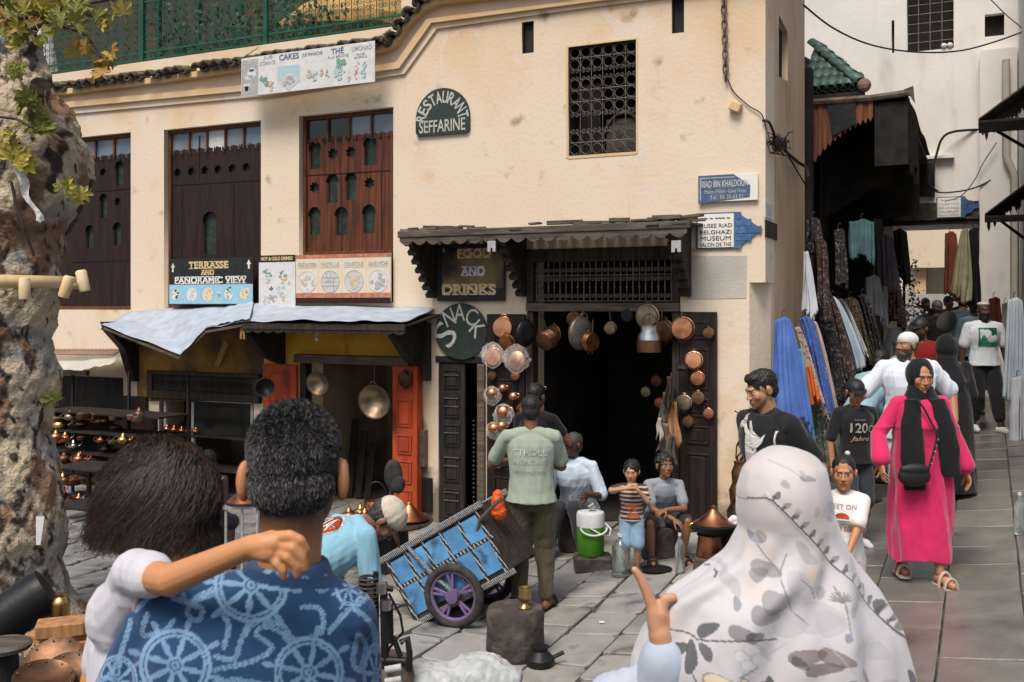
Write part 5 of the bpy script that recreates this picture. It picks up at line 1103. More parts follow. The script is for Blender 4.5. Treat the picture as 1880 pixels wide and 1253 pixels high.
pan(1281, 731, 11, .13, 'pan', 'small dull copper pan, lowest and right on the right door leaf', 'copper_old', 6, -4, hm='steel_old')
pan(1254, 740, 14, .15, 'pan', 'dull grey-brown pan with two handles at the left edge of the right leaf', 'steel_old', 0, -4)
pan(1252, 680, 10, .2, 'sieve', 'small long-handled iron sieve hanging beside the bright pan', 'iron', 0, 70, hook=.16)
pan(1232, 722, 11, .25, 'lid', 'dark round lid in front of the rag bundle at the doorway edge', 'black_metal', 10, 5, hook=.14)
pan(583, 705, 22, .30, 'wok', 'small hammered wok hanging on the left of the dark doorway', 'steel_old', 10, 14, 0, hm='iron', name='hanging_wok', cat='wok', group='hammered woks of the red-doored shop')
pan(687, 738, 31, .30, 'wok', 'large hammered wok hanging on the right of the dark doorway', 'steel_old', 8, 10, 0, hm='iron', name='hanging_wok', cat='wok', group='hammered woks of the red-doored shop', hook=.25)
pan(486, 712, 17, .30, 'wok', 'dark wok hanging above the grey-haired man, beside the carved lintel', 'black_metal', 40, 0, 0, hm='iron', name='hanging_wok', cat='wok', group='hammered woks of the red-doored shop')
pan(740, 697, 15, .14, 'pan', 'dull copper cake mould hanging at the top of the red door', 'copper_old', -20, 0, group=None)
bu = node('rag_bundle', 'bundle of brown rags, straps and plastic hanging at the right door jamb', 'bundle', *[onwall(1228, 775, .3)[0]], AL)
for k, (dx, dz, w, h, m) in enumerate(((-.03, .12, .16, .34, 'wood_grey'), (.05, .0, .15, .40, 'wood_tan'), (-.02, -.16, .17, .30, 'rust'), (.03, .30, .10, .30, 'wood_dark'), (.06, -.24, .10, .28, 'wood_grey'), (-.06, -.05, .07, .2, 'cement'))):
    ph = k*1.7
    MB().grid(lambda s, t: (dx+(s-.5)*w*(.35+.7*t)+.008*math.sin(t*7+ph), -.025*k+.018*math.sin(s*13+ph)*(.3+t), dz+h/2-t*h*(1+.12*math.sin(s*8+ph))), 14, 10).build('rag', M[m], bu, solid=.006, smooth=True)
for i, (px, py, r, m, kd) in enumerate(((985, 660, 9, 'copper_old', 'pan'), (990, 700, 11, 'steel_old', 'pan'), (1000, 745, 10, 'copper_old', 'pot'), (1022, 690, 8, 'copper_old', 'pan'), (1185, 720, 9, 'steel_old', 'pan'), (1205, 700, 10, 'copper_old', 'pan'), (1210, 740, 9, 'copper', 'pan'))):
    pan(px, py, r, -1.2-.12*(i % 5), kd, 'dim copper and steel ware hanging in the darkness inside the main doorway', m, 8*(i % 3), 0, group='wares in the dark of the main doorway')
for px, py, r, m, lab in ((1300, 612, 10, 'copper_old', 'small dull pan at the outer edge of the right door leaf, under its top'), (1300, 760, 9, 'copper', 'small copper pan at the outer edge of the right door leaf, below middle'), (1262, 775, 10, 'copper_old', 'dull copper pan beside the rag bundle on the right door leaf'), (945, 690, 8, 'copper', 'small copper pan under the bagged saucepan on the left leaf'), (902, 690, 8, 'copper_old', 'small dull pan at the left edge of the left leaf'), (955, 750, 8, 'copper_old', 'small dull pan above the half-hidden person in black')):
    pan(px, py, r, .12, 'pan', lab, m, 5, -4)
# ================================================================ the alley on the right
br = wallnode('passage_building', 'pale plastered building spanning the alley above the covered passage', 'building')
VB = 9.0
def fb(px, py, v=VB): return fp(px, py, -v)
ph0, ph1 = fb(1640, 418), fb(1797, 404); zt_ = (ph0[1]+ph1[1])/2
win = [fb(1665, 95), fb(1751, 90), fb(1751, -60), fb(1665, -60)]; win = [(win[0][0], (win[0][1]+win[1][1])/2), (win[1][0], (win[0][1]+win[1][1])/2), (win[1][0], win[2][1]), (win[0][0], win[2][1])]
ni = [(fb(1808, 68)[0], fb(1820, 67)[1]), (fb(1844, 68)[0], fb(1820, 67)[1]), (fb(1844, 68)[0], fb(1820, 26)[1]), (fb(1808, 68)[0], fb(1820, 26)[1])]
sl = [(fb(1637, 98)[0], fb(1637, 98)[1]), (fb(1642, 98)[0], fb(1637, 98)[1]), (fb(1642, 98)[0], fb(1637, 38)[1]), (fb(1637, 98)[0], fb(1637, 38)[1])]
g0 = -.4
plate('wall', [[(-9, g0), (ph0[0], g0), (ph0[0], zt_), (ph1[0], zt_), (ph1[0], g0), (7, g0), (7, 8.4), (-9, 8.4)], win, ni, sl], .5, M['plaster_white'], br, VB)
mb = MB(); mb.box(ph0[0]-.4, ph0[0]-.002, VB+.501, VB+1.6, g0, zt_+.5); mb.box(ph1[0]+.002, ph1[0]+.4, VB+.501, VB+1.6, g0, zt_+.5); mb.box(ph0[0]-.4, ph1[0]+.4, VB+.501, VB+1.6, zt_+.002, zt_+.5); mb.build('passage_vault', M['plaster_white'], br)
for (nm, w4, dp) in (('window', win, .25), ('niche', ni, .15), ('slot', sl, .1)):
    a, c = w4[0]; b, d = w4[2]; MB().box(a-.05, b+.05, VB+dp, VB+dp+.03, c-.05, d+.05).build('dark_pane', M['dark'], br)
a, c = win[0]; b, d = win[2]
for k in range(1, 4): x = a+(b-a)*k/4; MB().tube([(x, VB+.05, c), (x, VB+.05, d)], .010, 5).build('window_bar', M['iron_grey'], br)
for k in range(9): z = c+(d-c)*k/8.5; MB().tube([(a, VB+.05, z), (b, VB+.05, z)], .008, 5).build('window_bar', M['iron_grey'], br)
for k, (px, py) in enumerate(((1733, 86), (1744, 85))): p = fp(px, py, -VB); MB().sphere((p[0], VB+.0, c+.05), .05, 8, 6).build('ornament', M['paper'], br, smooth=True)
MB().box(ph0[0]-.3, ph1[0]+.02, VB-.10, VB-.002, zt_-.02, zt_+.12).build('lintel_beam', M['wood_black'], br)
q = rect(1640, 1797, 372, 404, -VB+.15); MB().box(q[0], q[1], VB-.13, VB-.002, q[2], q[3]).build('sooty_panel', M['stone_dark'], br)
q = rect(1672, 1716, 300, 360, -VB+.1); MB().box(q[0], q[1], VB-.08, VB-.003, q[2], q[3]).build('black_window_block', M['dark'], br)  # dark block on the wall stands in for a black window in shadow
MB().box(fb(1668, 290)[0], fb(1752, 290)[0], VB-.12, VB-.002, fb(1700, 294)[1], fb(1700, 289)[1]).build('ledge', M['plaster_white'], br)
s = node('sign', 'small arrow sign of blue tiles above the covered passage', 'sign', (OX, OY, 0), AL); r = rect(1719, 1797, 361, 400, -VB+.16)
arrow_tiles(s, r, VB-.14, 0, [('~~ ~ ~~', .85, .4, .06), ('MUSEE RIAD', .66, .48, .10), ('BELGHAZI', .48, .46, .10), ('MUSEUM', .30, .42, .10), ('SALON DE THE', .13, .46, .08)], M['faded_grey'])
# right-hand row
rb = wallnode('right_house', 'grey plastered house edge with a pipe along the right side of the alley', 'building')
MB().box(2.42, 6, 1.2, 8.99, -.4, 9).build('wall', M['plaster_white'], rb)
q = rect(1800, 1900, 100, 560, -8.6); MB().box(fp(1799, 500, -8.7)[0], 2.4, 8.7, 8.98, -.3, fp(1830, 90, -8.7)[1]).build('pier', M['plaster_white'], rb)
pz0 = fp(1862, 500, -8.6); MB().tube([(pz0[0], 8.62, .5), (pz0[0], 8.62, 4.6), (pz0[0]-.12, 8.6, 4.9), (pz0[0]-.12, 8.6, 6.5)], .06, 8).build('drain_pipe', M['cement'], rb, smooth=True)
for (lab, P, zs) in (('dark sheet metal awning with ragged edge, upper right of the alley', [(1797, 238), (1884, 205), (1884, 300), (1840, 262)], 5.5), ('shingled awning with a jagged edge, lower right of the alley', [(1808, 402), (1884, 352), (1884, 440), (1815, 418)], 6.2)):
    a_n = wallnode('awning', lab, 'awning')
    u0, z0 = fp(P[0][0], P[0][1], -zs); u1, z1 = fp(P[1][0], P[1][1], -zs+1.2)
    for k in range(9):
        f0 = k/9; f1 = (k+1)/9-.01; va, vb = zs-.9*f0, zs-.9*f1
        MB().add([(u0, va, z0-.02), (u0, vb, z0-.02), (2.9, vb, z0+.75), (2.9, va, z0+.75), (u0, va, z0), (u0, vb, z0), (2.9, vb, z0+.78), (2.9, va, z0+.78)], [(0, 1, 2, 3), (7, 6, 5, 4), (0, 4, 5, 1), (1, 5, 6, 2), (2, 6, 7, 3), (3, 7, 4, 0)]).build('roof_sheet', M['wood_grey'], a_n)
    rs = random.Random(int(zs*10))
    for k in range(14):
        x = u0+.03+(2.42-u0)*k/14*1.1; w = .045; dz = (x-u0)/(2.9-u0)*.75; h = rs.uniform(.10, .22); MB().prism([(x, z0+dz), (x+w, z0+dz+.03), (x+w, z0+dz-h*.7), (x+w/2, z0+dz-h), (x, z0+dz-h*.7)], zs+.002, zs+.02).build('shingle', M['wood_grey'] if zs > 6 else M['faded_grey'], a_n)
    MB().bar((u0+.16, zs-.05, z0), (2.42, zs-.05, z0-.30), .03, .04).build('strut', M['wood_black'], a_n)
    MB().box(u0, 2.42, zs-.92, zs-.05, z0-.06, z0-.03).build('soffit', M['wood_black'], a_n)
# left-hand market row: dark wooden shops, a tiled roof and a black canopy
ls = wallnode('market_row', 'dark wooden shop row along the left of the alley, its walls covered with cloth', 'building')
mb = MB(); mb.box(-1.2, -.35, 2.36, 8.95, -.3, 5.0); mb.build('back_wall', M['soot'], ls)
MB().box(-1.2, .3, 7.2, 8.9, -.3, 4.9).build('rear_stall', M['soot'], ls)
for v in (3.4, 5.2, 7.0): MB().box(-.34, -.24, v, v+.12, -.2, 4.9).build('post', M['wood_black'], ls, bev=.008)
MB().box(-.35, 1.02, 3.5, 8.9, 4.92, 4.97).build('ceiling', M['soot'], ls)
cn = wallnode('canopy', 'black ragged canopy with a scalloped arch and brown corrugated front over the alley shops', 'canopy')
vC = 3.4
def fc(px, py): return fp(px, py, -vC)
arc = [(1479, 312), (1497, 290), (1515, 268), (1535, 250), (1556, 234), (1578, 222), (1600, 214)]
pts = [fc(*p) for p in arc]; jag = []
for i in range(len(pts)-1):
    for k in range(4): f = k/4; jag.append((pts[i][0]+(pts[i+1][0]-pts[i][0])*f, pts[i][1]+(pts[i+1][1]-pts[i][1])*f+(.05 if k % 2 else -.02)))
corr = mat('corrugated_brown', (.26, .10, .045), .7, col2=(.12, .05, .03), scale=4, stretch=(12, 1, .6), bump=.6, bscale=10, var=0)
n = 14; x0, x1 = fc(1476, 200)[0], fc(1604, 200)[0]
def arcz(x):
    for i in range(len(pts)-1):
        if pts[i][0] <= x <= pts[i+1][0]: return pts[i][1]+(pts[i+1][1]-pts[i][1])*(x-pts[i][0])/(pts[i+1][0]-pts[i][0])
    return pts[0][1] if x < pts[0][0] else pts[-1][1]
zt2 = fc(1540, 188)[1]
for k in range(n):
    a = x0+(x1-x0)*k/n; b = x0+(x1-x0)*(k+1)/n-.004; MB().prism([(a, arcz(a)-.01), ((a+b)/2, arcz((a+b)/2)-.07), (b, arcz(b)-.01), (b, zt2), (a, zt2)], vC-.03-(.015 if k % 2 else 0), vC-.005).build('corrugated_sheet', corr, cn)
xr = fc(1667, 200)[0]
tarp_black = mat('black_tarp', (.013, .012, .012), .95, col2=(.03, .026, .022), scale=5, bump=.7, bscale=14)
o = MB().prism([(fc(1606, 300)[0], fc(1606, 306)[1]), (xr, fc(1667, 302)[1]), (xr, fc(1667, 186)[1]), (fc(1606, 300)[0], fc(1606, 190)[1])], vC-.02, vC+.01); o.build('hanging_tarp', tarp_black, cn)
MB().grid(lambda s, t: (x0-.1+(xr-x0+.1)*s, vC+.03+t*5.3, zt2+.03-.0*s+.03*math.sin(t*14+s*4)), 12, 30).build('roof_sheet', tarp_black, cn, solid=.02)
MB().grid(lambda s, t: (xr-.02+.03*math.sin(s*30), vC+.04+s*2.2, zt2-(.78+.1*math.sin(s*17))*t), 24, 6).build('side_tarp', tarp_black, cn, solid=.01)
q0, q1 = fc(1519, 188), fc(1574, 240); MB().prism([(q0[0], q0[1]+.03), (q0[0]+.07, q1[1]-.06), (q1[0], q1[1]+.08), (q1[0]-.02, q0[1]+.03)], vC-.065, vC-.055).build('cloth_patch', M['sign_black'], cn)
MB().tube([(x0-.05, vC-.05, zt2+.02), (fc(1600, 185)[0], vC-.05, fc(1600, 182)[1]), (xr+.03, vC-.05, fc(1667, 172)[1])], .045, 7).build('rolled_sheet', M['rust'], cn, smooth=True)
p = fc(1668, 176); MB().prism([(p[0]-.05, p[1]+.06), (p[0]+.06, p[1]+.1), (p[0]+.08, p[1]-.12), (p[0]+.02, p[1]-.02)], vC-.09, vC-.07).build('loose_corner', M['wood_grey'], cn)
MB().grid(lambda s, t: (-.1+1.1*s, 4.6+.05*math.sin(s*9), 4.9-1.25*t*(1-.5*s)), 10, 8).build('added_dark_tarp', tarp_black, cn, solid=.01)  # this sheet and the next are added to deepen the shade inside the canopy
MB().grid(lambda s, t: (-.3+1.3*s, 6.9+.05*math.sin(s*9), 4.9-(1.15-.1*s)*t), 10, 8).build('added_dark_tarp', tarp_black, cn, solid=.01)
gr = wallnode('tiled_roof', 'small hipped roof of green glazed tiles beside the building corner', 'roof')
e0, e1 = fp(1478, 172, -3.5), fp(1586, 172, -3.5); top = fp(1478, 92, -4.6); ncol = 7; tg = arch_tile(.085, .34, .02, 7); tg.materials.append(M['tile_green']); tg2 = arch_tile(.06, .34, .015, 5, up=False); tg2.materials.append(M['tile_green'])
slope = math.atan2(top[1]-e0[1]-.05, 1.15)
MB().add([(e0[0]-.3, 3.55, e0[1]-.03), (e1[0], 3.55, e0[1]-.03), (e0[0]-.3, 4.75, top[1])], [(0, 1, 2)]).build('roof_bed', M['soot'], gr, solid=.03)
for j in range(ncol):
    x = e0[0]-.02+(e1[0]-e0[0])*(j+.4)/ncol; rows = max(1, int(round((1-(j+.3)/ncol)*5)))
    for i in range(rows):
        o = link_mesh('roof_tile', tg, None, gr, True, (x, 3.42+i*.235, e0[1]+.0+i*.235*math.tan(slope)), (slope, 0, rnd.uniform(-.04, .04)))
        if j < ncol-1: link_mesh('roof_tile', tg2, None, gr, True, (x+(e1[0]-e0[0])/ncol/2, 3.44+i*.235, e0[1]+.02+i*.235*math.tan(slope)), (slope, 0, 0))
for i in range(6): f = i/6; link_mesh('ridge_tile', tg, None, gr, True, (e1[0]-.03+(e0[0]-e1[0])*f, 3.42+1.15*f, e0[1]+.05+(top[1]-e0[1])*f), (slope*.9, 0, R(38)))
MB().sphere((e1[0]+.01, 3.42, e0[1]+.02), (.09, .09, .09), 8, 6).build('mortar_end', M['tile_clay'], gr)
MB().box(e0[0]-.3, e1[0]+.02, 3.40, 3.47, e0[1]-.16, e0[1]-.05).build('eave_board', M['wood_black'], gr)
# sunlit houses beyond the passage
fh = wallnode('far_house', 'bright cream house with a projecting balcony seen through the passage', 'building')
vF = 15.5
MB().box(-6, 5.5, vF, vF+3, -.5, 7).build('wall', M['plaster_white'], fh)
q = rect(1668, 1800, 455, 512, -vF+1.2); MB().box(fp(1665, 450, -vF+1.2)[0], 3.5, vF-1.2, vF-.002, q[2]+.25, q[3]+1.6).build('balcony', M['plaster'], fh)
q2 = rect(1688, 1702, 470, 483, -vF+.05); MB().box(q2[0], q2[1]+.3, vF-.04, vF-.001, q2[2], q2[3]).build('window', M['wood_tan'], fh)
MB().box(fp(1688, 500, -vF+1)[0]-.1, fp(1700, 500, -vF+1)[0], vF-1.0, vF-.003, -.3, q[2]+.249).build('pillar', M['plaster_trim'], fh)
fh2 = wallnode('far_wall', 'low white wall behind the crowd beyond the passage', 'wall'); MB().box(.2, 5, 13.2, 13.5, -.4, fp(1750, 540, -13.2)[1]).build('masonry', M['plaster_white'], fh2)
tp = wallnode('cloth_sail', 'black cloth slung low across the passage above the crowd', 'cloth'); A, B = fp(1675, 556, -10), fp(1760, 562, -10)
MB().grid(lambda s, t: (A[0]+(B[0]-A[0])*s, 10.8+.8*t, A[1]+(B[1]-A[1])*s-.10*math.sin(PI*s)-.08*t), 12, 4).build('sheet', tarp_black, tp, solid=.01)

# ---------------------------------------------------------------- hanging cloths
def floral(name, base, spot, spot2=None, scale=28, thr=.56, rough=.85):
    m = mat(name, base, rough, col2=spot, scale=scale, lo=thr, hi=thr+.03, bump=.2, bscale=120, var=.12, dist=1.2, detail=2)
    if spot2: ramp_mix(m, spot2, scale*.8, .60, .63, dist=2.0)
    return m
CL = {'blue': mat('cloth_blue', (.075, .155, .42), .8, col2=(.055, .11, .32), scale=5, bump=.2, bscale=140), 'blue2': floral('cloth_blue_print', (.045, .08, .26), (.10, .16, .40), scale=50),
 'cyan': mat('cloth_cyan', (.10, .30, .45), .8, bump=.2), 'orange': mat('cloth_orange', (.50, .11, .03), .8, bump=.2), 'flow': floral('cloth_flowered', (.33, .28, .24), (.10, .06, .05), (.42, .16, .08), 30), 'beige': mat('cloth_beige', (.40, .33, .26), .85, bump=.2),
 'white': mat('cloth_white', (.50, .52, .56), .85, col2=(.42, .44, .48), scale=5, bump=.2), 'dark': floral('cloth_dark_print', (.018, .016, .018), (.16, .14, .12), None, 34, .58), 'dark2': floral('cloth_dark_flowered', (.03, .02, .018), (.22, .12, .09), (.12, .13, .16), 26, .56), 'gold': floral('cloth_gold_dots', (.02, .018, .015), (.30, .23, .11), None, 70, .57),
 'teal': mat('cloth_teal', (.07, .14, .15), .85, col2=(.04, .08, .09), scale=6, bump=.2), 'grey': mat('cloth_grey', (.13, .14, .16), .85, bump=.2), 'olive': mat('cloth_olive', (.26, .25, .15), .85, bump=.2), 'black': mat('cloth_black', (.012, .011, .012), .9, bump=.2), 'mauve': floral('cloth_mauve', (.10, .08, .10), (.05, .04, .06), None, 26), 'paleb': mat('cloth_pale_blue', (.36, .44, .52), .85, col2=(.48, .54, .58), scale=3, bump=.2), 'red': mat('cloth_red', (.14, .035, .025), .85, bump=.2), 'green': floral('cloth_green_print', (.05, .07, .05), (.20, .20, .17), (.1, .04, .03), 24)}
def hang(label, m, top, bl, br_, Y, folds=5, amp=.03, cat='cloth', name='hanging_cloth', group='cloths hung along the alley', seed=None, top_w=None, hook=True, dy=.15, wavy=.05):
    """a length of cloth gathered at the top and falling to a wider hem; corners given where they are seen, Y is its distance"""
    seed = seed if seed is not None else int(top[0]*3+top[1]); rs = random.Random(seed); ph = [rs.uniform(0, 6.3) for _ in range(4)]
    T = at(top[0], top[1], Y); k = F/Y; tw = (top_w if top_w is not None else 12)/k; BL = at(bl[0], bl[1], Y-dy*.5)-T; BR = at(br_[0], br_[1], Y-dy)-T
    o = node(name, label, cat, T, 0, group)
    def fn(s, t):
        a = Vector(((s-.5)*tw, 0, -.015*math.sin(PI*s)*0)); b = BL.lerp(BR, s); sh = t**.8; p = a.lerp(b, sh); p.z = a.z+(b.z-a.z)*t
        cap = (1-min(1, t/.06)); am = amp*(.35+t)
        p.y += am*(.6+.5*math.sin(s*4+ph[2]))*math.sin(s*2*PI*folds+ph[0]+t*1.5+1.5*math.sin(s*5+ph[3])+.9*math.sin(t*4+ph[1]))+am*.4*math.sin(s*2*PI*folds*2.3+ph[2])-.06*math.sin(PI*s)*(1-t*.6)
        p.x += am*.5*math.cos(s*2*PI*folds+ph[0]); p.z += (wavy*math.sin(s*7+ph[3])+.012*math.sin(s*31+ph[1]))*t-cap*.5*abs(s-.5)*tw
        return tuple(p)
    MB().grid(fn, max(16, folds*8), 26).build('drape', CL[m], o, smooth=True, solid=.006, auto=False)
    if hook: MB().tube([(0, .02, -.01), (0, .02, .05), (.02, .02, .07), (.035, .02, .05)], .005, 5).build('hook', M['iron'], o)
    return o
hang('bright blue cloth hung like a robe at the building corner, the nearest of all', 'blue', (1437, 582), (1421, 742), (1494, 795), 9.55, 6, .05, top_w=26)
hang('turquoise cloth tail just right of the nearest blue one', 'cyan', (1466, 640), (1480, 800), (1500, 852), 9.75, 2, .03, top_w=8)
hang('flowered beige cloth with brown print between the two blue cloths', 'flow', (1462, 600), (1485, 700), (1520, 770), 9.9, 3, .03, top_w=10)
hang('orange cloth peeking out between the two blue cloths', 'orange', (1482, 672), (1488, 742), (1508, 730), 9.85, 3, .03, top_w=12)
hang('dark blue patterned cloth, second blue one from the building corner', 'blue2', (1477, 580), (1505, 745), (1540, 790), 10.2, 4, .04, top_w=24)
hang('beige striped cloth right of the second blue cloth', 'beige', (1493, 590), (1532, 780), (1546, 790), 10.4, 2, .02, top_w=10)
hang('dark green printed cloth below the orange one, reaching the ground', 'green', (1500, 735), (1492, 860), (1545, 866), 10.0, 4, .05, top_w=20)
hang('narrow white pleated cloth on the side wall above the second blue one', 'white', (1479, 462), (1476, 580), (1501, 582), 10.6, 4, .03, top_w=6)
hang('black and white patterned cloth high at the wall end', 'dark', (1492, 400), (1484, 470), (1516, 472), 11.2, 4, .04, top_w=22)
hang('long mauve flowered cloth hanging beside the white pleated one', 'dark2', (1506, 440), (1500, 560), (1524, 600), 11.0, 3, .04, top_w=18)
hang('long dark cloth with pale sprigs behind the beige striped one', 'dark', (1508, 545), (1524, 780), (1556, 700), 11.3, 5, .05, top_w=14)
hang('dark flowered cloth leaning out over the men in blue shirts', 'dark2', (1520, 540), (1548, 740), (1572, 680), 11.6, 4, .05, top_w=14)
hang('pale grey cloth slanting down to the boy with the cap', 'paleb', (1527, 545), (1568, 690), (1588, 668), 11.9, 3, .04, top_w=10)
hang('white and grey striped cloth above the stooping bald man', 'white', (1540, 548), (1585, 660), (1592, 650), 12.2, 3, .03, top_w=8)
hang('black cloth with gold dots in the middle of the left wall', 'gold', (1560, 545), (1556, 660), (1606, 668), 12.6, 5, .05, top_w=20)
hang('dark striped cloth right of the gold-dotted one', 'dark', (1583, 540), (1606, 650), (1626, 648), 13.2, 3, .04, top_w=16)
hang('teal cloth hanging high under the black canopy', 'teal', (1582, 402), (1560, 470), (1606, 482), 12.4, 5, .05, top_w=44)
hang('dark sequinned cloth high in the shade left of the teal one', 'dark', (1540, 420), (1532, 515), (1556, 530), 12.0, 3, .04, top_w=20)
hang('slate grey cloth bulging out behind the gold-dotted one', 'grey', (1602, 505), (1592, 575), (1632, 600), 13.8, 4, .05, top_w=24)
hang('mauve cloth with grey print in the deep shade under the canopy', 'mauve', (1622, 430), (1612, 525), (1650, 535), 14.4, 4, .05, top_w=30)
hang('plain black cloth at the back of the canopy', 'black', (1650, 420), (1640, 500), (1668, 520), 15.2, 3, .05, top_w=24)
hang('short dark flowered cloth near the passage, above the crowd', 'dark2', (1640, 520), (1632, 590), (1662, 600), 14.8, 4, .05, top_w=20)
hang('dark red-brown cloth hanging at the right jamb of the passage', 'red', (1744, 425), (1734, 540), (1762, 552), 14.6, 4, .05, top_w=18)
hang('olive green scarf among dark cloths at the right jamb of the passage', 'olive', (1771, 420), (1748, 545), (1782, 558), 14.3, 4, .05, top_w=8)
hang('black cloth at the far right of the passage opening', 'black', (1788, 418), (1778, 560), (1801, 565), 14.4, 3, .05, top_w=16)
hang('pale blue and white cloth hanging at the right edge of the alley', 'paleb', (1862, 546), (1843, 735), (1880, 755), 13.0, 5, .05, top_w=24)
hang('rust coloured cloth roll hanging at the right wall behind the bald man', 'red', (1825, 545), (1815, 610), (1838, 615), 14.8, 3, .04, top_w=20)
hang('rolled beige cloth standing beside the pale blue cloth', 'beige', (1845, 556), (1838, 615), (1852, 620), 14.6, 2, .03, top_w=12)
hang('white cloth lower half hanging beneath the pale blue one', 'white', (1868, 690), (1852, 812), (1886, 818), 12.8, 4, .05, top_w=26)
# shiny trinkets near the passage
tr = node('trinket_rack', 'rack of shiny round trinkets hanging at the left side of the passage', 'rack', at(1660, 500, 15.3)); rs = random.Random(4)
MB().tube([(0, 0, .25), (0, 0, -.9)], .02, 6).build('pole', M['wood_black'], tr)
mb = MB()
for k in range(120): z = rs.uniform(-.85, .2); mb.sphere((rs.gauss(0, .07)+(.06-z*.10), rs.gauss(0, .08), z), rs.uniform(.012, .024), 6, 4)
tag(mb.build('trinkets', M['copper_old'], tr, smooth=True), kind='stuff'); mb = MB()
for k in range(60): z = rs.uniform(-.85, .2); mb.sphere((rs.gauss(0, .08)+(.06-z*.10), rs.gauss(-.03, .08), z), rs.uniform(.012, .028), 6, 4)
tag(mb.build('glass_beads', M['white_plastic'], tr, smooth=True), kind='stuff')
sk = node('sack', 'grey sack carried on the shoulder in the far crowd', 'sack', at(1738, 592, 15.0), R(10)); me = grow([('ell', V(0, 0, 0), (.14, .12, .19), Matrix.Rotation(R(35), 3, 'Y'))], .02, 2); co, no = get_co(me); finish(me, 'body', M['cloth'], np.tile(np.array((.10, .095, .09)), (len(co), 1)), sk)
# cables in the alley
cable('long cable sagging across the alley in front of the barred window', [at(1470, 5, 11.6), at(1530, 52, 12.5), at(1600, 83, 13.5), at(1680, 96, 14), at(1760, 94, 14.5), at(1830, 76, 15), at(1900, 50, 15)], .012)
cable('thin wire crossing the upper right corner above the small niche', [at(1800, -20, 15), at(1850, 30, 15), at(1900, 70, 15)], .008)
cable('thick cable bending down the pale wall to the passage', [at(1800, 238, 17), at(1752, 242, 17), at(1730, 255, 17), at(1718, 290, 17), at(1705, 335, 16.9), at(1722, 352, 16.9)], .022)
cable('looping cable hanging from the right awning to the tiled sign', [at(1862, 285, 16.5), at(1838, 318, 16.6), at(1790, 345, 16.7), at(1740, 354, 16.8), at(1716, 352, 16.9)], .014)
cable('thin grey cable curving between the awning and the tiled sign', [at(1830, 262, 16.5), at(1805, 300, 16.6), at(1790, 330, 16.7), at(1765, 360, 16.8), at(1735, 370, 16.8)], .009, M['iron_grey'])
# ================================================================ handcart
def dashes(name, a, b, sc, rot=0.0):
    m = bpy.data.materials.new(name); m.use_nodes = True; N = m.node_tree.nodes; L = m.node_tree.links; bs = N['Principled BSDF']; bs.inputs['Roughness'].default_value = .8
    tc = N.new('ShaderNodeTexCoord'); wv = N.new('ShaderNodeTexWave'); wv.inputs['Scale'].default_value = sc; wv.inputs['Distortion'].default_value = 2.5; wv.inputs['Detail Scale'].default_value = 3; wv.bands_direction = 'DIAGONAL'; L.new(tc.outputs['Object'], wv.inputs[0])
    rp = N.new('ShaderNodeMapRange'); rp.inputs[1].default_value = .62; rp.inputs[2].default_value = .7; L.new(wv.outputs[1], rp.inputs[0]); mx = N.new('ShaderNodeMix'); mx.data_type = 'RGBA'; mx.inputs[6].default_value = c4(a); mx.inputs[7].default_value = c4(b); L.new(rp.outputs[0], mx.inputs[0]); L.new(mx.outputs[2], bs.inputs[0]); return m
tape = dashes('taped_edge', (.015, .015, .016), (.32, .33, .34), 14)
wr_ = .272; Yc = 7.55; wc = at(835, 1094, Yc); gz = ground(wc.x, wc.y); wr_ = wc.z-gz
ct = node('handcart', 'blue panelled handcart on purple spoked wheels tipped forward on the paving', 'handcart', wc+V(.11, .30, 0), R(-21))
tilt = Matrix.Rotation(R(-31), 4, 'Y')
def tb(x0, x1, y0, y1, z0, z1): return [x0, x1, y0, y1, z0, z1, tilt]
x0, x1, zb0, zb1, hw = -.44, .50, -.03, .50, .27
for (q, nm) in (((x0, x1, -hw, -hw+.02, zb0, zb1), 'side_wall'), ((x0, x1, hw-.02, hw, zb0, zb1), 'side_wall'), ((x0, x0+.02, -hw+.02, hw-.02, zb0, zb1), 'end_wall'), ((x1-.02, x1, -hw+.02, hw-.02, zb0, zb1), 'end_wall'), ((x0+.02, x1-.02, -hw+.02, hw-.02, zb0, zb0+.02), 'floor')):
    MB().box(*q, tilt).build(nm, M['wood_dark'] if nm != 'floor' else M['wood_dark'], ct)
nx = 5
for i in range(nx):
    for j in range(2):
        a = x0+.035+(x1-x0-.07)*i/nx+.012; b = x0+.035+(x1-x0-.07)*(i+1)/nx-.012; c = zb0+.02+(zb1-zb0-.06)*j*.55+.012; d = zb0+.02+(zb1-zb0-.06)*(.55 if j == 0 else 1)-.012
        mb = MB().box(a, b, -hw-.012, -hw-.0005, c, d, tilt); mb.build('panel', M['cart_blue'], ct, bev=.004)
for j in range(2): c = zb0+.02+(zb1-zb0-.06)*j*.55+.012; MB().box(x0-.012, x0-.001, -hw+.03, hw-.03, c, c+.2, tilt).build('panel', M['cart_blue'], ct)
for i in range(nx+1): x = x0+.035+(x1-x0-.07)*i/nx; MB().box(x-.014, x+.014, -hw-.014, -hw-.0006, zb0, zb1, tilt).build('tape_strip', tape, ct)
zm = zb0+.02+(zb1-zb0-.06)*.55; MB().box(x0, x1, -hw-.016, -hw-.0146, zm-.013, zm+.013, tilt).build('tape_strip', tape, ct)
zig = dashes('patterned_rim', (.02, .02, .022), (.36, .37, .38), 30)
for y0_, y1_ in ((-hw-.03, -hw+.035), (hw-.035, hw+.03)): MB().box(x0-.03, x1+.03, y0_, y1_, zb1-.03, zb1+.025, tilt).build('rim', zig, ct, bev=.01)
MB().box(x0-.03, x0+.03, -hw+.036, hw-.036, zb1-.03, zb1+.025, tilt).build('rim', zig, ct, bev=.01)
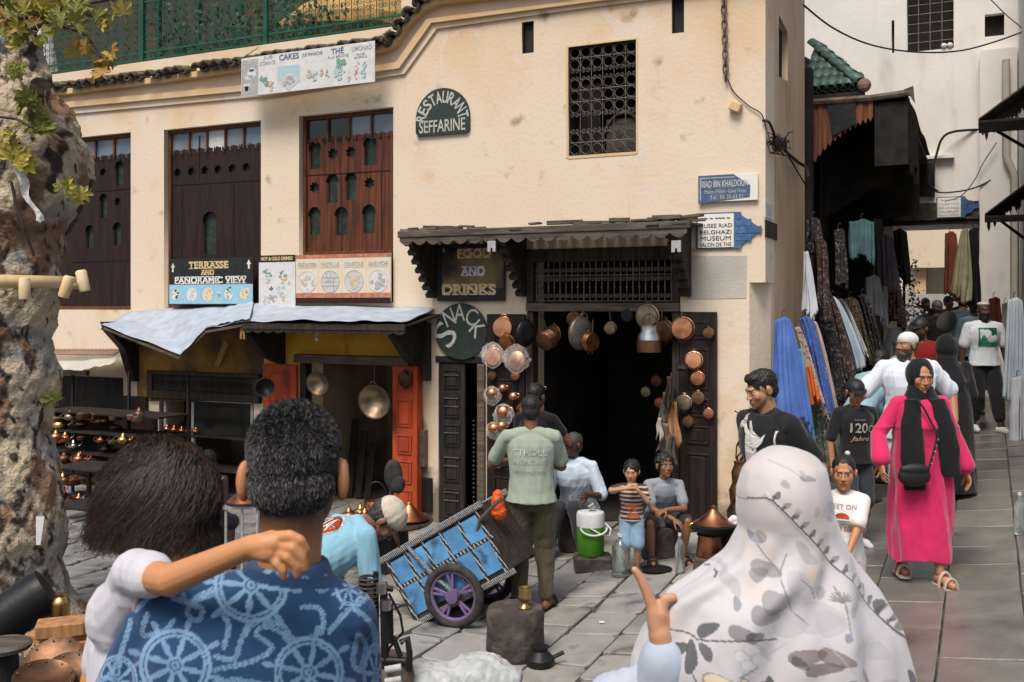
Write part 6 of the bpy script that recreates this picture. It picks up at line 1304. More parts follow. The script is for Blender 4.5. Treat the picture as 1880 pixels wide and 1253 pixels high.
MB().box(x0-.02, x1+.02, -hw-.02, -hw+.02, zb0-.045, zb0-.001, tilt).build('lower_edge', zig, ct, bev=.006)
MB().box(x0+.05, x1-.35, -hw+.16, hw-.16, zb0-.09, zb0-.05, tilt).build('chassis', M['black_metal'], ct)
T3 = tilt.to_3x3()
for s in (-1, 1): MB().tube([T3 @ V(x1-.15, s*(hw-.02), .30), T3 @ V(x1-.02, s*(hw+.035), .40), T3 @ V(x1+.22, s*(hw+.03), .46)], .014, 8).build('handle', M['iron_grey'], ct, smooth=True)
MB().tube([T3 @ V(-.18, -hw-.03, zb1), T3 @ V(-.08, -hw-.05, .2), V(.02, -.34, .02)], .016, 6).build('strap', zig, ct)
for s in (-1, 1):
    RY = Matrix.Rotation(R(90), 3, 'X'); tn = MB(); Rw = wr_-.032
    w_ = MB().tube([(Rw*math.cos(t), s*.33, Rw*math.sin(t)) for t in [2*PI*i/40 for i in range(40)]], .033, 10, closed=True).build('tyre', M['rubber'], ct, smooth=True)
    rim = MB().tube([(.86*Rw*math.cos(t), s*.33, .86*Rw*math.sin(t)) for t in [2*PI*i/40 for i in range(40)]], .018, 8, closed=True); rim.build('rim', M['purple'] if s < 0 else M['purple'], w_, smooth=True)
    for k in range(5):
        a = 2*PI*k/5+.5
        for e in (-.13, .13): MB().bar((.04*math.cos(a), s*.33, .04*math.sin(a)), (.84*Rw*math.cos(a+e), s*.33, .84*Rw*math.sin(a+e)), .022, .022, up=(0, 1, 0)).build('spoke', M['purple'], w_, bev=.004)
    MB().lathe([(0, -.05), (.05, -.045), (.055, 0), (.05, .045), (0, .05)], 16, (0, s*.33, 0), RY).build('hub', M['purple'], w_, smooth=True)
MB().tube([(0, -.3, 0), (0, .3, 0)], .016, 8).build('axle', M['black_metal'], ct)
ob = node('bag', 'bright orange plastic bag standing in the raised end of the handcart', 'bag', at(914, 925, 7.6)); me = grow([('ell', V(0, 0, 0), (.05, .05, .11)), ('ell', V(.01, 0, -.07), (.06, .05, .06))], .008, 2); co, no = get_co(me); set_co(me, co+no*(wob(co, 60, 4)*.010)[:, None]); link_mesh('body', me, M['orange_plastic'], ob, True)
# ---------------------------------------------------------------- things on the paving
def turned(name, label, cat, loc, prof, m, n=24, part='body', group=None, **k):
    o = node(name, label, cat, loc, 0, group); MB().lathe(prof, n).build(part, M[m], o, smooth=True, **k); return o
p = gp(946, 1203); st = turned('chopping_stump', 'dark round wooden stump with a brass cup on it in front of the cart', 'stump', p, [(0, 0), (.19, 0), (.205, .04), (.2, .20), (.205, .30), (.19, .335), (.05, .33), (0, .325)], 'stone_dark', 28)
c_ = turned('brass_cup', 'worn brass cup standing on the dark stump', 'cup', p+V(.065, -.02, .333), [(0, .005), (.045, 0), (.05, .008), (.028, .025), (.024, .04), (.043, .06), (.046, .09), (.04, .12), (.046, .145), (.041, .143), (.035, .12), (.03, .05), (0, .04)], 'brass')
p = gp(1090, 1050); bl_ = node('stone_block', 'dark stone block under the green and white cooler', 'block', p); MB().box(-.17, .17, -.02, .22, -.02, .13).build('body', M['stone_dark'], bl_, bev=.02)
p = V(p.x-.02, p.y+.1, p.z+.131); co_ = node('water_cooler', 'green and white drinks cooler with a white handle and a cup on its lid', 'cooler', p)
MB().lathe([(0, 0), (.115, 0), (.122, .01), (.128, .26), (0, .26)], 30).build('body', M['green_plastic'], co_, smooth=True)
MB().lathe([(0, .262), (.128, .262), (.13, .36), (.122, .385), (.06, .395), (0, .395)], 30).build('lid', M['white_plastic'], co_, smooth=True)
MB().tube([(.12*math.cos(t)+.02, -.125-.02*math.sin(t), .27-.07*math.sin(t)) for t in [PI*i/10 for i in range(11)]], .009, 8).build('handle', M['white_plastic'], co_, smooth=True)
MB().tube([(.128, -.02, .29), (.18, -.06, .24), (.16, -.1, .19), (.08, -.13, .21), (-.02, -.14, .27)], .008, 8).build('handle', M['white_plastic'], co_, smooth=True)
cu = turned('metal_cup', 'small metal cup lying on the lid of the cooler', 'cup', p+V(-.02, -.02, .425), [(0, 0), (.025, 0), (.032, .06), (.028, .058), (.02, .005), (0, .004)], 'steel', 16); cu.rotation_euler = (0, R(60), 0)
def bottle(px, py, label, h, r, group='plastic water bottles on the ground', water=.8):
    o = node('water_bottle', label, 'bottle', gp(px, py), 0, group); s = h
    prof = [(0, .004), (r*.8, 0), (r, s*.03)]+[(r*(1-.05*(k % 2)), s*(.06+.045*k)) for k in range(13)]+[(r*.98, s*.68), (r*.7, s*.80), (r*.35, s*.88), (r*.30, s*.94)]
    MB().lathe(prof, 24).build('body', M['plastic_clear'], o, smooth=True); MB().lathe([(0, s*.935), (r*.36, s*.935), (r*.36, s*1.0), (0, s*1.0)], 14).build('cap', M['white_plastic'], o); return o
bottle(1140, 1058, 'large clear water bottle beside the small striped boy', .37, .082); bottle(1248, 1052, 'slim clear water bottle beside the sandals of the sitting boy', .34, .042); bottle(1872, 982, 'clear water bottle standing alone at the right edge of the alley', .36, .045)
s = node('black_saucer', 'black flat dish with a rag lying at the feet of the sitting boy', 'dish', gp(1205, 1048)); MB().lathe([(0, .005), (.12, .003), (.14, .02), (.13, .022), (.1, .01), (0, .012)], 20).build('body', M['black_metal'], s, smooth=True)
p = on_ground(1318, 8.3); stool(p, .20, .17, 'grey stone stump under the copper cooking pots by the right door leaf', 'stone_dark', 'stone_stump', 'stump')
p2 = on_ground(1355, 8.0); w_ = node('firewood_box', 'rough wooden block beside the stone stump, half behind the headscarf', 'block', p2); MB().box(-.16, .2, -.1, .2, .12, .22).build('seat', M['wood_grey'], w_, bev=.015); MB().box(-.12, -.04, -.06, .02, 0, .12).build('leg', M['wood_tan'], w_); MB().box(.08, .16, -.06, .02, 0, .12).build('leg', M['wood_tan'], w_)
p = on_ground(1305, 8.35); p.z += .172
po = turned('copper_cooking_pot', 'shiny orange copper pot on the stone stump', 'pot', p, [(0, 0), (.115, 0), (.125, .02), (.105, .17), (.118, .19), (.11, .19), (.1, .17), (0, .16)], 'copper')
tg_ = turned('tagine', 'black lidded tagine with a copper cone balanced on the shiny copper pot', 'tagine', p+V(.02, 0, .192), [(0, 0), (.12, 0), (.17, .05), (.185, .08), (.16, .09), (0, .09)], 'black_metal')
MB().lathe([(.17, .092), (.12, .12), (.07, .16), (.035, .20), (.02, .215), (.03, .23), (0, .245)], 22).build('lid', M['copper'], tg_, smooth=True)
for sx in (-1, 1): MB().tube([(sx*(.17+.03*math.sin(t)), .0, .06+.03*math.cos(t)) for t in [PI*i/8 for i in range(9)]], .006, 6).build('handle', M['brass'], tg_)
rg = node('paper_rag', 'crumpled white rag on the dark pot beside the copper cone', 'rag', p+V(.2, .02, .30)); me = grow([('ell', V(0, 0, 0), (.045, .04, .04)), ('ell', V(.03, 0, -.02), (.04, .03, .03))], .01, 1); co, no = get_co(me); set_co(me, co+no*(wob(co, 90, 4)*.018)[:, None]); link_mesh('body', me, M['paper'], rg)
dp = turned('dark_pot', 'sooty dark pot behind the shiny copper one', 'pot', p+V(.22, .05, 0), [(0, 0), (.12, 0), (.15, .1), (.14, .24), (.16, .25), (0, .25)], 'black_metal')
wcb = wallnode('wire_bundle', 'tangle of black wires on the wall behind the man in black', 'wires'); mb = MB(); rs = random.Random(9); u_, z_ = fp(1372, 840)
for k in range(12): mb.tube([(u_+rs.uniform(-.10, .12), -.05-rs.random()*.06, z_+.45-.15*i+rs.uniform(-.05, .05)) for i in range(7)], .007, 4)
tag(mb.build('wire', M['cable'], wcb, smooth=True), kind='stuff')
fr = wallnode('copper_stack', 'stack of copper pots standing against the pier behind the headscarf', 'pots'); u_, z_ = fp(1362, 900, .3)
for k, (dz, r) in enumerate(((0, .15), (.25, .13), (.45, .11), (.62, .09))): MB().lathe([(0, 0), (r, 0), (r*1.1, .1), (r*.8, .17), (r*.85, .2), (0, .2)], 18, (u_, -.3, z_-.55+dz)).build('pot', M['copper_old' if k % 2 else 'copper'], fr, smooth=True)
# litter
lt = node('paper_scrap', 'small white scrap of paper on the paving', 'paper', gp(1105, 1145)+V(0, 0, .008)); MB().box(-.02, .02, -.02, .02, 0, .004).build('sheet', M['paper'], lt)
# ---------------------------------------------------------------- copperware of the left shops
def teapot(loc, s, m, label, group, rz=0.):
    o = node('teapot', label, 'teapot', loc, rz, group); MB().lathe([(0, 0), (s*.5, 0), (s*.85, s*.25), (s, s*.6), (s*.8, s*1.0), (s*.4, s*1.2), (s*.45, s*1.25), (s*.3, s*1.5), (s*.1, s*1.7), (s*.14, s*1.8), (0, s*1.9)], 16).build('body', M[m], o, smooth=True)
    MB().tube([(s*.8, 0, s*.5), (s*1.4, 0, s*.8), (s*1.6, 0, s*1.3)], [s*.16, s*.1, s*.06], 6).build('spout', M[m], o, smooth=True); MB().tube([(-s*.9*math.sin(t)-s*.6, 0, s*.75+s*.5*math.cos(t)) for t in [PI*i/6 for i in range(7)]], s*.06, 5).build('handle', M[m], o); return o
def crock(loc, s, m, label, group, lid=True):
    o = node('copper_pot', label, 'pot', loc, 0, group); MB().lathe([(0, 0), (s*.9, 0), (s, s*.1), (s*1.02, s*.7), (s*1.1, s*.75), (s, s*.76), (0, s*.6)], 18).build('body', M[m], o, smooth=True)
    if lid: MB().lathe([(s*1.05, s*.78), (s*.8, s*.95), (s*.3, s*1.05), (s*.08, s*1.08), (s*.12, s*1.2), (0, s*1.25)], 18).build('lid', M['steel' if m != 'copper_old' else m], o, smooth=True)
    return o
def table(label, A, B, depth, h, m='wood_black', name='table'):
    """A, B: ends of the front edge in the wall frame (u, v)"""
    o = node(name, label, 'table', fw(A[0], A[1]), AL); L = B[0]-A[0]; MB().box(0, L, 0, depth, h-.03, h).build('tabletop', M[m], o, bev=.004)
    for x in (.04, L-.04):
        for y in (.04, depth-.04): MB().box(x-.02, x+.02, y-.02, y+.02, 0, h-.031).build('leg', M[m], o)
    return o
def uvat(px, Y): p = at(px, 560, Y); return to_uv(p.x, p.y)
GR = 'copperware of the leftmost shop'
A, B = uvat(98, 11.3), uvat(178, 11.0); table('dark table crowded with copper pots under the leftmost awning', A, (B[0], A[1]), .5, .62)
A2 = uvat(95, 10.2); B2 = uvat(185, 10.0); table('lower dark table with lidded copper pots near the tree trunk', A2, (B2[0], A2[1]), .5, .40)
rs = random.Random(21)
for i, (px, py, Y, r, m, kd) in enumerate(((127, 1010, 10.4, 18, 'copper_old', 'c'), (160, 1008, 10.3, 17, 'copper', 'c'), (128, 934, 11.4, 17, 'copper_old', 'c'), (155, 930, 11.6, 12, 'steel_old', 't'), (110, 905, 11.8, 10, 'copper', 't'), (176, 948, 11.2, 11, 'steel', 't'), (140, 885, 12.0, 13, 'copper_old', 'c'), (185, 905, 11.9, 12, 'copper', 't'), (205, 880, 12.1, 12, 'copper_old', 't'), (225, 850, 12.2, 12, 'copper', 't'), (118, 850, 12.3, 12, 'copper_old', 't'), (165, 850, 12.3, 13, 'copper', 'c'), (195, 830, 12.4, 10, 'copper_old', 't'), (110, 790, 12.6, 15, 'brass', 't'), (150, 785, 12.6, 11, 'copper', 't'), (185, 780, 12.6, 12, 'steel_old', 't'), (213, 790, 12.5, 11, 'copper', 'c'), (135, 825, 12.4, 10, 'steel', 't'), (235, 905, 11.8, 13, 'copper', 'c'), (245, 965, 11.2, 14, 'copper_old', 't'))):
    loc = at(px, py, Y); s = r/F*Y; rows = ['topmost shelf', 'upper shelf', 'middle shelf', 'lower shelf', 'front table']; row = rows[min(4, int((py-770)/50))]
    lab = '%s %s %s, %s in the leftmost shop' % ({'copper': 'bright copper', 'copper_old': 'dull brown copper', 'brass': 'yellow brass', 'steel': 'silvery metal', 'steel_old': 'grey-brown metal'}[m], 'teapot' if kd == 't' else 'lidded pot', 'on the '+row, ('far left' if px < 125 else 'left of centre' if px < 150 else 'centre' if px < 180 else 'right of centre' if px < 210 else 'far right'))
    (teapot if kd == 't' else crock)(loc, s, m, lab, GR)
shf = node('shelf_rack', 'dark wooden shelf rack of copperware inside the leftmost shop', 'shelf', fw(*uvat(90, 12.6)), AL)
for z in (.55, .92, 1.18, 1.02+.4): MB().box(-.1, 1.9, -.05, .45, z-.62+.3, z-.60+.3).build('shelf', M['wood_black'], shf)
for x in (-.1, .9, 1.88): MB().box(x, x+.03, .42, .45, 0, 1.6).build('upright', M['wood_black'], shf)
rs = random.Random(77)
for i in range(64):
    px, py = rs.uniform(100, 262), rs.choice((772, 812, 852, 888, 922)); Yq = 12.0+rs.uniform(-.2, .5); s = rs.uniform(.045, .09)
    (teapot if rs.random() < .5 else crock)(at(px, py+rs.uniform(-4, 4), Yq), s, rs.choice(('copper', 'copper_old', 'copper_old', 'steel_old', 'brass', 'copper')), 'small metal pots and teapots crowded on the dark shelves of the leftmost shop', 'small ware packed on the leftmost shelves')
# glass display of the second shop
dsp = wallnode('display_case', 'glass display case with pale frame under the carved lintel', 'display case'); a, b, c, d = OP['shop2']; z1_ = fp(380, 740, 0)[1]; z0_ = fp(380, 800, 0)[1]
for x in (a+.08, a+.55, b-.05): MB().box(x-.02, x+.02, .02, .06, z0_-.9, z1_).build('upright', M['faded_grey'], dsp)
for z in (z0_, z0_-.42): MB().box(a+.02, b-.02, .0, .5, z-.03, z).build('shelf', M['wood_dark'], dsp)
MB().box(a+.57, b-.07, .03, .036, z0_, z1_).build('pane', M['glass_dark'], dsp)
MB().box(a+.01, b-.01, -.02, .45, 0, z0_-.85).build('counter', M['wood_dark'], dsp)
for i, px in enumerate((303, 316, 330, 344, 356)):
    u_, z_ = fp(px, 797, .0); teapot(fw(u_, .04, z0_+.002), .062-.004*(i % 3), 'copper', ('first', 'second', 'third', 'fourth', 'fifth')[i]+' from the left of five copper teapots in the glass display', 'teapots in the glass display')
for i, px in enumerate((392, 408, 425, 440, 455)): u_, z_ = fp(px, 790); crock(fw(u_, .25, z0_+.002), .07, 'steel_old', ('first', 'second', 'third', 'fourth', 'fifth')[i]+' from the left of the dark pots behind the display pane', 'pots behind the display pane')
lf_ = node('glass_frame_table', 'small pale metal framed table beside the grey-haired man', 'table', on_ground(412, 8.6)); hh = at(412, 935, 8.6).z-lf_.location.z
for x in (0, .14, .27): MB().box(x, x+.02, 0, .02, 0, hh).build('leg', M['faded_grey'], lf_)
MB().box(-.02, .31, -.02, .3, hh, hh+.025).build('tabletop', M['faded_grey'], lf_)
def tagine(loc, s, label, group=None):
    o = node('tagine', label, 'tagine', loc, 0, group); MB().lathe([(0, 0), (s*.9, 0), (s*1.1, s*.12), (s*1.05, s*.14), (0, s*.12)], 24).build('dish', M['copper_old'], o, smooth=True)
    MB().lathe([(s*.98, s*.15), (s*.8, s*.3), (s*.5, s*.55), (s*.28, s*.8), (s*.16, s*.92), (s*.2, s*1.0), (s*.1, s*1.1), (0, s*1.12)], 24).build('lid', M['copper'], o, smooth=True); return o
tagine(lf_.location+V(.16, .12, hh+.026), .17, 'copper tagine on the pale framed table beside the grey-haired man')
# table of copperware by the red door
tl_ = node('copper_table', 'round dark table of copperware in front of the red door', 'table', on_ground(705, 9.3)); ht = at(705, 955, 9.3).z-tl_.location.z
MB().lathe([(0, ht-.03), (.44, ht-.03), (.46, ht-.01), (.45, ht), (0, ht)], 30).build('tabletop', M['wood_dark'], tl_); MB().lathe([(0, 0), (.25, 0), (.22, ht-.031), (0, ht-.031)], 16).build('base', M['wood_black'], tl_)
T_ = tl_.location+V(0, 0, ht+.001); G2 = 'copperware on the round table by the red door'
tagine(T_+V(.24, -.05, 0), .17, 'conical copper tagine at the right end of the round table', G2)
for dx, dy, s, m, lab in ((-.32, -.05, .075, 'copper', 'bright copper teapot at the left end of the round table'), (-.16, -.12, .08, 'copper', 'copper teapot left of centre at the front of the round table'), (-.02, .0, .085, 'copper', 'tall copper teapot in the middle of the round table'), (-.24, .12, .07, 'brass', 'brass teapot at the back left of the round table'), (.02, -.22, .06, 'copper_old', 'small dull copper teapot at the front of the round table')): teapot(T_+V(dx, dy, 0), s, m, lab, G2, dx*5)
kt = node('copper_kettle', 'copper basket kettle with a tall hoop handle at the back of the round table', 'kettle', T_+V(-.1, .2, 0)); MB().lathe([(0, 0), (.09, 0), (.12, .1), (.1, .14), (0, .14)], 18).build('body', M['copper'], kt, smooth=True); MB().tube([(.11*math.cos(t), 0, .12+.2*math.sin(t)) for t in [PI*i/10 for i in range(11)]], .007, 6).build('handle', M['black_metal'], kt)
bw = node('bellows', 'black leather bellows leaning against the red door above the table', 'bellows', at(722, 872, 10.6)); MB().sphere((0, 0, 0), (.10, .05, .17), 12, 8).build('bag', M['rubber'], bw, smooth=True); MB().sphere((.05, -.02, -.1), (.08, .05, .1), 12, 8).build('fold', M['rubber'], bw, smooth=True); MB().tube([(0, 0, -.1), (-.10, -.1, -.55)], .03, 8).build('nozzle', M['black_metal'], bw)
pk = node('leaning_planks', 'dark boards leaning inside the shop behind the hunched man', 'boards', fw(*uvat(640, 12.6), .02), AL)
for k in range(3): MB().bar((k*.14, 0, 0), (k*.14-.1, .3, .95-.15*k), .1, .02, up=(0, 1, 0)).build('board', M['wood_black'], pk)
# ---------------------------------------------------------------- working tools at the front
tlm = node('work_stand', 'black metal work stand with posts, springs and cables in front of the hunched man', 'stand', on_ground(688, 5.0)); z0 = at(700, 1253, 5.0).z-tlm.location.z
H_ = lambda px, py, Y=5.0: at(px, py, Y)-tlm.location
for (a, b, r) in (((668, 1060), (664, 1200), .018), ((690, 1050), (692, 1260), .014), ((704, 1070), (708, 1260), .020), ((712, 1110), (714, 1180), .026), ((676, 1075), (722, 1082), .016), ((650, 1210), (745, 1215), .022), ((722, 1170), (735, 1205), .014)): MB().tube([H_(*a), H_(*b)], r, 8).build('post', M['black_metal'], tlm, smooth=True)
MB().tube([H_(735, 1180), H_(748, 1172), H_(752, 1200), H_(752, 1232)], .016, 8).build('hook', M['black_metal'], tlm, smooth=True)
for k in range(9): MB().tube([H_(676, 1062+k*8)+V(.045*math.cos(t), .045*math.sin(t), 0) for t in [2*PI*i/12 for i in range(12)]], .008, 5, closed=True).build('spring_coil', M['rubber'], tlm, smooth=True)
MB().tube([H_(714, 1090), H_(735, 1130), H_(740, 1160), H_(715, 1190), H_(700, 1235)], .007, 5).build('cable', M['cable'], tlm); MB().lathe([(0, 0), (.2, 0), (.22, .3), (.2, .42), (0, .42)], 18, H_(680, 1253)+V(0, .1, -.35)).build('base_drum', M['rust'], tlm)
for q in ((700, 1090, 'steel'), (709, 1120, 'steel')): MB().lathe([(0, 0), (.025, 0), (.025, .05), (0, .05)], 12, H_(q[0], q[1], 4.93)).build('coupling', M['steel'], tlm, smooth=True)
for s in (0, 1): tag(MB().lathe([(0, -.04), (.018, -.04), (.018, .04), (0, .04)], 12, at(722, 1228+s*22, 4.9), Matrix.Rotation(R(80), 3, 'Y')).build('pipe_stub', M['faded_grey'], None, smooth=True), ('upper' if not s else 'lower')+' white plastic pipe stub beside the work stand', 'pipe')
sk = node('plastic_sack', 'crumpled translucent white plastic sack lying at the bottom of the picture', 'sack', at(838, 1256, 5.2)); 
me = grow([('ell', V(-.12, 0, 0), (.24, .2, .10)), ('ell', V(.12, .05, .02), (.2, .18, .11)), ('ell', V(.24, 0, .03), (.11, .1, .07)), ('ell', V(-.3, 0, -.04), (.12, .12, .06))], .009, 3); co, no = get_co(me); set_co(me, co+no*(wob(co, 28, 4, 4)*.022)[:, None])
sackm = mat('sack_plastic', (.42, .43, .42), .4, col2=(.30, .32, .31), scale=6, bump=.7, bscale=22, bdist=.01); ramp_mix(sackm, (.14, .26, .34), 3.5, .62, .68); link_mesh('body', me, sackm, sk, True)
dj = node('dark_jug', 'small dark metal jug standing on the paving right of the stump', 'jug', gp(992, 1222)); MB().lathe([(0, 0), (.09, 0), (.1, .05), (.05, .10), (.06, .13), (0, .12)], 16).build('body', M['black_metal'], dj, smooth=True); MB().tube([(.08, 0, .05), (.16, 0, .09)], .014, 6).build('spout', M['black_metal'], dj)
# left front corner
brl = node('dark_drum', 'black ribbed metal drum lying tilted at the left edge', 'drum', at(22, 1128, 5.6), 0); Mt = Matrix.Rotation(R(55), 3, 'Y') @ Matrix.Rotation(R(-20), 3, 'X')
MB().lathe([(0, -.22), (.13, -.22)]+[(.14-.008*(k % 2), -.2+.03*k) for k in range(14)]+[(.13, .22), (0, .22)], 24, (0, 0, 0), Mt).build('body', M['black_metal'], brl, smooth=True)
bp = turned('brass_canister', 'yellow ribbed brass canister standing at the foot of the tree', 'canister', at(111, 1141, 5.6), [(0, 0), (.05, 0)]+[(.053-.004*(k % 2), .01+.012*k) for k in range(9)]+[(.04, .13), (.025, .14), (.03, .155), (0, .155)], 'brass')
for k, (px, py, rz, ln, lab) in enumerate(((112, 1150, 20, .24, 'topmost tan plank end on the dark bench'), (100, 1172, -25, .26, 'lower rough wood block under the tan plank end'), (125, 1185, 35, .22, 'short split wood block right of the rough one'))):
    w_ = node('wood_block', lab, 'wood block', at(px, py, 5.3), R(rz), 'wood blocks at the foot of the tree'); MB().box(-ln/2, ln/2, -.08, .08, -.04, .03).build('body', M['wood_tan'], w_, bev=.006)
tb_ = node('work_bench', 'low dark work bench at the left edge in front of the tree', 'bench', on_ground(70, 5.35)); hb = at(70, 1210, 5.3).z-tb_.location.z; MB().box(-.4, .3, -.3, .3, hb-.05, hb).build('tabletop', M['stone_dark'], tb_, bev=.01)
for x in (-.35, .25):
    for y in (-.25, .25): MB().box(x-.03, x+.03, y-.03, y+.03, 0, hb-.051).build('leg', M['wood_black'], tb_)
st = node('stool', 'small round-topped stool at the very left edge', 'stool', on_ground(5, 4.9)); hs_ = at(5, 1180, 4.9).z-st.location.z; MB().lathe([(0, hs_-.03), (.13, hs_-.03), (.135, hs_-.01), (.12, hs_), (0, hs_)], 22).build('seat', M['wood_grey'], st); MB().lathe([(0, 0), (.10, 0), (.07, hs_-.031), (0, hs_-.031)], 14).build('base', M['wood_black'], st)
for k, (px, py, r, lab) in enumerate(((98, 1222, .14, 'dark copper tray leaning at the bottom left corner'), (128, 1240, .12, 'dented copper plate overlapping the dark tray'), (80, 1252, .13, 'copper tray lying lowest in the bottom left corner'))):
    t_ = node('copper_tray', lab, 'tray', at(px, py, 4.6-.1*k), R(20*k), 'copper trays in the bottom left corner'); MB().lathe([(0, .0), (r*.8, .0), (r, .02), (r*.98, .025), (r*.78, .008), (0, .006)], 26, (0, 0, 0), Matrix.Rotation(R(35-8*k), 3, 'X')).build('body', M['copper_old'], t_, smooth=True)
    for j in range(10): a = .63*j; MB().sphere(Matrix.Rotation(R(35-8*k), 3, 'X') @ V(r*.88*math.cos(a), r*.88*math.sin(a), .022), .005, 5, 4).build('rivet', M['brass'], t_)
wp = node('wood_shavings', 'pale heap of shavings on the bench at the left edge', 'shavings', at(58, 1196, 5.2)); mb = MB(); rs = random.Random(2)
for k in range(60): mb.cbox((rs.gauss(0, .03), rs.gauss(0, .03), abs(rs.gauss(0, .012))), (rs.uniform(.01, .03), .006, .003), (rs.random()*3, rs.random()*3, rs.random()*3))
tag(mb.build('shaving', M['pale_tan'], wp), kind='stuff')

# ================================================================ plane tree
YT = 7.5; tr = node('plane_tree', 'old plane tree with a swollen, flaking grey and tan trunk at the left edge', 'tree', on_ground(-8, YT)); T0 = tr.location
sil = [(-260, 60), (-60, 68), (0, 74), (60, 62), (110, 66), (150, 92), (200, 118), (240, 140), (280, 163), (330, 158), (380, 142), (430, 112), (500, 104), (560, 96), (620, 90), (680, 104), (740, 92), (800, 84), (860, 100), (920, 108), (980, 114), (1040, 108), (1090, 118), (1130, 150), (1170, 185)]
def sil_r(y):
    for (a, b), (c, d) in zip(sil[:-1], sil[1:]):
        if a <= y <= c: return b+(d-b)*(y-a)/(c-a)
    return sil[-1][1]
nr, na = 340, 240; YY = np.linspace(-260, 1165, nr); vs = np.empty((nr, na, 3)); th = np.linspace(0, 2*PI, na, endpoint=False)
for i, y in enumerate(YY):
    xr = (sil_r(y)-940)/F*YT; lean = -.0; cx = (-8-940)/F*YT+.02*math.sin(y*.01); r = xr-cx; base = min(.46, .8*r+.05)
    w = np.clip(np.cos(th), 0, 1)**1.5; rad = base*(1-w)+r*w; vs[i, :, 0] = cx+rad*np.cos(th); vs[i, :, 1] = YT+rad*np.sin(th)*.95; vs[i, :, 2] = EYE+(560-y)/F*YT
co = vs.reshape(-1, 3)-np.array(T0); cx0 = 0; nrm = np.stack([np.tile(np.cos(th), nr), np.tile(np.sin(th), nr), np.zeros(nr*na)], 1)
w1 = wob(co, 7, 1, 2); w2 = wob(co*np.array((1, 1, .8)), 20, 2, 3); w3 = wob(co, 55, 3, 3)
burl = np.zeros(len(co)); rs = np.random.RandomState(5)
for k in range(46):
    a = rs.uniform(-2.6, .6); z = rs.uniform(.2, 4.6); c = np.array([.42*math.cos(a), .42*math.sin(a), z]); d2 = ((co-c)**2).sum(1); s_ = rs.uniform(.05, .13); burl += np.exp(-d2/s_**2)*s_*.55-np.exp(-d2/(s_*.4)**2)*s_*.5
hi = np.clip((co[:, 2]-2.6)/.8, 0, 1); co2 = co+nrm*(.022*w1+.022*w2*(1+hi)+.011*w3+burl*(.45+.5*hi))[:, None]
fa_ = [(i*na+k, i*na+(k+1) % na, (i+1)*na+(k+1) % na, (i+1)*na+k) for i in range(nr-1) for k in range(na)]
me = bpy.data.meshes.new('trunk'); me.from_pydata(co2.tolist(), [], fa_)
pale = np.array((.46, .375, .27)); grey = np.array((.30, .285, .25)); dk = np.array((.045, .036, .03)); rust_ = np.array((.24, .14, .085)); w4 = wob(co, 9, 11, 4); w5 = wob(co, 6, 12, 3); rgb = np.tile(pale, (len(co), 1))
def mixm(rgb, m, c): m = np.clip(m, 0, 1)[:, None]; return rgb*(1-m)+c*m
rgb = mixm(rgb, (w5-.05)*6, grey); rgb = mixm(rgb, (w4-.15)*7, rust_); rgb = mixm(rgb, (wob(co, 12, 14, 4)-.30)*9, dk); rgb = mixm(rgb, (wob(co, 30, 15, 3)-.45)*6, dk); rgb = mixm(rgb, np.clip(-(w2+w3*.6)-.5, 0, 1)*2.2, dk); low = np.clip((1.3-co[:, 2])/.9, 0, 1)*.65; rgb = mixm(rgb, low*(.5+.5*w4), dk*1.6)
M['bark'] = mat('bark', (1, 1, 1), .92, vcol=True, bump=1.0, bscale=42, bdist=.022, var=0)
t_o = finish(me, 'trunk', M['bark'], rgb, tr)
for k, (px, py) in enumerate(((75, 160), (48, -60))): pass
MB().tube([at(60, 185, 7.35)-T0, at(72, 172, 7.2)-T0, at(74, 158, 7.1)-T0], [.09, .075, .07], 10).build('cut_limb', M['wood_grey'], tr)
MB().tube([at(20, 330, 7.1)-T0, at(28, 370, 7.05)-T0, at(45, 420, 7.05)-T0, at(62, 470, 7.1)-T0], .012, 6).build('dead_twig', M['wood_dark'], tr)
for a_, b_, r in (((-30, 20), (60, 40), .02), ((60, 40), (150, 60), .013), ((150, 60), (185, 105), .008), ((10, 60), (95, 30), .014), ((95, 30), (230, -5), .010), ((0, 215), (60, 235), .010), ((60, 45), (130, -10), .012)):
    MB().tube([at(*a_, 6.9)-T0, at((a_[0]+b_[0])/2, (a_[1]+b_[1])/2-6, 6.85)-T0, at(*b_, 6.8)-T0], r, 6).build('twig', M['wood_dark'], tr)
def leaf_mesh(seed):
    rs = random.Random(seed); ol = []
    for k in range(5):
        a = R(-90)+R(38)*(k-2)+PI; t = R(90)+R(48)*(k-2); L = (1.0, .92, .70)[abs(k-2)]; ol += [(t-R(22), .55), (t-R(11), L*.80), (t, L), (t+R(11), L*.80)]
    ol += [(R(90)+R(48)*2+R(30), .35), (R(268), .12), (R(90)-R(48)*2-R(30), .35)]; v = [(0, 0, 0)]+[(math.cos(t)*r*rs.uniform(.9, 1.1), math.sin(t)*r*rs.uniform(.9, 1.1), -.25*r*r+.08*rs.random()) for t, r in ol]; n = len(ol)
    mb = MB().add(v, [(0, 1+k, 1+(k+1) % n) for k in range(n)]); mb.add([(-.015, -.1, 0), (.015, -.1, 0), (.015, -.8, .15), (-.015, -.8, .15)], [(0, 1, 2, 3)]); me = bpy.data.meshes.new('leaf'); me.from_pydata(mb.v, [], mb.f); return me
lmats = [mat('leaf_yellow', (.42, .32, .05), .6, col2=(.30, .27, .05), scale=2.5, bump=.1, var=.3), mat('leaf_green', (.12, .15, .035), .6, col2=(.24, .22, .04), scale=2.5, bump=.1, var=.3), mat('leaf_tan', (.32, .16, .04), .6, col2=(.20, .15, .03), scale=2.5, bump=.1, var=.3)]
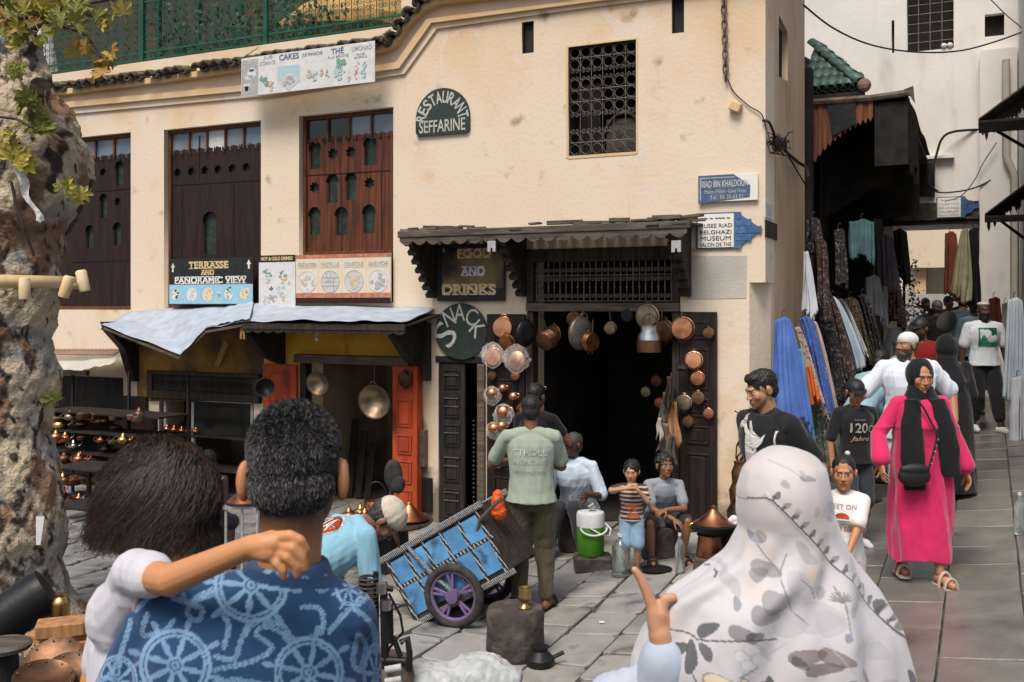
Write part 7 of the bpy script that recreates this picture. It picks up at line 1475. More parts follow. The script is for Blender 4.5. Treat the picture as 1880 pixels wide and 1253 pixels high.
for m_ in lmats: b_ = m_.node_tree.nodes['Principled BSDF']; b_.inputs['Transmission Weight'].default_value = .15
lme = []
for s_ in range(3):
    for m_ in lmats: me = leaf_mesh(s_); me.materials.append(m_); lme.append(me)
rs = random.Random(12)
cl = [((35, 45), (45, 40), 34, (0, 1, 2)), ((120, 30), (60, 22), 26, (0, 1)), ((75, 15), (50, 16), 16, (0, 1)), ((155, 95), (22, 18), 5, (0, 2)), ((195, 115), (24, 16), 6, (0, 2)), ((180, 125), (12, 20), 3, (2,)), ((215, 20), (22, 10), 3, (0,)), ((55, 195), (28, 20), 12, (1,)), ((75, 225), (20, 20), 9, (1,)), ((15, 265), (20, 26), 9, (0,)), ((40, 290), (16, 16), 5, (0,)), ((128, 345), (20, 14), 5, (0, 1)), ((140, 375), (12, 10), 2, (0,)), ((98, 735), (5, 6), 2, (1,)), ((28, 130), (16, 14), 6, (1,))]
for (cx_, cy_), (sx, sy), n, ms in cl:
    for k in range(int(n*1.35)):
        px, py = cx_+rs.gauss(0, sx*.55), cy_+rs.gauss(0, sy*.6); Yl = 6.85+rs.uniform(-.18, .12) if py < 160 else 6.95; o = bpy.data.objects.new('leaf', lme[rs.randrange(3)*3+rs.choice(ms)]); COL.objects.link(o); o.parent = tr; o.location = at(px, py, Yl)-T0
        s_ = rs.uniform(.062, .105); o.scale = (s_, s_, s_); o.rotation_euler = (R(90)+rs.gauss(0, .6), rs.uniform(-2.2, 2.2), rs.gauss(0, .6))
rl = node('spotlight_ring', 'cream metal ring with small spotlights clamped around the tree trunk', 'light ring', (T0.x, T0.y, at(40, 517, 7.0).z)); rr = .62
n = 40; vs = []; 
for k in range(n+1): a = 2*PI*k/n; vs += [(rr*math.cos(a), rr*math.sin(a), -.045), (rr*math.cos(a), rr*math.sin(a), .045)]
MB().add(vs, [(2*k, 2*k+2, 2*k+3, 2*k+1) for k in range(n)]).build('ring', M['cream_paint'], rl, smooth=True, solid=.012, auto=False)
for px, py, rz in ((45, 530, 0), (122, 527, 18), (152, 516, -12)):
    c_ = at(px, py, 6.88 if px < 140 else 7.0)-rl.location; ax = Matrix.Rotation(R(rz), 3, 'Y'); MB().lathe([(0, -.075), (.034, -.075), (.038, -.06), (.038, .065), (.03, .075), (0, .075)], 18, c_, ax).build('spotlight', M['cream_paint'], rl, smooth=True)
MB().bar(at(135, 522, 6.95)-rl.location, at(150, 522, 7.0)-rl.location, .02, .02).build('arm', M['cream_paint'], rl)
pp = node('torn_paper', 'torn white plastic strip hanging on the tree trunk below the upper leaves', 'plastic strip', at(45, 360, 7.02)); MB().grid(lambda s, t: (-.08+.16*t+.05*s+.02*math.sin(t*9), -.02*math.sin(s*3+t*7), .18-.36*t+.01*math.sin(s*9)), 5, 10).build('sheet', M['paper'], pp, solid=.002)
pp = node('torn_paper', 'small scrap of white paper stuck low on the tree trunk', 'paper', at(74, 975, 7.0)); MB().grid(lambda s, t: (-.03+.06*s*(1-t*.5), .0, .1-.2*t), 3, 6).build('sheet', M['paper'], pp, solid=.002)
# ================================================================ people in the square and the alley
TAN = (.36, .175, .09); TAN2 = (.42, .22, .12); BRN = (.17, .075, .04); DBR = (.085, .04, .024); BLK = (.012, .010, .009)
def px_print(fn): return fn
# man in the green T-shirt, back turned
f = figure(on_ground(975, 8.0), 176, 1.76, 'man in washed green T-shirt and olive trousers seen from behind at the copper pans', head=(8, 0, 0), Lh=(.20, -.34, 1.14), Rh=(-.10, -.36, 1.12), Lp=(.8, .5, -.6), Rp=(-.7, .5, -.6), Lf=(.10, .03, .085), Rf=(-.12, -.03, .085), build=1.08, toe=(12, -14))
skin_body(f, BRN, .0065, beard=(BLK, .3)); hair_cap(f, BLK, r=(.079, .097, .084), rough=.003)
sh = tee(f, (.29, .35, .275), .007, ease=.016, hem=-.10, sleeve=.75, seed=2, wr=.009, belly=1.05)
for me in [text_mesh('STROLL', 0, 1.28, .27, .052, 0), text_mesh('AEGNIC HT7', 0, 1.205, .27, .036, 0), text_mesh('BEYOND SIDE', 0, 1.13, .24, .028, 0)]:
    me.transform(Matrix.Rotation(PI, 4, 'Z')); decal(f.o, sh, [me], M['paper'], direction=(0, -1, 0), cuts=3, off=.007)
trousers(f, (.075, .066, .038), .007, seed=3, wr=.011, ease=.022); sandals(f, (.03, .025, .02), 1)
# companion half hidden behind him
f = figure(on_ground(984, 9.6), 150, 1.72, 'dark-haired person in black half hidden behind the man in the green T-shirt', head=(5, 0, 0), Lh=(.15, -.3, 1.1), Rh=(-.12, -.32, 1.1), Rp=(-.9, .3, -.5))
skin_body(f, BRN, .009); hair_cap(f, BLK); tee(f, (.009, .009, .010), .01); trousers(f, (.02, .02, .025), .01); shoes(f, (.02, .02, .02), .01)
f_gl = MB(); 
for q in (-1, 1): f_gl.tube([f.HM @ V(q*.03+.022*math.cos(t), -.09, .085+.018*math.sin(t)) for t in [2*PI*i/12 for i in range(12)]], .003, 4, closed=True)
f_gl.tube([f.HM @ V(-.008, -.09, .085), f.HM @ V(.008, -.09, .085)], .003, 4); tag(f_gl.build('sunglasses', M['steel'], f.o), kind='stuff')
# old man seated
p = on_ground(1062, 9.85); stool(p, .2, .34, 'dark stool under the seated old man')
f = figure(p, -20, 1.70, 'old man in a pale blue shirt sitting in the shade of the doorway', hips=(0, .0, .42), lean=22, head=(-6, 0, -25), Lh=(.22, -.42, .62), Rh=(-.18, -.46, .62), Lf=(.16, -.42, .09), Rf=(-.16, -.42, .09), build=1.05)
skin_body(f, DBR, .008, hair=(.1, .1, .1)); hair_cap(f, (.05, .048, .045), r=(.079, .096, .08)); tee(f, (.46, .54, .62), .008, ease=.03, hem=-.1, sleeve=.9, seed=8, wr=.012); trousers(f, (.03, .03, .035), .010); shoes(f, (.02, .02, .02), .010)
# small boy, hands at his mouth
f = figure(on_ground(1160, 8.75), -8, .95, 'small boy in a brown striped T-shirt and denim shorts with his hands at his mouth', kid=True, hs=.84, head=(4, 0, -6), Lh=(.055, -.17, .765), Rh=(-.045, -.18, .775), Lp=(.5, -.2, -.8), Rp=(-.9, -.1, -.15), build=1.12, toe=(15, -10), hand_pose={1: (.9, (.5, -1, .2), (-.4, .1, .9)), -1: (.9, (-.5, -1, .2), (.5, .2, .6))})
skin_body(f, TAN2, .0055, hair=BLK); hair_cap(f, BLK, r=(.085, .1, .088), low=1, curly=.004)
def stripes(co, no, rgb):
    z = co[:, 2]; s = np.sin(z*2*PI/.036); rgb[s > .35] = (.42, .38, .33); m = (np.abs(co[:, 0]) < .07)*(co[:, 1] < 0)*(z > .50)*(z < .62); rgb[m & (wob(co, 60, 3) > 0)] = (.35, .10, .05); return rgb
tee(f, (.07, .025, .02), .0055, ease=.010, hem=-.12, sleeve=.8, pfn=stripes, wr=.004); trousers(f, (.20, .31, .42), .006, end=.48, ease=.016, wr=.005); shoes(f, (.03, .03, .035), .006, sole=(.5, .5, .5))
# older boy sitting
p = on_ground(1213, 9.0); q_ = p+V(.02, .22, 0)
stool(q_, .17, .28, 'dark block under the sitting boy in grey')
f = figure(q_, 6, 1.36, 'curly-haired boy in a grey T-shirt sitting with his arms on his knees', kid=True, hips=(0, 0, .37), lean=28, head=(-8, 0, 8), Lh=(-.03, -.36, .50), Rh=(.03, -.38, .42), Lp=(.8, .1, -.4), Rp=(-.8, .1, -.4), Lf=(.15, -.27, .065), Rf=(-.13, -.24, .065), Lk=(.35, -1, .4), Rk=(-.3, -1, .4), toe=(10, -8), hs=.92, dirs={1: (0, -.3, 1), -1: (0, -.3, 1)})
skin_body(f, (.22, .10, .05), .0055); hair_cap(f, BLK, r=(.088, .102, .092), curly=.008, rough=.008); tee(f, (.24, .27, .30), .006, ease=.014, hem=-.1, sleeve=.72, wr=.006); trousers(f, (.025, .028, .03), .007, end=.42, ease=.02); sandals(f, (.035, .03, .028), 2)
# man in black with a basketball print, in profile
f = figure(on_ground(1416, 6.4), -62, 1.94, 'dark-haired man in a black T-shirt with a white basketball player print, looking down', head=(16, 0, -12), lean=4, Lh=(.27, .06, .98), Rh=(-.20, -.02, .95), Lp=(.5, 1.2, 0), Rp=(-.3, .9, 0), build=1.0)
skin_body(f, TAN2, .005, beard=((.05, .03, .02), .35)); hair_cap(f, BLK, .006, r=(.080, .100, .086), rough=.006, extra=[('ell', (0, -.02, .09), (.06, .075, .035))])
sh = tee(f, (.013, .013, .015), .007, ease=.022, sleeve=.72, hem=-.14, seed=5, wr=.010)
W_ = f.sp(0, 0, 0); zc = 1.46
pl = [[(-.10+.045*math.cos(t), zc+.08+.045*math.sin(t)) for t in [2*PI*i/18 for i in range(18)]], [(-.07, zc+.05), (-.04, zc-.0), (-.045, zc-.06), (-.06, zc-.30), (.07, zc-.30), (.06, zc-.08), (.10, zc-.04), (.12, zc+.02), (.09, zc-.01), (.03, zc+.03), (-.01, zc+.09), (-.03, zc+.085), (.0, zc+.02), (-.03, zc+.04), (-.06, zc+.075)], [(.16, zc-.12), (.175, zc-.05), (.175, zc+.04), (.168, zc+.04), (.165, zc-.05), (.15, zc-.12)]]
for o_ in pl: decal(f.o, sh, [plate_mesh('print', [o_], .002, 0)], M['white_paint'], direction=(0, 1, 0), cuts=5)
trousers(f, (.03, .035, .045), .009); shoes(f, (.03, .03, .03), .009)
# boy with black cap and JAHRE shirt
f = figure(on_ground(1570, 8.75), 10, 1.49, 'boy in a black cap and black T-shirt printed 120 JAHRE under the bearded man\'s hand', kid=True, hs=.95, head=(14, 0, -12), Lh=(.22, -.02, .74), Rh=(-.24, -.05, .72), Lp=(.5, .7, 0), Rp=(-.5, .7, 0), Lf=(.08, .03, .07), Rf=(-.09, -.08, .07))
skin_body(f, (.30, .14, .07), .0055); hair_cap(f, (.012, .012, .014), .006, r=(.084, .103, .080), rough=.001, name='cap'); brim(f, (.012, .012, .014))
sh = tee(f, (.014, .014, .016), .0065, ease=.020, sleeve=.85, hem=-.18, wr=.007)
for t_, cx_, cz_, w, h, m, sr in (('120', -.025, 1.055, .15, .085, 'white_paint', 0), ('Jahre', -.01, .955, .17, .05, 'gold_letter', .3), ('WIR SIND', -.02, 1.125, .10, .012, 'faded_grey', 0)): decal(f.o, sh, [text_mesh(t_, cx_, cz_, w, h, 0, shear=sr, bold=.015)], M[m], cuts=3)
decal(f.o, sh, [plate_mesh('print', [[(.09+.032*math.cos(t), 1.045+.032*math.sin(t)) for t in [2*PI*i/16 for i in range(16)]], [(.09+.022*math.cos(t), 1.045+.022*math.sin(t)) for t in [2*PI*i/16 for i in range(16)]]], .002, 0)], M['gold_letter'], cuts=2)
trousers(f, (.035, .04, .05), .008, end=.55, ease=.02); shoes(f, (.5, .5, .5), .008)
# bearded man with white crochet cap
f = figure(on_ground(1668, 9.25), -6, 1.84, 'bearded man in a white T-shirt and white crocheted cap holding the boy', head=(-2, 0, -58), Lh=(.40, -.05, .98), Rh=(-.54, -.22, 1.13), Lp=(.6, .6, 0), Rp=(-.5, .3, -.7), build=1.22, dirs={-1: (0, -.4, 1)})
GB = (.035, .03, .028)
skin_body(f, (.33, .155, .08), .006, hair=GB, beard=(GB, .9)); s = f.hs; P = lambda x, y, z: f.HM @ V(x*s, y*s, z*s)
me = grow([('ell', P(0, -.058, -.088), (.052*s, .040*s, .040*s), f.HM.to_3x3()), ('ell', P(0, -.052, -.125), (.042*s, .035*s, .045*s), f.HM.to_3x3()), ('ell', P(.05, -.01, -.06), (.018*s, .03*s, .045*s), f.HM.to_3x3()), ('ell', P(-.05, -.01, -.06), (.018*s, .03*s, .045*s), f.HM.to_3x3())], .005, 2); co, no = get_co(me); set_co(me, co+no*(wob(co, 160, 2)*.006)[:, None]); finish(me, 'beard', M['hair'], np.tile(np.array(GB), (len(co), 1))*(1+.6*wob(co, 260, 3))[:, None], f.o)
def crochet(co, no, rgb): w = np.sin(co[:, 2]*420)*np.sin(np.arctan2(co[:, 1]-f.headc.y, co[:, 0]-f.headc.x)*22); rgb[w > .3] = (.42, .43, .44); return rgb
me = grow([('ell', P(0, .018, .052), (.084*s, .101*s, .074*s), f.HM.to_3x3())], .005, 1); co, no = get_co(me); rgb = crochet(co, no, np.tile(np.array((.62, .63, .62)), (len(co), 1))); finish(me, 'cap', M['cloth'], rgb, f.o)
hair_cap(f, (.04, .035, .03), .007, r=(.079, .09, .06), c=(0, .03, .01), rough=.004)
tee(f, (.60, .64, .70), .007, ease=.034, sleeve=.85, hem=-.35, seed=9, wr=.012); trousers(f, (.50, .53, .56), .009, ease=.03); shoes(f, (.3, .3, .3), .009)
# woman in pink
f = figure(on_ground(1690, 7.7), 2, 1.70, 'woman in a bright pink dress and long black headscarf walking down the alley', female=True, head=(8, 0, -4), Lh=(.33, -.08, .80), Rh=(-.37, -.16, .90), Lp=(.6, .6, 0), Rp=(-.6, .6, 0), Lf=(.06, -.20, .082), Rf=(-.10, .16, .10), build=1.08, toe=(6, -8), hs=1.08, dirs={1: (1, 0, 0), -1: (-1, 0, .1)})
skin_body(f, (.40, .19, .10), .0048, lip=(.30, .09, .07), closed=False)
H = f.H; PK = (.52, .013, .09); it = [('loft', torso_rings(f, .03, .0, .98, 1.25, 1.1, 1.08))]
a_, d_ = V(1, 0, 0), V(0, 1, 0); it.append(('loft', [(V(-.02, -.02, .16), .215, .23, a_, d_), (V(-.01, -.02, .40), .235, .21, a_, d_), (V(0, -.01, .70), .23, .19, a_, d_), (V(0, 0, .95), .225, .17, a_, d_), (V(0, 0, 1.12), .205, .15, a_, d_), (V(0, 0, 1.25), .19, .14, a_, d_)]))
for q in (1, -1):
    it += [('cone', f.sh[q]-V(q*.05, 0, 0), .065, f.sh[q], .062), ('cone', f.sh[q], .058, f.el[q], .056), ('cone', f.el[q], .058, f.el[q].lerp(f.wr[q], .8), .070), ('cone', f.el[q].lerp(f.wr[q], .85), .05, f.el[q].lerp(f.wr[q], .95), .035)]
def pinkf(co, no, rgb):
    z = co[:, 2]; a = np.arctan2(co[:, 1], co[:, 0]); return rgb
me = grow(it, .0075, 6); co, no = get_co(me); a = np.arctan2(co[:, 1]+.01, co[:, 0]); z = co[:, 2]; lowf = np.clip((1.15-z)/.5, 0, 1)
dsp = .022*lowf*np.sin(a*5+2*np.sin(z*2.3)+.8*np.sin(a*3+z*4))+.005*lowf*np.sin(a*13+3*np.sin(z*4+a*2))+.007*wob(co*np.array((1, 1, .5)), 24, 4)+.006*np.exp(-((z-1.17)/.015)**2)
co = co+no*dsp[:, None]; keep = co[:, 2]; co[:, 2] = np.where(z < .5, z+(.02*np.sin(a*3+1)+.04*co[:, 0]/.25*0)*np.clip((.5-z)/.3, 0, 1), z); set_co(me, co)
finish(me, 'dress', M['silk'], np.tile(np.array(PK), (len(co), 1))*(1+.08*wob(co, 9, 3))[:, None], f.o)
s = f.hs; P = lambda x, y, z: f.HM @ V(x*s, y*s, z*s); Rm = f.HM.to_3x3(); n0 = f.neck0
it = [('ell', P(0, .028, .018), (.097*s, .108*s, .118*s), Rm), ('ell', P(0, .02, -.09), (.085*s, .085*s, .06*s), Rm), ('loft', [(n0+V(0, -.02, .07), .085, .085, a_, d_), (n0+V(0, -.02, .0), .12, .095, a_, d_), (n0+V(0, -.02, -.07), .18, .10, a_, d_), (n0+V(0, -.01, -.14), .20, .115, a_, d_), (n0+V(0, .02, -.22), .19, .10, a_, d_)])]
def drape(pts): return ('loft', [(V(*p[:3]), p[3], p[4], a_, d_) for p in pts])
z0 = n0.z
it += [drape([(-.11, -.10, z0-.02, .06, .03), (-.135, -.155, z0-.20, .085, .03), (-.145, -.185, z0-.40, .095, .028), (-.14, -.20, z0-.60, .09, .026), (-.13, -.20, z0-.70, .085, .02)]), drape([(.08, -.10, z0-.02, .06, .03), (.105, -.155, z0-.20, .085, .03), (.135, -.18, z0-.38, .085, .028), (.15, -.185, z0-.55, .08, .024), (.155, -.18, z0-.60, .07, .02)])]
me = grow(it, .0065, 5); co, no = get_co(me); set_co(me, co+no*(wob(co*np.array((1, 1, .3)), 30, 6)*.007)[:, None]); finish(me, 'headscarf', M['cloth'], np.tile(np.array((.010, .010, .011)), (len(co), 1)), f.o)
sandals(f, (.55, .42, .33), 2)
bg = node('shoulder_bag', 'small black shoulder bag hanging at the hip of the woman in pink', 'bag', f.o.location+V(-.155, -.265, .83))
me = grow([('ell', V(0, 0, 0), (.125, .045, .085)), ('ell', V(0, -.01, .05), (.115, .04, .045))], .006, 3); co, no = get_co(me); finish(me, 'body', M['hair'], np.tile(np.array((.012, .012, .013)), (len(co), 1)), bg)
MB().tube([(.11, 0, .06), (.15, .01, .18), (.19, .03, .30), (.10, .07, .50), (.02, .12, .62)], .008, 6).build('strap', M['black_metal'], bg, smooth=True)
for k in range(5): MB().sphere((.125+.012*k, -.012, .09+.045*k), .010, 6, 5).build('stud', M['steel'], bg)
# little girl
f = figure(on_ground(1549, 6.3), -24, 1.27, 'little girl in a white T-shirt with a red sun print and tied-back hair, mouth open', kid=True, female=True, hs=.93, head=(3, 0, 4), Lh=(.04, -.26, .70), Rh=(-.16, -.24, .68), Lp=(.9, .5, -.2), Rp=(-.6, .6, 0), build=.95, dirs={1: (0, -.5, 1)})
skin_body(f, (.42, .20, .10), .0048, lip=(.35, .10, .08)); hair_cap(f, BLK, .006, r=(.080, .098, .084), rough=.002, c=(0, .022, .040), extra=[('ell', (0, .10, .06), (.035, .04, .035))])
MB().sphere(f.HM @ V(.02, .10, .105), .018, 8, 6).build('hair_clip', M['white_paint'], f.o, smooth=True)
def girl(co, no, rgb): return rgb
sh = tee(f, (.66, .62, .60), .0055, ease=.018, sleeve=.72, hem=-.2, wr=.006)
pr = lambda me, m: decal(f.o, sh, [me], M[m], cuts=3)
pr(text_mesh('MEET ON', -.0, .975, .17, .028, 0), 'faded_grey'); pr(text_mesh('THE SEA', -.0, .835, .15, .028, 0, bold=.02), 'faded_red')
pr(plate_mesh('print', [[(.045*math.cos(t), .905+.032*math.sin(t)) for t in [PI*i/12 for i in range(13)]]], .002), 'door_red'); pr(plate_mesh('print', [[(-.06, .89), (.06, .89), (.055, .88), (-.055, .88)]], .002), 'faded_grey'); pr(plate_mesh('print', [[(-.06, .87), (.06, .87), (.045, .862), (-.045, .862)]], .002), 'pale_teal')
for q in (1, -1):
    e = f.sh[q].lerp(f.el[q], .74); dr = (f.el[q]-f.sh[q]).normalized(); aa, bb = frame_of(dr); MB().tube([e+dr*.03+(aa*math.cos(t)+bb*math.sin(t))*.050 for t in [2*PI*i/16 for i in range(16)]], .006, 5, closed=True).build('sleeve_trim', M['pale_pink'], f.o, smooth=True)
trousers(f, (.5, .42, .42), .007, end=.5, ease=.02); shoes(f, (.6, .6, .58), .007)
# white T-shirt man with the green print
f = figure(on_ground(1806, 13.5), -3, 1.80, 'bald bearded man in a white T-shirt with a green square print and dark harem trousers', head=(0, 0, 0), Lh=(.33, -.02, .80), Rh=(-.29, .05, .82), Lp=(.5, .8, 0), Rp=(-.5, .8, 0), Lf=(.13, -.22, .09), Rf=(-.10, .10, .09), build=1.12, toe=(18, -5))
skin_body(f, DBR, .009, beard=(BLK, .95)); hair_cap(f, (.55, .5, .45), r=(.077, .095, .035), c=(0, .015, .092), rough=.001, name='cap')
P = lambda x, y, z: f.HM @ V(x, y, z); me = grow([('ell', P(0, -.05, -.095), (.05, .045, .05), f.HM.to_3x3())], .008, 2); co, no = get_co(me); finish(me, 'beard', M['hair'], np.tile(np.array(BLK), (len(co), 1)), f.o)
sh = tee(f, (.62, .66, .70), .009, ease=.022, sleeve=.75, hem=-.22, wr=.009); decal(f.o, sh, [plate_mesh('print', [[(-.12, 1.16), (.12, 1.16), (.12, 1.41), (-.12, 1.41)]], .002)], mat('print_green', (.01, .13, .07), .7, col2=(.05, .22, .14), scale=60, lo=.45, hi=.6, bump=0, stretch=(.4, 1, 1.5)), cuts=5)
trousers(f, (.018, .018, .02), .010, end=.86, ease=.035); shoes(f, (.62, .62, .6), .008, g=.012, sole=(.6, .6, .58))
# man in red
f = figure(on_ground(1692, 11.6), -32, 1.80, 'man in a dark red T-shirt and black cap in the crowd behind the bearded man', head=(10, 0, -20), build=1.1)
skin_body(f, BRN, .010, beard=(BLK, .8)); hair_cap(f, (.02, .02, .02), .009, name='cap', rough=.001); brim(f, (.02, .02, .02)); tee(f, (.17, .010, .012), .010); trousers(f, (.03, .03, .04), .012); shoes(f, (.03, .03, .03), .012)
# woman in black abaya
f = figure(on_ground(1738, 10.2), 178, 1.66, 'woman in a full black robe and scarf walking away behind the woman in pink', female=True, build=1.2, Lh=(.2, -.2, .9), Rh=(-.2, -.2, .9))
skin_body(f, BRN, .012); H = f.H; it = [('loft', torso_rings(f, .04)), ('loft', [(V(0, 0, .05), .30, .27, a_, d_), (V(0, 0, .5), .27, .22, a_, d_), (V(0, 0, .9), .25, .19, a_, d_), (V(0, 0, 1.2), .2, .15, a_, d_)]), ('ell', f.HM @ V(0, .012, .01), (.105, .12, .13)), ('cone', f.neck0, .11, f.neck0-V(0, 0, .2), .19)]
for q in (1, -1): it += [('cone', f.sh[q], .075, f.el[q], .085), ('cone', f.el[q], .085, f.wr[q], .09)]
cloth_part(f, 'robe', it, .011, (.010, .010, .011), .012, 16, 4)
# two men bending over the cloths on the left
f = figure(on_ground(1583, 10.3), 120, 1.72, 'dark-haired man in a light blue shirt bending towards the hanging cloths', lean=38, head=(25, 0, 0), Lh=(.15, -.5, .9), Rh=(-.15, -.5, .9), hips=(0, .1))
skin_body(f, DBR, .010); hair_cap(f, BLK, .009); tee(f, (.26, .42, .48), .010, ease=.03, hem=-.2, long=True); trousers(f, (.03, .03, .04), .012); shoes(f, (.02, .02, .02), .012)
f = figure(on_ground(1612, 11.2), 60, 1.74, 'bald man in a grey-blue shirt stooping behind the boy with the cap', lean=26, head=(20, 0, 0), Lh=(.15, -.4, 1.0), Rh=(-.15, -.4, 1.0))
skin_body(f, (.16, .07, .04), .010); tee(f, (.20, .28, .31), .010, ease=.03, hem=-.2, long=True); trousers(f, (.03, .03, .04), .012); shoes(f, (.02, .02, .02), .012)
# far crowd in the passage
for px, Y, hd, top, hr, lab, Hh in ((1659, 15.5, 170, (.30, .33, .38), (.3, .3, .3), 'grey-haired man in a pale grey shirt far down the alley', 1.7), (1720, 16.5, 180, (.02, .02, .02), (.12, .1, .09), 'stooped figure in black walking away far down the alley', 1.75), (1768, 15.8, 175, (.05, .07, .09), (.02, .02, .02), 'dark-clad man far down the alley carrying a grey sack', 1.86), (1790, 14.9, 168, (.34, .48, .58), (.03, .03, .03), 'man in a light blue shirt just behind the bald bearded man', 1.78), (1742, 18.5, 5, (.12, .1, .1), (.02, .02, .02), 'small far figure in the middle of the passage', 1.7), (1700, 19.5, 5, (.2, .2, .22), (.02, .02, .02), 'distant figure near the cloth-hung wall of the passage', 1.66)):
    f = figure(on_ground(px, Y), hd, Hh, lab, Lh=(.24, -.1, .9), Rh=(-.24, -.12, .9)); skin_body(f, BRN, .014); hair_cap(f, hr, .012); tee(f, top, .013, ease=.02, long=True); trousers(f, (.03, .03, .035), .014); shoes(f, (.03, .03, .03), .014)
# boy with the drum
p = on_ground(378, 9.6); stool(p, .18, .35, 'low seat under the boy in the dark jersey')
f = figure(p, 28, 1.42, 'boy in a dark sleeveless jersey with a white letter M sitting over a small drum', kid=True, hips=(0, 0, .42), lean=20, head=(25, 0, -20), Lh=(.06, -.38, .52), Rh=(-.12, -.38, .55), Lf=(.15, -.35, .07), Rf=(-.15, -.35, .07), Lk=(.3, -1, .4), Rk=(-.3, -1, .4))
skin_body(f, DBR, .008); hair_cap(f, BLK, .008, curly=.006); sh = cloth_part(f, 'jersey', [('loft', torso_rings(f, .012, -.1, .98))], .007, (.045, .035, .075), .005)
decal(f.o, sh, [text_mesh('M', .02, .66, .16, .13, 0, bold=.03)], M['white_paint'], direction=(0, 1, 0), cuts=3); MB().tube([f.sp(.10*math.cos(t)*1.3, .07*math.sin(t)-.01, f.Lsp*.93+.03) for t in [2*PI*i/20 for i in range(20)]], .006, 5, closed=True).build('neck_trim', M['white_paint'], f.o)
trousers(f, (.02, .02, .03), .009, end=.5, ease=.02); shoes(f, (.05, .05, .05), .009)
dm = node('drum', 'small brown hand drum with pale bands on the lap of the boy in the jersey', 'drum', p+V(-.16, -.38, .50), R(15))
MB().lathe([(0, -.16), (.085, -.16), (.09, 0), (.10, .16), (0, .165)], 20, m=Matrix.Rotation(R(80), 3, 'Y')).build('shell', M['wood_tan'], dm, smooth=True)
for k in (-.10, .02, .13): MB().lathe([(.094, k-.008), (.101, k), (.099, k+.008)], 20, m=Matrix.Rotation(R(80), 3, 'Y')).build('band', M['paper'], dm)
# hunched man with the pale cap
f = figure(on_ground(556, 5.5), 125, 1.74, 'man in a light blue shirt and pale cap bending low over his work', hips=(.0, .10, .93), lean=60, head=(62, 0, -38), Lh=(.15, -.30, .55), Rh=(-.18, -.34, .60), Lp=(.9, .1, 0), Rp=(-.9, .1, 0), Lf=(.14, .1, .083), Rf=(-.14, .1, .083), build=1.05, dirs={1: (0, -1, 0), -1: (0, -1, 0)})
f.headc += V(.05, -.05, -.07); f.HM.translation = f.headc
skin_body(f, (.20, .10, .055), .005, hair=BLK, beard=((.03, .02, .02), .4))
hair_cap(f, (.03, .028, .026), .006, r=(.080, .098, .07), c=(0, .03, .02), rough=.004)
s = f.hs; P = lambda x, y, z: f.HM @ V(x*s, y*s, z*s)
me = grow([('ell', P(0, .018, .062), (.088*s, .106*s, .078*s), f.HM.to_3x3())], .0045, 2); co, no = get_co(me); w = wob(co, 40, 3); set_co(me, co+no*(w*.004)[:, None]); rgb = np.tile(np.array((.50, .44, .36)), (len(co), 1)); rgb *= (1-.25*np.clip(wob(co, 30, 8), 0, 1))[:, None]; finish(me, 'cap', M['cloth'], rgb, f.o)
brim(f, (.10, .045, .022), .08, c=(0, -.085, .03), tilt=-20)
sh = tee(f, (.22, .42, .52), .0055, ease=.022, hem=-.1, sleeve=.85, seed=6, wr=.009)
# red collar and the oval patch on the upper back
nb = f.T @ V(0, 1, 0); pc = f.sp(.0, 0, f.Lsp*.72)
def on_back(me, m, sz):
    me.transform(Matrix(((1, 0, 0, 0), (0, 0, 1, 0), (0, 1, 0, 0), (0, 0, 0, 1)))); return me
ax_u, ax_v = f.T @ V(1, 0, 0), f.T @ V(0, 0, 1)
def backprint(outl, m, lift):
    me = plate_mesh('print', outl, .0015) if not isinstance(outl, bpy.types.Mesh) else outl
    co = np.empty(len(me.vertices)*3); me.vertices.foreach_get('co', co); co = co.reshape(-1, 3); A = np.array([list(-ax_u), list(-nb), list(ax_v)]); me.vertices.foreach_set('co', (co@A+np.array(pc)).ravel()); decal(f.o, sh, [me], M[m] if isinstance(m, str) else m, direction=tuple(-nb), off=lift, cuts=4)
ov = lambda a, b: [[(-.04+a*math.cos(t), b*math.sin(t)) for t in [2*PI*i/30 for i in range(30)]]]
backprint(ov(.155, .105), 'white_paint', .002); backprint(ov(.145, .095), 'door_red', .005); backprint(text_mesh('TRIA', -.04, 0, .22, .10, 0, bold=.02), 'white_paint', .008)
MB().tube([f.sp(.105*math.cos(t), .062*math.sin(t)-.005, f.Lsp*.985+.012+.012*math.sin(t)) for t in [2*PI*i/24 for i in range(24)]], .011, 6, closed=True).build('collar', mat('collar_red', (.28, .02, .03), .8), f.o, smooth=True)
trousers(f, (.03, .035, .05), .008); shoes(f, (.04, .03, .03), .008)
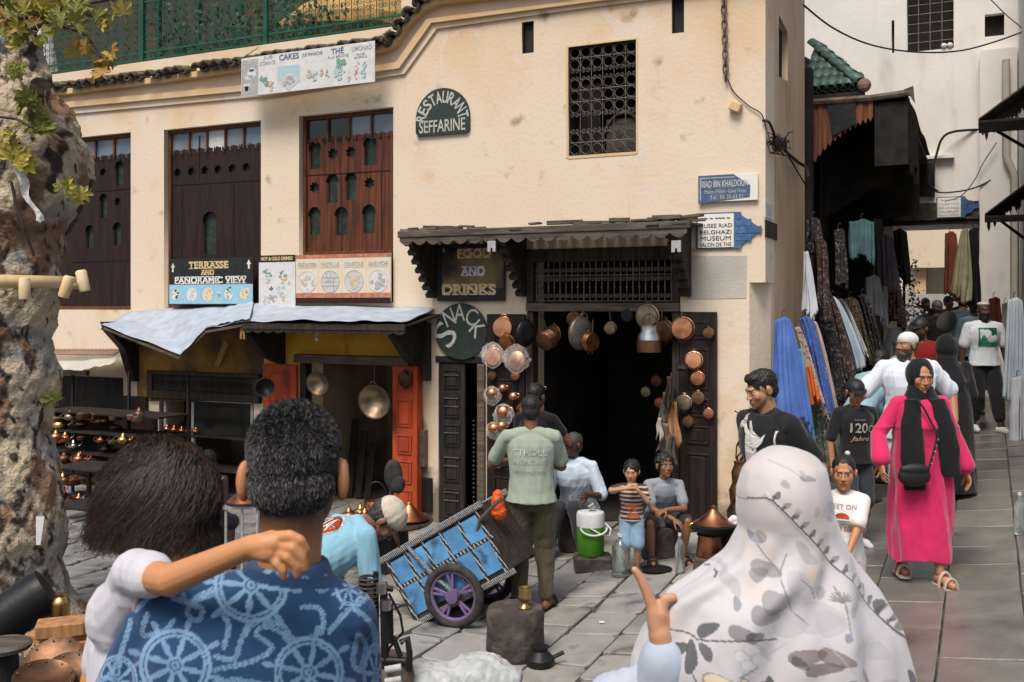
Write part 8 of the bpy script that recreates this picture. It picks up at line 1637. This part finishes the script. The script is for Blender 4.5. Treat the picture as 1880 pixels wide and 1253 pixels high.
# ================================================================ the three people in the foreground
def pxy(co_world): return 940+F*co_world[:, 0]/co_world[:, 1], 560-F*(co_world[:, 2]-EYE)/co_world[:, 1]
def wheel(px, py, cx, cy, Rr, rot=0.0, sq=1.0):
    dx, dy = (px-cx)/sq, py-cy; r = np.hypot(dx, dy); a = np.arctan2(dy, dx)-rot; m = np.zeros_like(r)
    m = np.maximum(m, (np.abs(r-Rr*.93) < Rr*.055)*1.); m = np.maximum(m, (np.abs(r-Rr*.80) < Rr*.045)*.9); m = np.maximum(m, (r < Rr*.24)*.85); m[(np.abs(r-Rr*.14) < Rr*.022)] = .1; m[r < Rr*.05] = .1
    k = np.round(a/(PI/4)); da = np.abs(a-k*PI/4)*r; t = np.clip((r-Rr*.22)/(Rr*.58), 0, 1); wd = Rr*(.045+.035*np.sin(PI*t)); m = np.maximum(m, ((da < wd)*(r > Rr*.2)*(r < Rr*.82))*.9); t2 = (r-Rr)/(Rr*.34); wd2 = Rr*(.045+.04*np.sin(PI*np.clip(t2, 0, 1))); m = np.maximum(m, ((da < wd2)*(t2 > -.05)*(t2 < 1))*.8); return m
def rope(px, py, pts, w=5.0):
    P = [Vector((p[0], p[1], 0)) for p in pts]; S = []
    for i in range(len(P)-1):
        p0 = P[max(i-1, 0)]; p1 = P[i]; p2 = P[i+1]; p3 = P[min(i+2, len(P)-1)]
        for k in range(6): t = k/6; S.append(0.5*((2*p1)+(p2-p0)*t+(2*p0-5*p1+4*p2-p3)*t*t+(-p0+3*p1-3*p2+p3)*t**3))
    S.append(P[-1]); m = np.zeros_like(px); best = np.full_like(px, 1e9); L = 0
    for a, b in zip(S[:-1], S[1:]):
        d = b-a; l = max(d.length, 1e-3); ux, uy = d.x/l, d.y/l; qx, qy = px-a.x, py-a.y; t = np.clip(qx*ux+qy*uy, 0, l); dist = np.hypot(qx-ux*t, qy-uy*t); side = qx*-uy+qy*ux; upd = dist < best; best = np.where(upd, dist, best); m = np.where(upd, (dist < w)*(.35+.6*(np.sin((L+t)*1.05+side*.55) > -.2)), m); L += l
    return m
def strands(name, par, pts_fn, n, m, colfn, seed=0):
    rs = np.random.RandomState(seed); vs = []; fs = []; cs = []
    for i in range(n):
        P, w = pts_fn(rs)
        if P is None: continue
        b = len(vs); c = colfn(rs); k = len(P)
        for j, p in enumerate(P):
            d = (P[min(j+1, k-1)]-P[max(j-1, 0)]); sd_ = np.cross(d, np.array((0, -1., .2))); l = np.linalg.norm(sd_); sd_ = sd_/l if l > 1e-9 else np.array((1., 0, 0)); ww = w*(1-.75*j/(k-1)); vs += [p-sd_*ww, p+sd_*ww]; cs += [c, c]
        fs += [(b+2*j, b+2*j+1, b+2*j+3, b+2*j+2) for j in range(k-1)]
    me = bpy.data.meshes.new(name); me.from_pydata([tuple(v) for v in vs], [], fs); o = finish(me, name, m, np.array(cs), par); return tag(o, kind='stuff')
# ---- grey-haired man
YM = 1.83; px0 = 440; base = V((px0-940)/F*YM, YM, 0); gz = ground(base.x, base.y); base.z = gz; Hm = (2.455-155/F*YM)-gz+.008
fm = figure(base, 180, Hm, 'man with cropped greying hair and a navy ship-wheel T-shirt seen from behind', side=-10, twist=6, hs=1.09, head=(4, 0, 4), Lh=(.36, -.30, 1.02), Rh=(-.16, -.16, .95), Lp=(.9, .5, -.3), Rp=(-.1, .9, 0), build=.72)
S1 = (.44, .19, .085)
ears = [('ell', fm.HM @ V(q*.088, .022, -.008), (.013, .020, .038), fm.HM.to_3x3() @ Matrix.Rotation(R(-22*q), 3, 'Z')) for q in (1, -1)]
_l = lambda px, py, Y: (lambda w: V(-(w.x-base.x), -(w.y-base.y), w.z-base.z))(at(px, py, Y))
fm.neck0 = _l(528, 1075, YM); fm.sh[1] = _l(285, 1130, 1.84); fm.sh[-1] = _l(640, 1128, 1.86); fm.el[1] = _l(215, 1340, 1.84); fm.wr[1] = _l(300, 1420, 2.0); fm.el[-1] = _l(645, 1420, 1.9); fm.wr[-1] = _l(600, 1600, 1.8)
fh_ = body_items(fm)+ears+[('cone', fm.neck0+V(0, -.005, .0), .057, fm.HM @ V(0, .032, -.06), .058)]
me = grow(fh_, .0042, 3, .4); co, no = get_co(me); rgb = head_paint(co, fm.HM, fm.hs, S1)
Hi = np.array(fm.HM.inverted()); p = (co@Hi[:3, :3].T+Hi[:3, 3])/fm.hs; fade = np.clip((p[:, 2]+.118)/.06, 0, 1)*(p[:, 1] > -.035)*(np.abs(p[:, 0]) < .076)*(p[:, 2] < .1); fade *= .92; rgb = rgb*(1-fade[:, None])+np.array((.022, .018, .016))*fade[:, None]; rgb *= (1+.05*wob(co, 40, 3))[:, None]; finish(me, 'body', M['skin'], rgb, fm.o)
hc = [('ell', fm.HM @ V(0, .020, .044), (.083, .108, .087), fm.HM.to_3x3()), ('ell', fm.HM @ V(0, .050, -.012), (.078, .070, .060), fm.HM.to_3x3()), ('ell', fm.HM @ V(0, .047, -.038), (.050, .040, .036), fm.HM.to_3x3())]
me = grow(hc, .004, 2); co, no = get_co(me); set_co(me, co+no*(wob(co, 170, 3)*.0028-.004)[:, None]); p = (co@Hi[:3, :3].T+Hi[:3, 3])/fm.hs; lowm = np.clip((.01-p[:, 2])/.07, 0, 1)[:, None]
rgb = np.tile(np.array((.016, .015, .016)), (len(co), 1))*(1+.6*wob(co, 260, 7))[:, None]; finish(me, 'hair', M['hair'], rgb, fm.o); hco, hno = co.copy(), no.copy(); HP = p.copy(); idx = np.where(p[:, 1] > -.06)[0]
def short(rs):
    i = idx[rs.randint(len(idx))]; q = HP[i]; c = hco[i]; n_ = hno[i]; top = np.clip((q[2]-.03)/.08, 0, 1); L = .005+.009*top+rs.uniform(0, .005); dn = np.array((0, 0, -1.))+rs.normal(size=3)*(.35+.9*top); t = dn-n_*np.dot(dn, n_); t /= max(np.linalg.norm(t), 1e-6)
    a = .35+.5*top; P = [c-n_*.004]; cur = c; 
    for j in range(3): d = n_*a+t*(1-a)*1.2+rs.normal(size=3)*.25*top; cur = cur+d/np.linalg.norm(d)*L/3; P.append(cur.copy()); a *= .6
    short.g = q; return P, .00065
def shortc(rs): q = short.g; s_ = np.clip(abs(q[0])/.075, 0, 1)**2; g = rs.rand() < (.14+.50*s_); return np.array((.13, .125, .12))*rs.uniform(.7, 1.5) if g else np.array((.010, .0095, .0105))*rs.uniform(.6, 1.8)
strands('hair_strands', fm.o, short, 24000, M['hair'], shortc, 3)
it = [('loft', [(_l((a_ + b_)/2, y_, YM+.0), (b_-a_)/2000, d_, V(1, 0, 0), V(0, 1, 0)) for y_, a_, b_, d_ in ((1900, 260, 640, .12), (1600, 240, 650, .125), (1400, 235, 665, .13), (1253, 232, 672, .132), (1180, 250, 668, .125), (1135, 285, 655, .112), (1100, 335, 635, .098), (1076, 385, 622, .088), (1056, 430, 610, .082), (1040, 448, 604, .078), (1030, 454, 600, .076))])]
it += [('cone', _l(480, 1082, YM), .042, _l(300, 1130, YM), .056), ('cone', _l(585, 1086, YM), .040, _l(640, 1134, YM), .052)]
for q in (1, -1): e = fm.sh[q].lerp(fm.el[q], .85); it.append(('cone', fm.sh[q]-V(0, 0, .02), .055, e, .062))
me = grow(it, .0034, 8); co, no = get_co(me); w = wob(co*np.array((1, 1, .6)), 9, 2, 3); set_co(me, co+no*(.0055*w)[:, None]); co, no = get_co(me); Wm = np.array(Matrix.Translation(base) @ Matrix.Rotation(PI, 4, 'Z')); cw = co@Wm[:3, :3].T+Wm[:3, 3]
px, py = pxy(cw); navy = np.array((.018, .052, .125)); rgb = np.tile(navy, (len(co), 1))*(1+.12*wob(co, 14, 4))[:, None]; back = cw[:, 1] < YM+.06
pt = np.zeros(len(co))
for (cx, cy, r_, ro, sq) in ((461, 1075, 70, .1, 1), (322, 1222, 68, .3, 1), (567, 1235, 66, .2, 1), (641, 1080, 34, .5, .75), (215, 1250, 48, .2, .8), (690, 1240, 60, .1, .4)): pt = np.maximum(pt, wheel(px, py, cx, cy, r_, ro, sq))
for pts in ([(330, 1085), (345, 1105), (365, 1095), (395, 1080)], [(250, 1120), (290, 1085), (320, 1098), (350, 1110), (372, 1120), (362, 1140), (345, 1130), (352, 1108), (395, 1090)], [(395, 1205), (430, 1210), (445, 1170), (475, 1140), (520, 1150), (540, 1175), (590, 1160), (588, 1120), (555, 1115)], [(395, 1230), (460, 1215), (500, 1190), (470, 1165), (490, 1150), (530, 1170)], [(605, 1160), (640, 1120), (665, 1105), (690, 1080)], [(655, 1175), (648, 1215), (660, 1230), (672, 1190), (660, 1165), (655, 1175)], [(560, 1062), (590, 1085), (605, 1070), (600, 1060)], [(240, 1140), (225, 1190), (205, 1235), (180, 1253)], [(395, 1253), (440, 1250), (500, 1260)], [(655, 1120), (684, 1150), (690, 1200)], [(270, 1130), (262, 1165), (300, 1160), (318, 1140)], [(405, 1120), (420, 1150), (410, 1190)]): pt = np.maximum(pt, rope(px, py, pts))
pt *= back; pt *= (.82+.18*wob(co, 60, 9)); rgb = rgb*(1-pt[:, None])+np.array((.20, .34, .50))*pt[:, None]
collar = (np.abs(((co-np.array(fm.neck0))@np.array(fm.T @ V(0, 0, 1)))-.028) < .009)*(np.hypot(co[:, 0]-fm.neck0.x, co[:, 1]-fm.neck0.y) < .105); rgb[collar] = navy*.8
finish(me, 'shirt', M['cloth'], rgb, fm.o); trousers(fm, (.03, .035, .05), .014); shoes(fm, (.04, .04, .04), .012)
# ---- child on his arm
YC = 1.98; bc = V((268-940)/F*YC, YC, 0)
nz = at(290, 1050, YC).z; Hc = 1.22; Lsp_ = .285*Hc; hipz = nz-Lsp_-.03
wr = at(462, 1003, 1.64)-bc; wl_ = V(-wr.x, -wr.y, wr.z)
fc_ = figure(bc, 180, Hc, 'child with dark bobbed hair in a white T-shirt, carried, one arm round the man\'s neck', kid=True, hips=(.02, .02, hipz), side=-6, twist=-42, lean=8, hs=.98, head=(6, 0, -22), Lh=(.10, -.28, nz-.22), Rh=tuple(wl_), Rp=(-.2, .3, -1), Lf=(.20, -.34, hipz-.36), Rf=(-.02, -.36, hipz-.36), Lk=(.4, -1, .2), Rk=(-.1, -1, .3), build=1.0, hand_pose={-1: (.42, (0, 1, .35), (-.90, .0, -.40))})
def loc_(px, py, Y): w = at(px, py, Y)-bc; return V(-w.x, -w.y, w.z)
fc_.sh[-1] = loc_(250, 1052, 1.85); fc_.el[-1] = loc_(312, 1066, 1.72); fc_.wr[-1] = loc_(462, 1003, 1.63)
_hi = hand_items; hand_items = lambda *a, **k: [] if (Vector(a[0])-fc_.wr[-1]).length < .02 else _hi(*a, **k); bi = body_items(fc_); hand_items = _hi; C = lambda *P: [('cone', loc_(*a), ra, loc_(*b), rb) for (a, ra), (b, rb) in zip(P[:-1], P[1:])]
h1, h2 = 1.622, 1.612
bi += C(((462, 1003, 1.63), .019), ((490, 1000, 1.622), .020), ((508, 996, h1), .017))+C(((468, 1008, 1.63), .018), ((492, 1012, 1.622), .020), ((506, 1016, h1), .0145))+C(((506, 988, h1), .0115), ((532, 984, h2), .0095), ((551, 992, h2), .0085), ((562, 1010, 1.618), .0070))+C(((512, 999, h1), .0115), ((537, 1006, h2-.004), .0098), ((554, 1024, h2), .0086), ((559, 1044, 1.616), .0070))+C(((510, 1011, h1), .011), ((528, 1023, h2-.004), .0095), ((543, 1040, h2), .0083), ((545, 1056, 1.616), .0068))+C(((500, 1020, h1), .0105), ((508, 1034, h2), .0088), ((519, 1048, h2), .0076), ((521, 1060, 1.616), .0062))+C(((478, 994, 1.64), .013), ((500, 984, 1.645), .010))
me = grow(bi+[('cone', fc_.el[-1], .028, fc_.wr[-1].lerp(fc_.el[-1], .3), .0215), ('cone', fc_.wr[-1].lerp(fc_.el[-1], .3), .0215, fc_.wr[-1], .019)], .0030, 2, .4); co, no = get_co(me); rgb = head_paint(co, fc_.HM, fc_.hs, (.52, .24, .105)); rgb *= (1+.05*wob(co, 30, 3))[:, None]; finish(me, 'body', M['skin'], rgb, fc_.o)
it = [('loft', torso_rings(fc_, .022, -.25, .96, 1.12, 1.25, 1.1))]
for q in (1, -1): it += [('cone', fc_.neck0-V(0, 0, .02), .042, fc_.sh[q], .042), ('cone', fc_.sh[q], .043, fc_.sh[q].lerp(fc_.el[q], .52 if q < 0 else .8), .042)]
it += [('cone', loc_(262, 1085, 1.95), .075, fc_.sh[-1], .043), ('cone', loc_(230, 1130, 1.95), .08, loc_(255, 1085, 1.88), .05)]
cloth_part(fc_, 'shirt', it, .0038, (.50, .49, .53), .0075, 16, 3, 7, fold=(1, 1, .7)); trousers(fc_, (.05, .06, .1), .01)
HMc = fc_.HM; hc0 = np.array(HMc @ V(0, .02, .01)); 
me = grow([('ell', HMc @ V(0, .020, .035), (.088, .104, .098), HMc.to_3x3()), ('ell', HMc @ V(0, .045, -.035), (.086, .072, .060), HMc.to_3x3())], .006, 3); co, no = get_co(me); set_co(me, co+no*(wob(co*np.array((1, 1, .4)), 50, 3)*.006)[:, None]); finish(me, 'hair', M['hair'], np.tile(np.array((.009, .007, .006)), (len(co), 1)), fc_.o)
Hr = np.array(HMc.to_3x3())
def bob(rs):
    ph = rs.uniform(0, 2*PI); fr_ = math.sin(ph)   # +: back
    if fr_ < -.72: return None, 0
    t0 = rs.uniform(.05, .9); P = []; R0 = 1.0+rs.uniform(0, .12); cl_ = math.floor(ph*7)+37*math.floor(rs.uniform(0, 3)); wv = (cl_*2.4) % 6.28+rs.normal()*.25; wa = .007+.010*((cl_*.618) % 1); L = rs.uniform(1.8, 2.35)-.25*(fr_ < 0); k = 11; dr = rs.uniform(-.25, .25); fly = rs.rand() < .10
    for j in range(k):
        t = t0+(L-t0)*j/(k-1); a = ph+dr*(t-t0); s = math.sin(min(t, 1.75)); x = .089*R0*s*math.cos(a); y = .108*R0*s*math.sin(a)+.02; z = .114*R0*math.cos(min(t, 1.57))-(max(0, t-1.57)*.135); q = (t-t0)/2
        x += wa*math.sin(t*6.5+wv)*(.5+q)+(.012*(t-1.6) if t > 1.6 else 0)*math.cos(a); y += wa*math.cos(t*6+wv)*(.5+q); 
        if fly: x *= 1+.12*q; y *= 1+.12*q; z += .008*math.sin(t*5+wv)
        P.append(Hr@np.array((x, y, z+.025))+np.array(HMc.translation))
    return P, .0008
strands('hair_strands', fc_.o, bob, 13000, M['hair'], lambda rs: np.array((.020, .011, .007))*rs.uniform(.4, 1.5) if rs.rand() < .85 else np.array((.055, .026, .013)), 5)
# ---- woman in the flowered headscarf
YW = 2.1; bw_ = V((1440-940)/F*YW, YW, 0); bw_.z = ground(bw_.x, bw_.y); topz = at(1440, 838, YW).z; Hw = topz-bw_.z
fw_ = figure(bw_, 180, Hw, 'woman under a white flower-printed headscarf seen from behind, pointing with her left hand', female=True, hs=.98, head=(4, 0, 8), Lh=tuple((lambda w: (-(w.x-bw_.x), -(w.y-bw_.y), w.z-bw_.z))(at(1222, 1150, 2.02))), Rh=(-.20, -.25, .9), Lp=(.7, .3, -.9), build=1.0, hand_pose={1: (.06, (.15, 1, .2), (.40, -.06, .91))})
LW = lambda px, py, Y=2.04: (lambda w: V(-(w.x-bw_.x), -(w.y-bw_.y), w.z-bw_.z))(at(px, py, Y))
fw_.wr[1] = LW(1222, 1200); fw_.el[1] = LW(1185, 1420, 2.1)
_hi = hand_items; hand_items = lambda *a, **k: [] if (Vector(a[0])-fw_.wr[1]).length < .02 else _hi(*a, **k)
pts_h = body_items(fw_); hand_items = _hi; cc = lambda a, ra, b, rb: ('cone', LW(*a), ra, LW(*b), rb)
pts_h += [cc((1222, 1205), .024, (1212, 1165), .025), cc((1224, 1160, 2.05), .021, (1212, 1128, 2.04), .019), cc((1206, 1150), .020, (1200, 1120), .016), cc((1200, 1122), .0135, (1188, 1088), .0112), cc((1188, 1088), .0112, (1176, 1062), .0098), cc((1176, 1062), .0098, (1165, 1046), .0080), cc((1212, 1130), .014, (1222, 1100), .0115), cc((1222, 1100), .0115, (1236, 1098), .010)]
me = grow(pts_h, .0045, 3, .4); co, no = get_co(me); rgb = head_paint(co, fw_.HM, fw_.hs, (.50, .26, .15)); finish(me, 'body', M['skin'], rgb, fw_.o)
SL = [(821, 1428), (826, 1405), (837, 1386), (858, 1365), (895, 1353), (937, 1352), (966, 1356), (1000, 1342), (1020, 1330), (1053, 1287), (1065, 1266), (1095, 1221), (1153, 1190), (1207, 1170), (1253, 1166), (1420, 1150), (1560, 1140)]
SR = [(821, 1452), (826, 1475), (837, 1497), (858, 1515), (908, 1524), (937, 1527), (970, 1539), (1012, 1559), (1090, 1605), (1144, 1638), (1207, 1656), (1253, 1667), (1420, 1690), (1560, 1700)]
nr, na = 430, 540; rowy = np.concatenate([[820.3], 820.8+np.linspace(0, 1, nr-1)**1.12*(1560-820.8)]); xl = np.interp(rowy, *zip(*SL)); xr = np.interp(rowy, *zip(*SR)); kk = np.ones(9)/9
for A_ in (xl, xr): A_[6:-6] = np.convolve(A_, kk, 'same')[6:-6]
th = np.linspace(0, 2*PI, na, endpoint=False); cx = (xl+xr)/2; hw_ = (xr-xl)/2; dep = np.interp(rowy, [820, 823, 840, 870, 930, 980, 1050, 1150, 1560], [.01, .035, .075, .105, .115, .10, .125, .155, .19]); dep = np.concatenate([dep[:4], np.convolve(np.pad(dep[4:], 20, 'edge'), np.ones(41)/41, 'valid')]); X = (cx[:, None]+hw_[:, None]*np.cos(th)-940)/F*YW; Yw = YW+.0+dep[:, None]*np.sin(th); Z = np.repeat((EYE+(560-rowy)/F*YW)[:, None], na, 1)
co = np.stack([X, Yw, Z], -1).reshape(-1, 3); scx = (cx-940)/F*YW
co[:, 0] = np.repeat(scx, na)+(co[:, 0]-np.repeat(scx, na))
fx, fy = pxy(co*np.array((1, 0, 1))+np.array((0, YW, 0))); rows = np.repeat(rowy, na); ang = np.tile(th, nr); low = np.clip((rows-960)/120, 0, 1)
fold = .013*low*np.sin(ang*7+2*np.sin(rows*.012)+(rows-900)*.006)+.005*low*np.sin(ang*15+rows*.015)+.008*wob(co*np.array((1, 1, .6)), 11, 3, 3)*(.3+low)+.0022*wob(co*np.array((1, 1, .5)), 45, 7, 2)
s_line = lambda x: 902+(x-1395)*(1162-902)/(1640-1395)
ridge = np.exp(-((fy-s_line(fx))/5.0)**2)*(fx > 1385)*.0016
nrm = np.stack([np.cos(ang)*.8, np.sin(ang), np.zeros_like(ang)], 1); co2 = co+nrm*(fold+ridge)[:, None]
me = bpy.data.meshes.new('headscarf'); me.from_pydata((co2-np.array(bw_)).tolist(), [], [(i*na+k, (i+1)*na+k, (i+1)*na+(k+1) % na, i*na+(k+1) % na) for i in range(nr-1) for k in range(na)]+[tuple(range(na))])
me.transform(Matrix.Rotation(PI, 4, 'Z')); x_, y_ = fx, fy; bk = (np.sin(ang) < .25)
rgb = np.tile(np.array((.50, .485, .50)), (len(co), 1)); n1 = wob(co, 14, 20, 3); n2 = wob(co, 8, 22, 2); n3 = wob(co, 70, 23, 2)
def lay(m, c, a=1.0):
    global rgb
    m = np.clip(m, 0, 1)[:, None]*a; rgb = rgb*(1-m)+np.array(c)*m
lay((n2-.1)*2, (.50, .45, .46), .5); lay((n1-.35)*5, (.44, .43, .46), .4); lay((wob(co, 10, 25)-.35)*5, (.56, .46, .40), .45)
def petal(cx, cy, rx, ry, ang_, c, a=.8, edge=None):
    t = R(ang_); dx, dy = x_-cx, y_-cy; u = dx*math.cos(t)+dy*math.sin(t); v = -dx*math.sin(t)+dy*math.cos(t); f = (u/rx)**2+(v/ry*(1+.35*u/rx))**2; m = (f < 1+.10*n3)*bk*1.; lay(m, c, a*(1))
    if edge is not None: lay(((f < 1.05)*(f > .80))*bk*1., edge, .7)
def stem(pts, w, c, a=.8):
    best = np.full_like(x_, 1e9)
    for (a0, b0), (a1, b1) in zip(pts[:-1], pts[1:]): dx, dy = a1-a0, b1-b0; l = math.hypot(dx, dy); t = np.clip(((x_-a0)*dx+(y_-b0)*dy)/l/l, 0, 1); best = np.minimum(best, np.hypot(x_-a0-dx*t, y_-b0-dy*t))
    lay((best < w)*bk*1., c, a)
DK, GY, LG, BR_, CRM, BL_ = (.035, .038, .045), (.17, .165, .175), (.36, .35, .37), (.13, .09, .085), (.60, .48, .32), (.16, .20, .28)
stem([(1362, 906), (1385, 900), (1397, 903), (1455, 962), (1520, 1032), (1560, 1073), (1605, 1122), (1640, 1165)], 1.6, DK, .85)
for k in range(15): t = k/14; cx_, cy_ = 1400+t*215, 900+t*228; petal(cx_+5, cy_-7, 7, 4.5, -60+30*(k % 2), GY if k % 2 else DK, .75); petal(cx_-1, cy_-2, 3.5, 3.5, 0, DK, .8)
stem([(1362, 908), (1350, 912)], 1.3, GY); stem([(1399, 838), (1430, 850), (1455, 868)], 1.2, LG)
for q in ((1460, 866, 15, 5, 10, GY, .7), (1452, 859, 8, 4, 50, LG, .8), (1419, 875, 8, 6, 40, GY, .5), (1439, 920, 7, 6, 20, LG, .7), (1474, 923, 5, 9, 10, LG, .8), (1512, 922, 8, 16, -30, BR_, .35), (1505, 940, 9, 5, 20, BR_, .4), (1374, 975, 11, 8, 30, BL_, .6), (1366, 970, 5, 6, 0, BL_, .8), (1383, 970, 7, 10, -20, GY, .6), (1386, 1024, 24, 13, 10, GY, .65), (1372, 1032, 16, 10, -25, GY, .6), (1449, 990, 9, 20, -25, LG, .8), (1462, 1005, 12, 8, 30, LG, .7), (1436, 1040, 20, 18, 0, LG, .5), (1457, 1022, 9, 7, 0, CRM, .5), (1466, 1030, 8, 10, 20, CRM, .6), (1397, 1071, 25, 18, -10, GY, .62), (1377, 1093, 24, 14, 8, GY, .75), (1430, 1072, 20, 16, 0, LG, .6), (1417, 1110, 32, 20, 0, LG, .5), (1482, 1062, 9, 11, 0, GY, .45), (1545, 1022, 10, 12, 20, LG, .7), (1562, 1045, 14, 10, 30, LG, .6), (1532, 1094, 9, 9, 0, LG, .8), (1472, 1100, 40, 24, 0, LG, .5), (1490, 1110, 24, 20, 0, LG, .5), (1514, 1132, 7, 7, 0, BL_, .8), (1327, 1048, 10, 24, -20, LG, .7), (1331, 1080, 7, 10, 0, GY, .7), (1306, 1045, 4, 4, 0, DK, .9), (1281, 1123, 23, 9, -28, DK, .85), (1226, 1167, 22, 10, -28, DK, .85), (1253, 1173, 12, 26, 5, DK, .85), (1279, 1158, 9, 15, -30, DK, .8), (1219, 1190, 16, 6, 35, GY, .8), (1337, 1121, 22, 11, 4, GY, .85), (1357, 1126, 15, 9, -15, DK, .7), (1575, 1066, 7, 12, -35, BR_, .7), (1600, 1103, 7, 12, 0, DK, .8), (1628, 1138, 9, 6, 60, DK, .7), (1350, 1152, 22, 13, -30, LG, .5), (1370, 1160, 18, 10, 40, LG, .5), (1445, 1160, 34, 12, -8, BR_, .75), (1495, 1165, 34, 12, 18, BR_, .7), (1470, 1180, 34, 10, -5, BR_, .8), (1430, 1170, 16, 8, 30, DK, .6), (1555, 1205, 20, 8, 55, BR_, .7), (1378, 1228, 12, 32, 8, DK, .85), (1375, 1215, 17, 10, 10, BR_, .8), (1440, 1215, 40, 6, -10, BR_, .6), (1435, 1248, 22, 5, -30, DK, .8), (1484, 1238, 14, 8, 0, GY, .7), (1520, 1240, 28, 8, 10, BR_, .6), (1645, 1232, 5, 24, -15, DK, .85), (1232, 1245, 22, 16, 10, LG, .7), (1590, 1170, 18, 14, 30, LG, .4), (1605, 1225, 16, 9, 0, LG, .6), (1560, 1260, 25, 12, 0, GY, .6)): petal(*q)
for q in ((1300, 1205, 30, 11, 10), (1325, 1232, 11, 30, 12), (1343, 1222, 10, 28, -12), (1310, 1235, 28, 10, 30), (1322, 1250, 26, 10, -10), (1340, 1245, 9, 26, 30)): petal(*q, CRM, .8, BR_)
for q in ((1352, 1148), (1335, 1160), (1362, 1165), (1345, 1175)): petal(*q, 14, 9, 30, (.58, .57, .58), .8, LG)
for pts, w, c in (([(1208, 1133), (1262, 1142), (1300, 1138), (1350, 1130), (1392, 1134)], 1.6, DK), ([(1255, 1195), (1264, 1215)], 1.3, DK), ([(1375, 985), (1405, 1030), (1412, 1060), (1422, 1088)], 1.2, GY), ([(1405, 1030), (1420, 995)], 1.2, GY), ([(1440, 1035), (1458, 1050), (1470, 1072)], 1.2, GY), ([(1505, 1052), (1515, 1080), (1518, 1125)], 1.2, GY), ([(1425, 1090), (1450, 1110)], 1.0, GY), ([(1330, 1194), (1358, 1178)], 1.4, BL_), ([(1335, 1186), (1342, 1190)], 1.2, BL_), ([(1343, 1180), (1352, 1186)], 1.2, BL_), ([(1372, 1165), (1408, 1140)], 1.2, LG), ([(1480, 1140), (1520, 1190)], 1., LG), ([(1395, 1253), (1430, 1215), (1520, 1200)], 1.5, BR_), ([(1168, 1230), (1172, 1253)], 2., DK)): stem(pts, w, c)
for k in range(9): t = R(-90+(k-4)*20); stem([(1511, 1076), (1511+16*math.cos(t), 1076+16*math.sin(t))], 1.3, GY)
sc = finish(me, 'headscarf', M['silk'], rgb, fw_.o)
M['silk'].node_tree.nodes['Principled BSDF'].inputs['Roughness'].default_value = .8
shp = tee(fw_, (.36, .42, .50), .009, ease=.03, hem=-.3, long=True)
me = grow([('cone', LW(1190, 1330, 2.1), .09, LW(1182, 1240, 2.06), .030), ('cone', LW(1182, 1240, 2.06), .030, LW(1135, 1300, 2.08), .075)], .006, 3); co, no = get_co(me); set_co(me, co+no*(wob(co*np.array((1, 1, .4)), 34, 3)*.007)[:, None]); finish(me, 'sleeve', M['cloth'], np.tile(np.array((.40, .45, .52)), (len(co), 1)), fw_.o)
